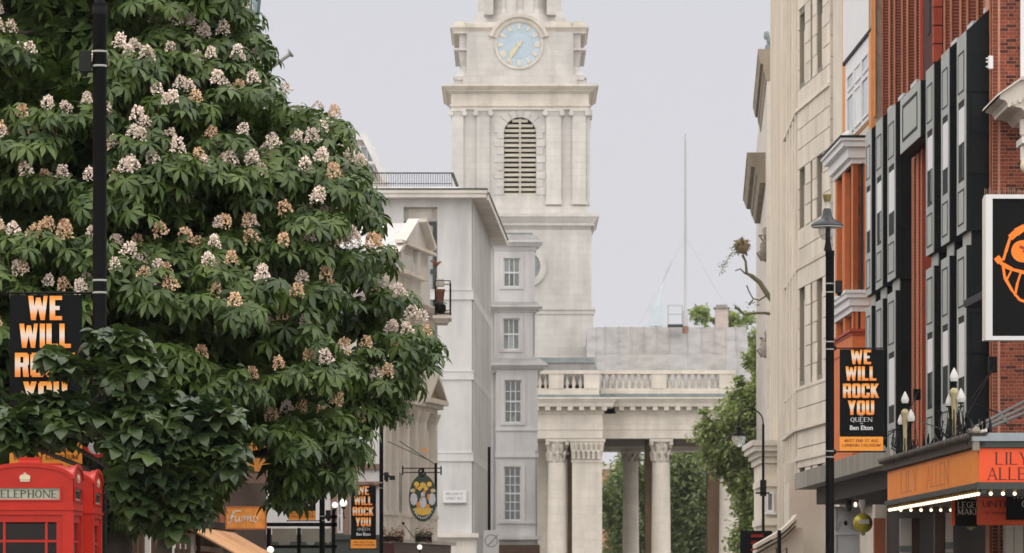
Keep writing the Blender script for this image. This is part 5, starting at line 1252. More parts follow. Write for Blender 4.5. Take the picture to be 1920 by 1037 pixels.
# ground floor piers, balustraded ramp band and number
q = MB(inv @ g2.mat)
for u in (1.2, 3.0, 5.2): q.box(u, u+.5, .02, .35, -.1, zb5)
q.build('ground_pier', stoneP, pbld)
nm_ = M('bronze_numerals', (.10, .07, .04), .5, .1, 3, 0)
num = thing('house_number', 'dark number 14 low on the pale curved stone wall', 'number', P(1466, 1044, 112))
lettering('lettering', '14', 'serif', .24, nm_, num, width=.42)
rb = thing('curved_stone_hood', 'curved stone hood moulding rising over the house number', 'hood moulding', P(1416, 1028, 114))
q = MB(); e = 114/F
pts = [(0, 0), (14, 8), (30, 17), (44, 25), (58, 36), (70, 48), (76, 56)]
for (off, th_, dn) in ((0, 7, .5), (9, 5, .35), (16, 3, .2)):
    for i in range(len(pts)-1):
        q.prism([((pts[i][0])*e, (pts[i][1]-off)*e), (pts[i+1][0]*e, (pts[i+1][1]-off)*e), (pts[i+1][0]*e, (pts[i+1][1]-off+th_)*e), (pts[i][0]*e, (pts[i][1]-off+th_)*e)], -dn, 1.2)
q.prism([(0, -14*e), (76*e, 38*e), (90*e, 38*e), (90*e, -1.4), (0, -1.4)], .0, 1.2)
q.build('moulding', stoneP, rb)
pil_ = MB(); lw = thing('stone_doorway_flank', 'plain pale stone doorway wall behind the house number', 'wall', P(1500, 1115, 116)[:2]+(0,))
q = MB(); q.box(-20*116/F, 66*116/F, 0, 2, 0, CZ+(HY-905)/F*116); q.build('wall', stoneP, lw)

# farther stone building with big cornices
Yf = 178.; e = Yf/F
fb2 = thing('corniced_stone_building', 'farther weathered stone building with two deep projecting cornices against the sky', 'building', ((1438-960)*e, Yf, 0))
Zq = lambda py, Y=Yf: CZ+(HY-py)/F*Y
q = MB(); kx = .046
q.prism([(0, 0), (4, 0), (6, 40), (kx*40, 40)], -.1, Zq(96), 'z'); q.build('wall', stoneC, fb2)
for (px, pyt, pyb, Yn, Lg, nm) in ((1421, 92, 104, 178, 20, 'upper deep cornice'), (1410, 286, 300, 182, 20, 'lower deep cornice')):
    e2 = Yn/F; x0 = (px-1438)*e; y0 = Yn-Yf-.06; zt_ = Zq(pyt, Yn)
    q = MB()
    for (pp, pq, z0, z1) in ((1.0, 1.0, zt_-.22, zt_), (.72, .96, zt_-.62, zt_-.22), (.36, .46, zt_-.95, zt_-.62), (.1, .3, zt_-1.3, zt_-.95)):
        xx = x0*pq; x_l = x0*pp; q.add([(x_l, y0, z0), (4, y0, z0), (4+kx*Lg, y0+Lg, z0), (x_l+kx*Lg, y0+Lg, z0), (xx, y0, z1), (4, y0, z1), (4+kx*Lg, y0+Lg, z1), (xx+kx*Lg, y0+Lg, z1)], [(0,3,2,1), (4,5,6,7), (0,1,5,4), (1,2,6,5), (2,3,7,6), (3,0,4,7)])
    q.build('cornice', M('brown_stone', (.30, .245, .18), .9, .2, 1, .2, streak=.25), fb2, label=nm)  # one streaked brown tone over the whole cornice
q = MB()
for (px, py, r) in ((1446, 70, .14), (1443, 84, .14), (1440, 60, .12)): q.lathe([(.1, 0), (r, .12), (r*.9, .28), (.05, .34)], ((px-1438)*e, 1, Zq(py+8)), 8)
q.build('roof_finial', verdi, fb2)
# carved figures and brackets high on the far front
for (px, py, s_) in ((1438, 455, .55), (1441, 425, .4), (1438, 640, .5), (1443, 620, .35)):
    q = MB(); q.ball((0, 0, 0), s_*.35, 8, 1.2); q.ball((.05, -.1, -.5*s_), s_*.45, 8, 1.6); q.tube([(-.15, 0, -.2), (-.3, -.1, -.5*s_), (-.1, 0, -1.1*s_)], .1*s_, 5); q.build('carved_bracket', stoneD, fb2, loc=((px-1438)*e, 2, Zq(py)))
Yl = 150.; e = Yl/F
lb_ = thing('stone_corner_bay', 'lower stone bay with a bracketed cornice at the street corner beside the lime tree', 'bay', ((1432-960)*e, Yl, 0))
Zq = lambda py: CZ+(HY-py)/F*Yl
q = MB(); q.box(0, 1.0, 0, 6, 0, Zq(868)); q.build('wall', stoneP, lb_)
q = MB()
for (z0, z1, p_) in ((Zq(868), Zq(856), .1), (Zq(856), Zq(846), .2), (Zq(846), Zq(836), .36), (Zq(836), Zq(826), .44)): q.box(-p_, .9, -p_*1.3, 6, z0, z1)
q.build('cornice', stoneC, lb_)
q = MB(); q.box(-.1, .9, -.12, 5, Zq(912), Zq(900)); q.box(-.12, .9, -.15, 5, Zq(985), Zq(972)); q.build('string_course', stoneP, lb_)
window(lb_, .08, .36, Zq(960), Zq(922), -.03, 1, 1, wpaint, glassc, depth=.06)
sk = thing('black_menu_board', 'black board with red script lettering behind the far corner post', 'sign', P(1388, 1075, 128))
MB().box(0, 60*128/F, 0, .15, 0, 80*128/F).build('board', blk, sk)
redp = M('red_script', (.6, .05, .03), .5, 0, 1, 0)
for r_ in range(3):
    q = MB(); x = 20
    for k_ in range(6):
        z = 68-r_*13; h = random.uniform(4, 8); q.tube([(x*128/F, -.02, z*128/F), ((x+2)*128/F, -.02, (z+h)*128/F), ((x+3.5)*128/F, -.02, z*128/F)], .012, 4); x += 4
    q.build('red_script', redp, sk, kind='stuff')
# ================================================================ street furniture
stripem = M('pale_band', (.33, .33, .30), .4, .05, 3, 0)
def lamp_post(px, Y, r, ztop, label, bands, boxz, boxside=1, rtop=None, upper=True):
    t = thing('lamp_post', label, 'lamp post', ((px-960)/F*Y, Y, 0)); rt = rtop or r
    MB().lathe([(r*1.8, 0), (r*1.8, .9), (r*1.3, 1.0), (r, 1.1), (r*.97, ztop-.1), (r*1.05, ztop-.09), (r*1.05, ztop)], n=20).build('pole', black, t, smooth=True)
    for z in bands: MB().lathe([(r*1.01, -.011), (r*1.05, -.006), (r*1.05, .006), (r*1.01, .011)], (0, 0, z), 20).build('metal_band', stripem, t, smooth=True)
    q = MB(); bx_ = r+.02; s_ = boxside
    q.box(s_*bx_, s_*(bx_+.12), -.07, .07, boxz-.11, boxz+.11); q.lathe([(.03, -.16), (.045, -.11)], (s_*(bx_+.07), 0, boxz), 8); q.build('control_box', blackm, t)
    return t
# banner
bmat = M('banner_black', (.005, .006, .006), .75, .15, 2, .05, spec=.12); borange = M('banner_orange', (.82, .30, .03), .6, .05, 3, .02)
def grad_mat():
    m = bpy.data.materials.new('orange_white_print'); m.use_nodes = True; t = m.node_tree; N = t.nodes; p = N['Principled BSDF']; p.inputs['Roughness'].default_value = .6
    tc_ = N.new('ShaderNodeTexCoord'); sx = N.new('ShaderNodeSeparateXYZ'); r = N.new('ShaderNodeValToRGB'); t.links.new(tc_.outputs['Generated'], sx.inputs[0]); t.links.new(sx.outputs[2], r.inputs[0])
    e = r.color_ramp.elements; e[0].position = 0; e[0].color = (.75, .20, .02, 1); e[1].position = 1; e[1].color = (.80, .25, .02, 1)
    for pos, c in ((.22, (.85, .32, .06, 1)), (.5, (.72, .62, .56, 1)), (.72, (.86, .52, .25, 1)), (.86, (.85, .33, .05, 1))): k = e.new(pos); k.color = c
    t.links.new(r.outputs[0], p.inputs['Base Color']); return m
pr_ = grad_mat()
def text_curve(name, s, size, mat, parent, loc, sx=1., off=.0):
    c = bpy.data.curves.new(name, 'FONT'); c.body = s; c.size = size; c.align_x = 'CENTER'; c.extrude = .001; c.offset = off; c.materials.append(mat)
    tmp = link(name, c); bpy.context.view_layer.update(); me = bpy.data.meshes.new_from_object(tmp.evaluated_get(bpy.context.evaluated_depsgraph_get())); bpy.data.objects.remove(tmp)
    return link(name, me, parent, loc, (math.pi/2, 0, 0), (sx, 1, 1))
def banner(px0, px1, py0, py1, Y, side, label, rodl=.12, tilt=0.):
    """lettered banner; side = +1 when its post stands on the right"""
    x0, _, z1 = P(px0, py0, Y); x1, _, z0 = P(px1, py1, Y); W, H = x1-x0, z1-z0
    t = thing('street_banner', label, 'banner', ((x0+x1)/2, Y, z0), group='musical banners on the lamp posts'); t.rotation_euler = (0, 0, tilt)
    n = 10; q = MB(); vs = []; fs = []   # cloth with a slight belly
    for j in range(n+1):
        for i in range(n+1):
            vs.append((-W/2+W*i/n, .012*math.sin(math.pi*i/n)*math.sin(math.pi*j/n), H*j/n))
    m1 = (n+1)**2; vs += [(v[0], v[1]+.004, v[2]) for v in vs]
    for j in range(n):
        for i in range(n):
            a = j*(n+1)+i; fs.append((a, a+1, a+n+2, a+n+1)); fs.append((m1+a+n+1, m1+a+n+2, m1+a+1, m1+a))
    q.add(vs, fs); cl_ = q.build('cloth', bmat, t, smooth=True)
    MB().box(-W/2-.002, W/2+.002, -.016, -.006, 0, H*.137).build('orange_strip', borange, t)
    lines = [('WE', .862, .46), ('WILL', .700, .70), ('ROCK', .530, .82), ('YOU', .362, .60)]
    for s_, zf_, wf in lines: lettering('lettering', s_, 'block', H*.142, pr_, t, X=Matrix.Translation((-.01*W, -.012, H*zf_-H*.01)), width=W*wf*1.02, gap=.07)
    for s_, zf_, h_, wf in (('BY', .338, .016, .07), ('QUEEN', .285, .042, .50), ('AND', .262, .012, .08)): lettering('lettering', s_, 'serif', H*h_, wpaint, t, X=Matrix.Translation((0, -.010, H*zf_)), width=W*wf)
    text_curve('lettering', 'Ben Elton', H*.062, wpaint, t, (0, -.012, H*.205), .95, .002)
    for s_, zf_, wf in (('MUST END 27 AUG', .085, .78), ('LONDON COLISEUM', .040, .88)): lettering('lettering', s_, 'sans', H*.027, M('strip_ink', (.13, .03, .01), .6, 0, 1, 0), t, X=Matrix.Translation((0, -.017, H*zf_)), width=W*wf)
    q = MB()
    for z in (H+.02, -.02):
        xa, xb_ = (-W/2-.03, W/2+rodl) if side > 0 else (-W/2-rodl, W/2+.03)
        q.tube([(xa, 0, z), (xb_, 0, z)], .012, 8); xe = xb_ if side > 0 else xa
        q.ball((xa if side > 0 else xb_, 0, z), .02, 8); q.lathe([(.03, -.04), (.045, 0), (.03, .04)], (xe, 0, z), 8)
        q.build('banner_arm', black, t); q = MB()
    return t

Yr = 76.
t = lamp_post(1556, Yr, .078, CZ+(HY-470)/F*Yr, 'tall black street lamp with a wide shallow shade in front of the pale stone building', [CZ+(HY-y)/F*Yr for y in (532, 548, 641, 655, 846, 857)], CZ+(HY-538)/F*Yr, 1)
zr = lambda py: CZ+(HY-py)/F*Yr
q = MB(); q.lathe([(.075, zr(470)), (.06, zr(462)), (.045, zr(452)), (.042, zr(425))], (-.035, 0, 0), 12); q.build('upper_pole', black, t, smooth=True)
e = Yr/F
q = MB(); q.lathe([(30*e, 0), (30.5*e, 1.2*e), (29*e, 4*e), (24*e, 8*e), (20*e, 10*e), (13*e, 13*e), (9*e, 20*e), (7.5*e, 30*e), (6*e, 33*e)], (-.05, 0, zr(424)), 28); q.build('lamp_shade', M('dark_lamp_green', (.025, .03, .03), .35, .15, 4, .05), t, smooth=True)
MB().lathe([(29.5*e, 0), (29.5*e, .02)], (-.05, 0, zr(425.3)-.012), 28).build('shade_lip', stripem, t, smooth=True)
q = MB(); q.lathe([(4.5*e, 0), (4*e, 8*e), (6*e, 12*e)], (-.05, 0, zr(391)), 12); q.build('neck', M('pale_glass_neck', (.55, .54, .48), .3, .1, 3, 0), t, smooth=True)
q = MB(); q.lathe([(5*e, 0), (7*e, 6*e), (8*e, 12*e), (8.2*e, 14*e), (6*e, 14.5*e)], (-.05, 0, zr(379)), 12); q.build('finial', M('olive_brass', (.22, .19, .06), .45, .15, 4, .05, metal=.4), t, smooth=True)
gb = M('clear_glass_bowl', (.9, .92, .92), .05, 0, 1, 0, trans=.95, alpha=.35)
q = MB(); q.lathe([(3*e, -24*e), (11*e, -21*e), (15.5*e, -13*e), (17*e, -4*e), (17*e, 0)], (-.05, 0, zr(427)), 20); q.build('glass_bowl', gb, t, smooth=True)
banner(1574.5, 1655.5, 655, 845, Yr, -1, 'WE WILL ROCK YOU banner on the tall street lamp at the right, fully visible', .10)
Yl_ = 46.2
t = lamp_post(187, Yl_, .077, 7.6, 'thick black lamp post standing in front of the flowering chestnut', [CZ+(HY-y)/F*Yl_ for y in (97, 124, 526, 549)], CZ+(HY-116)/F*Yl_, -1)
q = MB(); q.lathe([(.085, 7.48), (.085, 7.56), (.055, 7.6), (.052, 10.2)], (0, 0, 0), 16); q.build('upper_pole', black, t, smooth=True)
q = MB(); q.lathe([(.25, 10.0), (.2, 10.12), (.08, 10.3), (.05, 10.5)], (0, 0, 0), 20); q.build('lamp_shade', black, t, smooth=True)
banner(18.5, 154, 553, 874, Yl_, 1, 'large WE WILL ROCK YOU banner half covered by leaves in front of the flowering chestnut', .15)
Ym = 119.
t = lamp_post(715, Ym, .058, CZ+(HY-800)/F*Ym, 'thin black lamp post in front of the cream pub building', [CZ+(HY-y)/F*Ym for y in (905, 915)], CZ+(HY-893)/F*Ym, 1)
banner(658, 705, 911, 1028, 118.8, 1, 'small distant WE WILL ROCK YOU banner in front of the white and brown house', .14)
ca = thing('street_camera', 'small black camera on a short arm of the thin lamp post', 'camera', P(727, 892, 118.7)); q = MB(); q.tube([(-.15, 0, .05), (.02, 0, 0), (.2, 0, -.1)], [.02, .04, .03], 6); q.box(.05, .2, -.05, .05, -.12, .0); q.build('camera_body', blackm, ca)
lamp_post(604, 104.5, .068, CZ+(HY-800)/F*104.5, 'black lamp post rising into the chestnut crown beside a half hidden banner', [CZ+(HY-y)/F*104.5 for y in (968, 976)], CZ+(HY-965)/F*104.5, 1)
banner(541, 592, 850, 975, 104.2, 1, 'WE WILL ROCK YOU banner almost wholly hidden behind hanging chestnut leaves', .12)
# restriction sign seen from the front, its pole and the tall thin pole
sg = thing('road_sign', 'pale square road sign with a grey slashed circle at the bottom edge', 'road sign', P(921, 1016, 150)); e = 150/F
MB().box(-14.5*e, 14.5*e, 0, .02, -22*e, 22*e).build('plate', M('pale_sign_grey', (.50, .49, .48), .6, .05, 2, 0), sg)
grey = M('sign_grey', (.25, .25, .25), .6, .05, 2, 0)
q = MB()
for i in range(28):
    a0, a1 = i*math.pi/14, (i+1)*math.pi/14; q.prism([(r*e*math.cos(a), r*e*math.sin(a)+2*e) for r, a in ((10.5, a0), (12.5, a0), (12.5, a1), (10.5, a1))], -.008, 0)
q.build('ring', grey, sg); MB().prism([(-8.5*e, -7.5*e), (-7*e, -9*e), (13*e, 13*e), (12*e, 14.5*e)], -.014, 0).build('slash', grey, sg)
MB().lathe([(.05, -3.0), (.05, .3)], (0, .08, 0), 8).build('post', black, sg)
tp_ = thing('thin_black_pole', 'thin plain black pole rising above the slashed circle sign', 'pole', (P(917, 0, 150.6)[0], 150.6, 0)); MB().lathe([(.055, 0), (.052, CZ+(HY-838)/F*150.6)], n=10).build('pole', black, tp_, smooth=True)
bp = thing('short_black_post', 'short black post in front of the curved stone hood', 'post', (P(1461, 0, 100)[0], 100, 0)); MB().lathe([(.05, 0), (.045, CZ+(HY-996)/F*100), (.03, CZ+(HY-994)/F*100)], n=12).build('post', black, bp, smooth=True)
ne = thing('round_road_sign', 'round white road sign with a red ring, half buried in dark leaves', 'road sign', P(182, 833, 45.9)); e = 45.9/F
q = MB(); q.prism([(24*e*math.cos(k*math.pi/16), 24*e*math.sin(k*math.pi/16)) for k in range(32)], 0, .01); q.build('plate', wpaint, ne)
q = MB()
for i in range(32):
    a0, a1 = i*math.pi/16, (i+1)*math.pi/16; q.prism([(r*e*math.cos(a), r*e*math.sin(a)) for r, a in ((19, a0), (26, a0), (26, a1), (19, a1))], -.008, .012)
q.build('red_ring', M('sign_red', (.6, .03, .02), .5, .05, 3, 0), ne)
# gooseneck lamp
Yg = 140.; e = Yg/F
gk = thing('gooseneck_lamp', 'black gooseneck street lamp before the lime tree', 'street lamp', (P(1431, 0, Yg)[0], Yg, 0)); zg = lambda py: CZ+(HY-py)*e
q = MB(); q.lathe([(.055, 0), (.04, zg(795))], n=10); q.build('pole', black, gk, smooth=True)
q = MB(); R = 23*e; q.tube([(0, 0, zg(810))]+[(-R+R*math.cos(k*math.pi/10), 0, zg(792)+R*1.05*math.sin(k*math.pi/10)) for k in range(11)]+[(-2*R, 0, zg(800))], .022, 8); q.build('curved_arm', black, gk, smooth=True)
q = MB(); q.lathe([(15*e, 0), (14*e, 3*e), (6*e, 7*e), (4*e, 12*e), (7*e, 15*e), (2*e, 18*e)], (-2*R, 0, zg(817)), 16); q.build('lamp_shade', black, gk, smooth=True)
q = MB(); q.lathe([(3*e, -20*e), (10*e, -16*e), (13*e, -6*e), (13*e, 0)], (-2*R, 0, zg(818)), 14); q.build('glass_bowl', gb, gk, smooth=True)
q = MB(); q.box(-.1, .1, -.1, .1, zg(930), zg(900)); q.box(-.25, .2, -.1, .1, zg(926), zg(923)); q.build('sign_bracket', blackm, gk)

# telephone boxes
redm = M('phone_box_red', (.42, .014, .004), .42, .14, 5, .06, spec=.28); redd = M('phone_box_red_shade', (.60, .016, .008), .32)
def phone_box(x, y, label):
    t = thing('telephone_box', label, 'telephone box', (x, y, .03), group='red telephone boxes'); W = .457
    q = MB()
    q.box(-W-.02, W+.02, -W-.02, W+.02, 0, .16)
    for sx in (-1, 1):
        for sy in (-1, 1): q.box(sx*(W-.10), sx*W, sy*(W-.10), sy*W, .16, 1.93)
    q.box(-W, W, -W, W, 1.93, 2.0); q.box(-W-.015, W+.015, -W-.015, W+.015, 1.975, 1.995)
    q.box(-W, W, -W, W, 2.0, 2.055)
    q.build('frame', redm, t)
    # pediments: segmental fascias on four sides
    arch = [(-W, 2.055), (W, 2.055), (W, 2.27)]+[(W*math.cos(k*math.pi/12)*1.0, 2.27+.145*math.sin(k*math.pi/12)) for k in range(1, 12)]+[(-W, 2.27)]
    hole = [(-.33, .33, 2.075, 2.185)]
    for k in range(4):
        Rk = Matrix.Rotation(k*math.pi/2, 4, 'Z')
        q = MB(Rk); q.wall(-W+.001*k, W-.001*k, 2.055, 2.27, -W, -W+.06, hole)
        q.prism([(-W+.001*k, 2.27)]+[(-(W-.001*k)*math.cos(j*math.pi/14), 2.27+.145*math.sin(j*math.pi/14)) for j in range(1, 14)]+[(W-.001*k, 2.27)], -W, -W+.05)
        q.wall(-.35, .35, 2.06, 2.20, -W-.012, -W, hole)
        for j in range(14):   # moulding along the arch
            a0, a1 = j*math.pi/14, (j+1)*math.pi/14
            q.prism([(-(W+c_)*math.cos(a), 2.27+(.145+d_)*math.sin(a)) for c_, d_, a in ((-.03, -.03, a0), (.012, .012, a0), (.012, .012, a1), (-.03, -.03, a1))], -W-.014, -W)
        pd = q.build('pediment', redm, t)
        q = MB(Rk); q.box(-.33, .33, -W+.012, -W+.03, 2.075, 2.185); sg_ = q.build('sign_glass', M('opal_sign_glass', (.36, .36, .27), .35, .06, 5, .03), pd)
        lettering('lettering', 'TELEPHONE', 'serif', .072, M('sign_black', (.03, .025, .02), .5, 0, 1, 0), sg_, X=Rk @ Matrix.Translation((0, -W+.011, 2.094)), width=.60)
        q = MB(Rk); qz = 2.245; y_ = -W-.012      # crown
        q.prism([(-.045, qz), (.045, qz), (.047, qz+.014), (-.047, qz+.014)], y_, -W); cp = [(-.045, qz+.018), (.045, qz+.018), (.053, qz+.04), (.045, qz+.058), (.025, qz+.068), (0, qz+.06), (-.025, qz+.068), (-.045, qz+.058), (-.053, qz+.04)]
        q.prism(cp, y_-.004, -W); q.prism([(-.008, qz+.062), (.008, qz+.062), (.01, qz+.085), (-.01, qz+.085)], y_, -W); q.prism([(-.02, qz+.07), (.02, qz+.07), (.02, qz+.076), (-.02, qz+.076)], y_-.002, -W)
        q.build('crown_emblem', gold, pd)
        # door / side glazing
        q = MB(Rk); y0, y1 = -W+.02, -W+.06
        q.box(-W+.1, -W+.16, y0, y1, .16, 1.93); q.box(W-.16, W-.1, y0, y1, .16, 1.93); q.box(-W+.16, W-.16, y0, y1, 1.86, 1.93); q.box(-W+.16, W-.16, y0, y1, .16, .42)
        for xx in (-.20, .20): q.box(xx-.012, xx+.012, y0+.003, y1-.004, .42, 1.86)
        for j in range(1, 8): zz_ = .42+1.44*j/8; q.box(-W+.16, W-.16, y0+.005, y1-.006, zz_-.011, zz_+.011)
        dr = q.build('door' if k == 0 else 'side_panel', redm, t)
        for (a_, c_) in ((-W+.16, -.212), (-.188, .188), (.212, W-.16)):
            for j in range(8): piece('pane', M('phone_box_glass', (.012, .010, .009), .15, .2, 2, 0, spec=.15), dr, a_, c_, -W+.036, -W+.044, .42+1.44*j/8+.012, .42+1.44*(j+1)/8-.012, Rk)
        if k == 0: MB(Rk).box(-.40+.005, -.385, y0-.03, y0, .95, 1.1).build('handle', stripem, dr)
    # domed roof (cross of two segmental vaults) and cap
    q = MB(); n = 20; vs = []; fs = []
    for j in range(n+1):
        for i in range(n+1):
            u, v = -1+2*i/n, -1+2*j/n; hx = math.sqrt(max(0, 1-u*u)); hy = math.sqrt(max(0, 1-v*v))
            vs.append((u*(W-.0), v*(W-.0), 2.272+.150*max(0, (hx*hy)**.5*.55+.45*max(hx, hy) if max(abs(u), abs(v)) < .999 else max(hx, hy))))
    for j in range(n):
        for i in range(n): a_ = j*(n+1)+i; fs.append((a_, a_+1, a_+n+2, a_+n+1))
    q.add(vs, fs); q.build('roof', M('roof_highlight_red', (.50, .045, .03), .3, .1, 4, .05), t, smooth=True)  # pinkish highlight on the dome put into its red
    q = MB(); q.frus(-.12, .12, -.12, .12, 2.40, 2.47, .0, -.025); q.box(-.10, .10, -.10, .10, 2.47, 2.485); q.build('roof_cap', redm, t)
    return t
xA = P(137, 0, 40.6)[0]-.457
phone_box(xA, 40.6+.457, 'front red telephone box with TELEPHONE sign, nearest the camera')
phone_box(P(195, 0, 43.4)[0]-.457, 42.3+.457, 'second red telephone box standing behind the front one')

# ---------------------------------------------------------------- pole with disc and the curved metal thing above the chestnut
hp = thing('angled_flood_pole', 'pale tube with a disc head slanting out above the chestnut crown', 'pole', P(500, 128, 62)); e = 62/F
q = MB(); q.tube([(-40*e, .3, -26*e), (44*e, 0, 28*e)], 4.5*e, 10); q.build('tube', M('pale_grey_tube', (.5, .5, .48), .5, .1, 3, 0), hp, smooth=True)
q = MB(); q.tube([(43*e, 0, 28*e), (46*e, 0, 30*e)], 8*e, 12); q.tube([(44*e, 0, 24*e), (50*e, 0, 22*e)], 2*e, 6); q.build('disc_head', grey, hp)
cm = thing('curved_steel_fin', 'curved blue grey steel fin at the top edge above the chestnut', 'steel fin', P(478, 40, 60)); e = 60/F
q = MB(); pts = [(-8, -28), (0, -18), (6, 10), (9, 40), (12, 110)]; pin = [(-12, -28), (-6, -14), (-4, 12), (-4, 40), (-6, 110)]
q.prism([(x*e, z*e) for x, z in pts]+[(x*e, z*e) for x, z in pin[::-1]], 0, .12); q.build('fin', M('steel_blue_grey', (.30, .37, .39), .35, .1, 2, 0), cm)
q = MB(); q.tube([(x*e, -.02, z*e) for x, z in pts], .022, 6); q.tube([(x*e*2-.02, 0, z*e) for x, z in ((-12, -20), (-5, -5), (-2, 12), (-2, 60))], .012, 5); q.build('edge_tube', M('teal_edge', (.06, .13, .13), .4, .1, 2, 0), cm)

# ================================================================ trees
def leafmat(name, col, vary=.35, trans=.25, rough=.45):
    m = bpy.data.materials.new(name); m.use_nodes = True; t = m.node_tree; N = t.nodes; L = t.links; p = N['Principled BSDF']
    p.inputs['Roughness'].default_value = rough; p.inputs['Specular IOR Level'].default_value = .45
    g = N.new('ShaderNodeNewGeometry'); n = N.new('ShaderNodeTexNoise'); n.inputs['Scale'].default_value = 2.6; n.inputs['Detail'].default_value = 5; L.new(g.outputs['Position'], n.inputs['Vector'])
    r = N.new('ShaderNodeValToRGB'); e = r.color_ramp.elements; e[0].position = .34; e[1].position = .66
    e[0].color = (col[0]*(1-vary)*.9, col[1]*(1-vary), col[2]*(1-vary*.6), 1); e[1].color = (col[0]*(1+vary*1.3), col[1]*(1+vary), col[2]*(1+vary*.2), 1)
    L.new(n.outputs[0], r.inputs[0]); L.new(r.outputs[0], p.inputs['Base Color'])
    tr = N.new('ShaderNodeBsdfTranslucent'); hs = N.new('ShaderNodeMix'); hs.data_type = 'RGBA'; hs.blend_type = 'MULTIPLY'; hs.inputs[0].default_value = 1; hs.inputs[7].default_value = (1.1, 1.3, .5, 1)
    L.new(r.outputs[0], hs.inputs[6]); L.new(hs.outputs[2], tr.inputs[0]); ms = N.new('ShaderNodeMixShader'); ms.inputs[0].default_value = trans
    L.new(p.outputs[0], ms.inputs[1]); L.new(tr.outputs[0], ms.inputs[2]); L.new(ms.outputs[0], N['Material Output'].inputs[0]); return m
chm_ = leafmat('chestnut_leaf', (.068, .110, .028), .4, .2); dkm = leafmat('dark_tree_leaf', (.050, .080, .030), .4, .2, .33); lim = leafmat('lime_leaf', (.30, .35, .17), .35, .3, .55); fol = leafmat('far_leaf', (.17, .21, .11), .4, .3, .6)
bark = M('bark', (.07, .055, .04), .9, .3, 5, .5)

def np_mesh(name, V, Fq, mat, smooth=True):
    """V (n,3), Fq (m,k) same-size faces"""
    me = bpy.data.meshes.new(name); n, m, k = len(V), len(Fq), Fq.shape[1]
    me.vertices.add(n); me.vertices.foreach_set('co', np.ascontiguousarray(V, dtype=np.float32).ravel()); me.loops.add(m*k); me.loops.foreach_set('vertex_index', np.ascontiguousarray(Fq, dtype=np.int32).ravel())
    me.polygons.add(m); me.polygons.foreach_set('loop_start', np.arange(0, m*k, k, dtype=np.int32)); me.polygons.foreach_set('loop_total', np.full(m, k, np.int32))
    if smooth: me.polygons.foreach_set('use_smooth', np.ones(m, bool))
    me.materials.append(mat); me.update(calc_edges=True); return me
def inst(Vb, Fb, Rm, T):
    """instances as one array"""
    V = np.einsum('mij,nj->mni', Rm, Vb)+T[:, None, :]; m, n = V.shape[:2]
    Fq = Fb[None]+(np.arange(m)*n)[:, None, None]; return V.reshape(-1, 3), Fq.reshape(-1, Fb.shape[1])
def leaflet(L, W, droop, ang, lift, seg_=4, fold=.25, wid=(.0, .35, .75, 1.0, .0)):
    """one leaflet: strip of quads folded along the midrib, bending downwards; returns verts (3 per station)"""
    st = np.linspace(0, 1, seg_+1); v = []; x = 0; z = 0; a = lift
    for i, s_ in enumerate(st):
        w = W*np.interp(s_, np.linspace(0, 1, len(wid)), wid)+.002
        v.append([(x, -w, z+abs(w)*fold-w*.2*0), (x, 0, z), (x, w, z+abs(w)*fold)]); x += math.cos(a)*L/seg_; z += math.sin(a)*L/seg_; a -= droop/seg_
    v = np.array(v).reshape(-1, 3); c, s_ = math.cos(ang), math.sin(ang); Rz = np.array([[c, -s_, 0], [s_, c, 0], [0, 0, 1]]); v = v @ Rz.T
    f = []
    for i in range(seg_):
        b = i*3; f += [(b, b+3, b+4, b+1), (b+1, b+4, b+5, b+2)]
    return v, np.array(f)
def compound(nl, L, W, spread, droop, seed, seg_=4, wid=(.0, .35, .75, 1.0, .0)):
    r = np.random.RandomState(seed); Vs = []; Fs = []; o = 0
    for i in range(nl):
        ang = (i-(nl-1)/2)*spread/(nl-1)+r.uniform(-.1, .1); l = L*(1-.35*abs(i-(nl-1)/2)/(nl/2))*r.uniform(.9, 1.1)
        v, f = leaflet(l, W*l/L, droop*r.uniform(.8, 1.2), ang, r.uniform(-.1, .25), seg_, wid=wid); Vs.append(v); Fs.append(f+o); o += len(v)
    return np.vstack(Vs), np.vstack(Fs)
def basis(az, pitch, roll, sc):
    """rotation matrices: leaf's +x points along azimuth az, dropping by pitch"""
    ca, sa, cp, sp, cr2, sr = np.cos(az), np.sin(az), np.cos(pitch), np.sin(pitch), np.cos(roll), np.sin(roll)
    z0 = np.zeros_like(az); o1 = np.ones_like(az)
    Rz = np.stack([ca, -sa, z0, sa, ca, z0, z0, z0, o1], -1).reshape(-1, 3, 3); Ry = np.stack([cp, z0, sp, z0, o1, z0, -sp, z0, cp], -1).reshape(-1, 3, 3); Rx = np.stack([o1, z0, z0, z0, cr2, -sr, z0, sr, cr2], -1).reshape(-1, 3, 3)
    return (Rz @ Ry @ Rx)*sc[:, None, None]

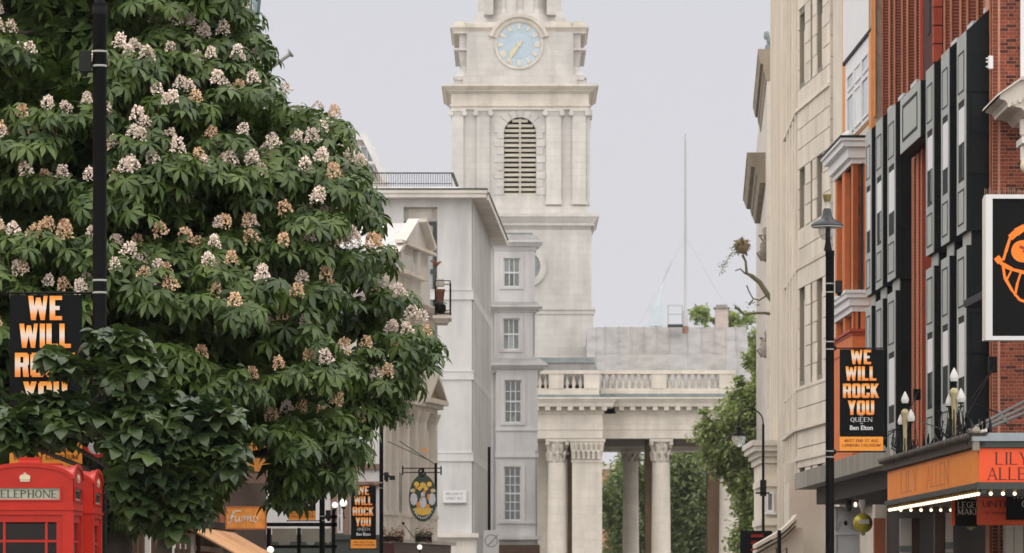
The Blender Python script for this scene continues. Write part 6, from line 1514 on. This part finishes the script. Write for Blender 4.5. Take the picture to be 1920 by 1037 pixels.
# ---- flowering horse chestnut
CY = 54.5; cxm = (190-960)/F*CY; rng = np.random.RandomState(3)
prof = [(-360, 30), (-250, 190), (-120, 262), (0, 300), (130, 345), (190, 395), (240, 468), (300, 490), (380, 512), (460, 545), (540, 580), (600, 620), (650, 632), (700, 610), (750, 575), (800, 570), (850, 555), (890, 480), (930, 400), (965, 250), (985, 60)]
pz = np.array([CZ+(HY-y)/F*CY for y, _ in prof])[::-1]; prr = np.maximum(.2, np.array([r/F*CY for _, r in prof])[::-1]-.24)
def lump(az, z): return 1+.055*np.sin(az*5+z*1.9)+.045*np.sin(az*9-z*3.1+1)+.03*np.sin(az*17+z*5.3)
def crown_pts(n, shell, jit, seed, front=None):
    r = np.random.RandomState(seed); z = r.uniform(pz[0], pz[-1], n*4); R = np.interp(z, pz, prr); keep = r.rand(n*4) < (R+.15)/prr.max(); z = z[keep][:n]; R = R[keep][:n]
    az = r.uniform(0, 2*np.pi, len(z))
    if front is not None:
        sw = r.rand(len(z)) < front; az = np.where(sw, -np.pi/2+r.uniform(-1, 1, len(z))*1.75, az)
    rad = R*lump(az, z)*shell+r.normal(0, jit, len(z)); return np.stack([cxm+rad*np.cos(az), CY+rad*np.sin(az), z], -1), az, z
tr_c = thing('horse_chestnut', 'big flowering horse chestnut with drooping leaves and pink white blossom candles', 'tree', (cxm, CY, 0))
def place_local(me, name, parent, off, **k): o = link(name, me, parent, tuple(-np.array(off))); tag(o, **k); return o
OFF = np.array([cxm, CY, 0.])
q = MB(); q.tube([(0, 0, -.1), (.05, 0, 1.2), (.1, .05, 3.0), (0, 0, 6), (-.1, 0, 9.6)], [.42, .34, .3, .2, .05], 12); q.build('trunk', bark, tr_c, smooth=True)
for i in range(26):
    a = i*2.4; zb = 2.3+i*.26; r_ = float(np.interp(zb+1.0, pz, prr))*.85; q = MB()
    q.tube([(0, 0, zb), (r_*.35*math.cos(a), r_*.35*math.sin(a), zb+.5), (r_*.7*math.cos(a+.15), r_*.7*math.sin(a+.15), zb+.75), (r_*math.cos(a+.1), r_*math.sin(a+.1), zb+.7)], [.10, .07, .045, .02], 7); q.build('branch', bark, tr_c, smooth=True)
wid_c = (.10, .32, .72, 1.0, .55, .0)
variants = [compound(6+(s_ % 2), .225, .033, 4.4, 1.15, s_, 5, wid_c) for s_ in range(4)]
low = [compound(6, .27, .05, 4.4, 1.1, 50+s_, 2, (.1, 1., .0)) for s_ in range(3)]
cc, caz, _z = crown_pts(400, .98, .13, 11, .60)          # boughs: flattened leafy domes with gaps between them
def windows(p):
    """places in the photograph where the street shows under or through the crown"""
    x = 960+p[0]/p[1]*F; y = HY-(p[2]-CZ)/p[1]*F
    if x > 440 and x > 190+np.interp(y, [a_[0] for a_ in prof], [a_[1] for a_ in prof])-(34 if y < 210 else 18)+6*math.sin(y*.09): return False
    if x > 640 and y > 858: return False
    if 555 < x <= 640 and y > 900: return False
    if 400 < x < 640 and y > 975: return False
    if 390 < x < 525 and y > 915: return False
    if 432 < x < 522 and 815 < y < 925: return False
    return True
tips = []; taz = []
for c_, a_ in zip(cc, caz):
    rx = rng.uniform(.22, .44); rz_ = rx*rng.uniform(.4, .75)
    for k in range(int(9*rx/.33)):
        v = rng.normal(0, 1, 3); v /= np.linalg.norm(v); v[2] = abs(v[2])*.95-.12
        p = c_+np.array([v[0]*rx, v[1]*rx, v[2]*rz_]); 
        if windows(p): tips.append(p); taz.append(math.atan2(v[1], v[0]) if rng.rand() < .5 else a_)
tips = np.array(tips); taz = np.array(taz)
Tl, Al, Pl, Rl, Sl = [], [], [], [], []
for (p, a) in zip(tips, taz):
    nw = rng.randint(4, 7); a00 = rng.uniform(0, 6.28)
    for k in range(nw):
        aa = a00+k*2*np.pi/nw+rng.uniform(-.3, .3); out_ = .10+rng.rand()*.16
        Tl.append(p+np.array([math.cos(aa)*out_, math.sin(aa)*out_, rng.uniform(-.13, .03)])); Al.append(aa); Pl.append(rng.uniform(.25, 1.15)); Rl.append(rng.uniform(-.35, .35)); Sl.append(rng.uniform(.8, 1.25))
Tl, Al, Pl, Rl, Sl = map(np.array, (Tl, Al, Pl, Rl, Sl)); Rm = basis(Al, Pl, Rl, Sl)
# the 300 largest: those nearest the camera and inside the frame become leaf objects
pxs = 960+Tl[:, 0]/Tl[:, 1]*F; pys = HY-(Tl[:, 2]-CZ)/Tl[:, 1]*F; inside = (pxs > -20) & (pxs < 830) & (pys > -20) & (pys < 990)
# thin the arrays outside the frame
order = np.argsort(Tl[:, 1]+np.where(inside, 0, 100)+rng.rand(len(Tl))*1.5)[:298]; sel = np.zeros(len(Tl), bool); sel[order] = True
lme = []
for v, f in variants: lme.append(np_mesh('leaf', v, f, chm_))
for i in order:
    o = link('leaf', lme[i % 4], tr_c); R3 = Matrix([list(map(float, r)) for r in Rm[i]]).to_4x4(); o.matrix_basis = Matrix.Translation(Vector((Tl[i]-OFF).tolist())) @ R3
rest = np.where(~sel)[0]; VV = []; FF = []; o_ = 0
for s_ in range(4):
    idx = rest[rest % 4 == s_]; v, f = inst(*variants[s_], Rm[idx], Tl[idx]); VV.append(v); FF.append(f+o_); o_ += len(v)
me = np_mesh('foliage', np.vstack(VV), np.vstack(FF), chm_); place_local(me, 'foliage', tr_c, OFF, kind='stuff')
VV = []; FF = []; o_ = 0
for (n, sh, jt, sd_) in ((3800, .66, .12, 21), (3600, .50, .22, 22), (2000, .3, .25, 23)):
    pt, az_, _ = crown_pts(n, sh, jt, sd_, .3); pt = np.array([p for p in pt if windows(p)]); m = len(pt); v, f = inst(*low[sd_ % 3], basis(rng.uniform(0, 6.28, m), rng.uniform(.1, 1.0, m), rng.uniform(-.5, .5, m), rng.uniform(1.0, 1.6, m)), pt); VV.append(v); FF.append(f+o_); o_ += len(v)
me = np_mesh('inner_foliage', np.vstack(VV), np.vstack(FF), chm_); place_local(me, 'inner_foliage', tr_c, OFF, kind='stuff')
# blossoms: upright cones of small petals
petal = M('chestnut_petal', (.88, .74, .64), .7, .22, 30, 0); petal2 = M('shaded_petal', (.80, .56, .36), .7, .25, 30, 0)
def blossom_mesh(seed, mat):
    r = np.random.RandomState(seed); VV = []; FF = []; o = 0
    h = .17; nfl = 52
    for i in range(nfl):
        t_ = (i+.5)/nfl; z = h*t_; rad = .07*(1-t_)**.5+.012; a = i*2.4+r.uniform(-.3, .3); rad *= r.uniform(.7, 1.1); c = np.array([rad*math.cos(a), rad*math.sin(a), z])
        for k in range(3):
            d = r.normal(0, 1, 3); d += np.array([math.cos(a), math.sin(a), .3])*.9; d /= np.linalg.norm(d); u_ = np.cross(d, r.normal(0, 1, 3)); u_ /= np.linalg.norm(u_); w_ = np.cross(d, u_); s_ = r.uniform(.013, .021)
            VV.append(np.array([c, c+d*s_+u_*s_*.8, c+d*s_*1.8, c+d*s_-u_*s_*.8])+w_*.002); FF.append(np.arange(4)[None]+o); o += 4
    return np_mesh('blossom', np.vstack(VV), np.vstack(FF), mat, False)
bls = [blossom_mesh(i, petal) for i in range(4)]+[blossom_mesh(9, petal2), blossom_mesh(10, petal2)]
tpx = 960+tips[:, 0]/tips[:, 1]*F; tpy = HY-(tips[:, 2]-CZ)/tips[:, 1]*F
vis = (tpx > -30) & (tpx < 840) & (tpy > -40) & (tpy < 960) & (tips[:, 1] < CY+.8)
cnt = 0; used = []
cand = np.where(vis)[0]; sc = tips[cand, 2]*.0+rng.rand(len(cand))+.25*(tips[cand, 1] < CY-1)      # blossoms sit on the outermost shoots
for i in cand[np.argsort(-sc)]:
    x_, y_ = tpx[i], tpy[i]; prob = .97 if y_ < 560 else (.9 if y_ < 720 else .4)
    if x_ < 470 and y_ > 620: prob = .05
    if rng.rand() > prob or cnt >= 288: continue
    if any(math.hypot((x_-u[0])/1.0, (y_-u[1])/1.0) < 26 for u in used) : continue
    used.append((x_, y_))
    for j in range(1+(rng.rand() < .25)):
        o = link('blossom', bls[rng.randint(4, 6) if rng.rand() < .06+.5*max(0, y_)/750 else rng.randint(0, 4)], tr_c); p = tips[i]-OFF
        out2 = np.array([p[0]*.0, -1.])*.14
        o.location = (p[0]+rng.uniform(-.16, .16)*j, p[1]+out2[1], p[2]+.05+rng.uniform(-.05, .05)); s_ = rng.uniform(.8, 1.12); o.scale = (s_, s_, s_*.95); o.rotation_euler = (rng.uniform(-.3, .3), rng.uniform(-.35, .35), rng.uniform(0, 6)); cnt += 1

# ---- darker tree with broad leaves at the front left
dt = thing('dark_broadleaf_tree', 'low dark broad leaved tree spilling over the telephone boxes and banner', 'tree', ((300-960)/F*44.9, 44.9, 0)); OD = np.array([(300-960)/F*44.9, 44.9, 0.])
wid_d = (.12, .55, 1.0, .95, .6, .0); dv = [compound(5, .185, .064, 4.6, .8, 80+s_, 5, wid_d) for s_ in range(3)]
blobs = [(60, 802, 90, 42, .5), (-40, 800, 90, 45, .5), (150, 803, 100, 44, .6), (240, 705, 58, 68, .5), (232, 655, 42, 32, .35), (300, 800, 110, 58, .7), (395, 790, 60, 42, .5), (260, 860, 130, 65, .8), (380, 860, 80, 60, .7), (240, 925, 60, 60, .5), (300, 930, 100, 60, .6), (395, 935, 55, 50, .5), (355, 985, 45, 40, .4), (215, 640, 50, 25, .3), (140, 690, 40, 16, .25), (95, 752, 55, 12, .25), (100, 668, 24, 14, .2), (290, 745, 35, 20, .3)]
T_, I_ = [], []
for (px, py, rx, ry, dz) in blobs:
    n = int(rx*ry/(28 if ry > 30 else 20)); 
    for _ in range(n):
        v = rng.normal(0, 1, 3); v /= np.linalg.norm(v); v *= rng.uniform(.45, 1.0)**.6
        x_, y_ = px+v[0]*rx, py+v[1]*ry; Y = 44.95+v[2]*dz*.9
        if x_ < 215 and y_ > 850: continue
        if 135 < x_ < 232 and 792 < y_ < 880 and (rng.rand() < .86 or y_ > 850): continue
        if 60 < x_ < 158 and y_ > 830: continue
        if 400 < x_ < 500 and y_ > 915: continue
        if x_ > 385 and y_ > 895: continue
        if x_ > 330 and y_ > 970: continue
        T_.append(P(x_, y_, Y))
T_ = np.array(T_); m = len(T_); Rm = basis(rng.uniform(0, 6.28, m), rng.uniform(-.1, .8, m), rng.uniform(-.5, .5, m), rng.uniform(.8, 1.3, m))
dme = [np_mesh('leaf', v, f, dkm) for v, f in dv]
pxs = 960+T_[:, 0]/T_[:, 1]*F; order = np.argsort(T_[:, 1]+np.where(pxs > -10, 0, 100))[:298]; sel = np.zeros(m, bool); sel[order] = True
for i in order:
    o = link('leaf', dme[i % 3], dt); o.matrix_basis = Matrix.Translation(Vector((T_[i]-OD).tolist())) @ Matrix([list(map(float, r)) for r in Rm[i]]).to_4x4()
rest = np.where(~sel)[0]; VV = []; FF = []; o_ = 0
for s_ in range(3):
    idx = rest[rest % 3 == s_]; v, f = inst(*dv[s_], Rm[idx], T_[idx]); VV.append(v); FF.append(f+o_); o_ += len(v)
place_local(np_mesh('foliage', np.vstack(VV), np.vstack(FF), dkm), 'foliage', dt, OD, kind='stuff')
q = MB(); q.tube([(0, 0, -.1), (0, 0, 1.2), (.1, 0, 2.3)], [.12, .1, .07], 10); q.build('trunk', bark, dt, smooth=True)
for (px, py) in ((60, 800), (215, 640), (400, 770), (380, 900), (150, 690), (-60, 800), (110, 745), (280, 780)):
    p = Vector(P(px, py, 44.95))-Vector(OD.tolist()); q = MB(); q.tube([(.05, 0, 1.9), (p.x*.4, .05, 1.9+(p.z-1.9)*.6), (p.x*.8, 0, 1.9+(p.z-1.9)*.9), tuple(p)], [.05, .03, .02, .008], 6); q.build('branch', bark, dt, smooth=True)

# ---- small leaved trees farther off
def quad_leaf(): return np.array([(0, 0, 0), (.5, -.28, .06), (1, 0, -.05), (.5, .28, .06)]), np.array([[0, 1, 2, 3]])
def small_tree(name, label, x, Y, blobs, size, mat, n, trunk_r=.25, limbs=(), grp=None, extra=None):
    t = thing(name, label, 'tree', (x, Y, 0), group=grp); O = np.array([x, Y, 0.]); pts = []
    tot = sum(b[3]*b[4] for b in blobs)
    for (px, py, Yb, rx, ry, rd) in [(b[0], b[1], b[2], b[3], b[4], b[5]) for b in blobs]:
        k = int(n*rx*ry/tot); sub = max(3, k//60); e = Yb/F
        c = rng.normal(0, 1, (sub, 3)); c /= np.linalg.norm(c, axis=1)[:, None]; c *= rng.uniform(.35, 1, (sub, 1))**.5
        which = rng.randint(0, sub, k); pp = c[which]+rng.normal(0, .17, (k, 3))
        pts.append(np.stack([(px-960)*e+pp[:, 0]*rx*e, Yb+pp[:, 1]*rd, CZ+(HY-py)*e+pp[:, 2]*ry*e], -1))
    pts = np.vstack(pts); pts = pts[pts[:, 2] > .5]; m = len(pts); v, f = quad_leaf(); v, f = inst(v, f, basis(rng.uniform(0, 6.28, m), rng.uniform(-.5, 1.1, m), rng.uniform(-.7, .7, m), rng.uniform(.7, 1.3, m)*size), pts-O)
    o = link('crown', np_mesh('crown', v, f, mat, False), t); o['kind'] = 'stuff'
    q = MB(); q.tube([(0, 0, -.1), (.1, 0, 2.5), (0, 0, 6), (-.2, 0, 9)], [trunk_r, trunk_r*.8, trunk_r*.55, trunk_r*.2], 8); q.build('trunk', bark, t, smooth=True)
    for L in limbs:
        q = MB(); q.tube([Vector(P(*p[:3]))-Vector((x, Y, 0)) for p in L], [p[3] for p in L], 6); q.build('branch', bark, t, smooth=True)
    return t
Ylm = 218.
small_tree('lime_tree', 'light green lime tree in front of the right end of the church portico', (1420-960)/F*Ylm, Ylm,
    [(1410, 760, Ylm, 36, 42, 1.5), (1420, 850, Ylm, 55, 70, 2), (1368, 832, Ylm, 62, 42, 1.4), (1345, 800, Ylm, 36, 22, 1), (1395, 780, Ylm, 50, 50, 1.4), (1340, 870, Ylm, 20, 20, 1), (1415, 920, Ylm, 44, 70, 1.6), (1420, 1010, Ylm, 45, 70, 1.6), (1385, 880, Ylm, 26, 44, 1), (1340, 845, Ylm, 24, 20, .8), (1425, 690, Ylm, 26, 50, 1.2), (1320, 775, Ylm, 14, 6, .5), (1395, 715, Ylm, 16, 14, .6)], .28, lim, 21000, .22,
    limbs=[[(1425, 1100, Ylm, .2), (1415, 900, Ylm, .14), (1380, 830, Ylm, .07), (1320, 778, Ylm, .03)], [(1418, 950, Ylm, .1), (1430, 760, Ylm, .06), (1425, 680, Ylm, .03)]])
M_pale = leafmat('pale_leaf', (.27, .31, .18), .3, .5, .6)
small_tree('plane_tree', 'thin leaved plane tree showing above the church roof right of the chimney', (1410-960)/F*285, 285,
    [(1400, 620, 285, 34, 26, 3), (1420, 680, 285, 24, 50, 3), (1385, 590, 285, 22, 16, 2), (1303, 585, 285, 11, 24, 1.5), (1325, 600, 285, 12, 26, 1.5), (1340, 605, 285, 12, 12, 1), (1415, 740, 285, 18, 40, 2), (1372, 595, 285, 14, 14, 1)], .30, M_pale, 5200, .3,
    limbs=[[(1415, 1100, 285, .3), (1410, 700, 285, .2), (1385, 600, 285, .06)], [(1410, 760, 285, .2), (1340, 640, 285, .1), (1303, 570, 285, .04)]])
for (cxp, cyp, Yt, rx, ry, lb, n) in ((1175, 980, 300, 50, 120, 'dark green tree seen between the left pair of portico openings', 5000), (1290, 960, 296, 52, 150, 'dense green tree filling the right portico opening', 7000), (1390, 980, 300, 60, 150, 'green tree behind the lime tree and the far portico column', 5000), (1230, 1000, 310, 50, 140, 'green tree directly behind the middle portico column', 4000)):
    small_tree('garden_tree', lb, (cxp-960)/F*Yt, Yt, [(cxp, cyp, Yt, rx, ry, 4), (cxp-20, cyp-ry*.4, Yt-2, rx*.7, ry*.5, 3), (cxp+20, cyp+20, Yt-3, rx*.7, ry*.6, 3)], .42, fol, n*2, .3, grp='trees beyond the portico')
# pollarded branch with a twiggy knob
Ypb = 172.
bk = thing('pollarded_tree', 'bare pollarded branch ending in a shaggy twig knob against the sky', 'tree', ((1470-960)/F*Ypb, Ypb, 0)); Vb = Vector(((1470-960)/F*Ypb, Ypb, 0))
mossb = M('mossy_bark', (.12, .105, .06), .9, .3, 6, .4)
q = MB(); q.tube([(0, 0, -.1), (0, 0, 4), (-.2, 0, 8), (-.35, 0, 10.5)], [.35, .3, .2, .1], 8); q.build('trunk', mossb, bk, smooth=True)
for L in ([(1460, 580, .11), (1436, 548, .11), (1425, 530, .10), (1410, 518, .09), (1400, 512, .06), (1398, 490, .05), (1392, 478, .06)], [(1410, 518, .05), (1396, 512, .04), (1388, 504, .03), (1378, 508, .02)], [(1450, 552, .04), (1436, 555, .035), (1424, 563, .03), (1412, 560, .03), (1405, 548, .025), (1400, 535, .03)],
          [(1450, 590, .07), (1435, 587, .06), (1415, 587, .05), (1395, 590, .05), (1385, 580, .06), (1378, 576, .05)], [(1412, 562, .03), (1404, 572, .05)], [(1388, 470, .02), (1372, 475, .015), (1362, 490, .015), (1352, 508, .01)]):
    q = MB(); q.tube([Vector(P(p[0], p[1], Ypb))-Vb for p in L], [p[2] for p in L], 7); q.build('branch', mossb, bk, smooth=True)
c = Vector(P(1391, 462, Ypb))-Vb; q = MB(); e = Ypb/F
for i in range(340):
    d = Vector((random.gauss(0, 1), random.gauss(0, 1), random.gauss(.25, 1))).normalized(); r = random.uniform(9, 15)*e if random.random() < .8 else random.uniform(14, 22)*e; s_ = Vector((d.z, d.x, -d.y))*random.uniform(-.12, .12)
    q.tube([c+d*3*e, c+d*r*.7+s_, c+d*r+s_*1.5-Vector((0, 0, .05))], [.05, .03, .006], 4)
q.ball(c, 13*e, 10, 1.1)
q.build('twig_knob', M('straw_twigs', (.20, .155, .075), .9, .35, 9, .3), bk, kind='stuff')
q = MB()
for (px, py) in ((1352, 508), (1357, 494), (1362, 496), (1370, 480), (1385, 578), (1404, 572), (1372, 466), (1378, 574), (1420, 572)):
    for i in range(16):
        p = Vector(P(px+random.gauss(0, 4), py+random.gauss(0, 3), Ypb))-Vb; d = Vector((random.gauss(0, 1), random.gauss(0, 1), random.gauss(0, 1))).normalized(); u_ = d.cross(Vector((.3, .2, 1))).normalized(); s_ = .055
        q.add([p, p+d*s_+u_*s_*.5, p+d*2*s_, p+d*s_-u_*s_*.5], [(0, 1, 2, 3)])
q.build('leaf_tuft', fol, bk, kind='stuff')
# orange brick house glimpsed through the portico
bh = thing('distant_brick_house', 'pale orange brick house glimpsed through the portico between trees', 'house', ((1150-960)/F*420, 420, 0)); e = 420/F
q = MB(); q.box(-30*e, 26*e, 0, 8, 0, CZ+(HY-880)*e); q.build('wall', M('faded_orange_brick', (.45, .22, .12), .9, .15, 1, .1), bh)
q = MB(); q.box(-32*e, 28*e, -.4, 8, CZ+(HY-880)*e, CZ+(HY-868)*e); q.build('cornice', stoneC, bh)

# ---------------------------------------------------------------- haze
hz = bpy.data.materials.new('haze'); hz.use_nodes = True; t = hz.node_tree; t.nodes.clear(); o = t.nodes.new('ShaderNodeOutputMaterial'); v = t.nodes.new('ShaderNodeVolumePrincipled')
v.inputs['Color'].default_value = (.93, .94, 1, 1); v.inputs['Density'].default_value = .00007; v.inputs['Anisotropy'].default_value = 0.3; t.links.new(v.outputs[0], o.inputs['Volume'])
MB().box(-905, 905, -65, 2505, -1.2, 130).build('haze', hz, kind='stuff', label='pale city haze')
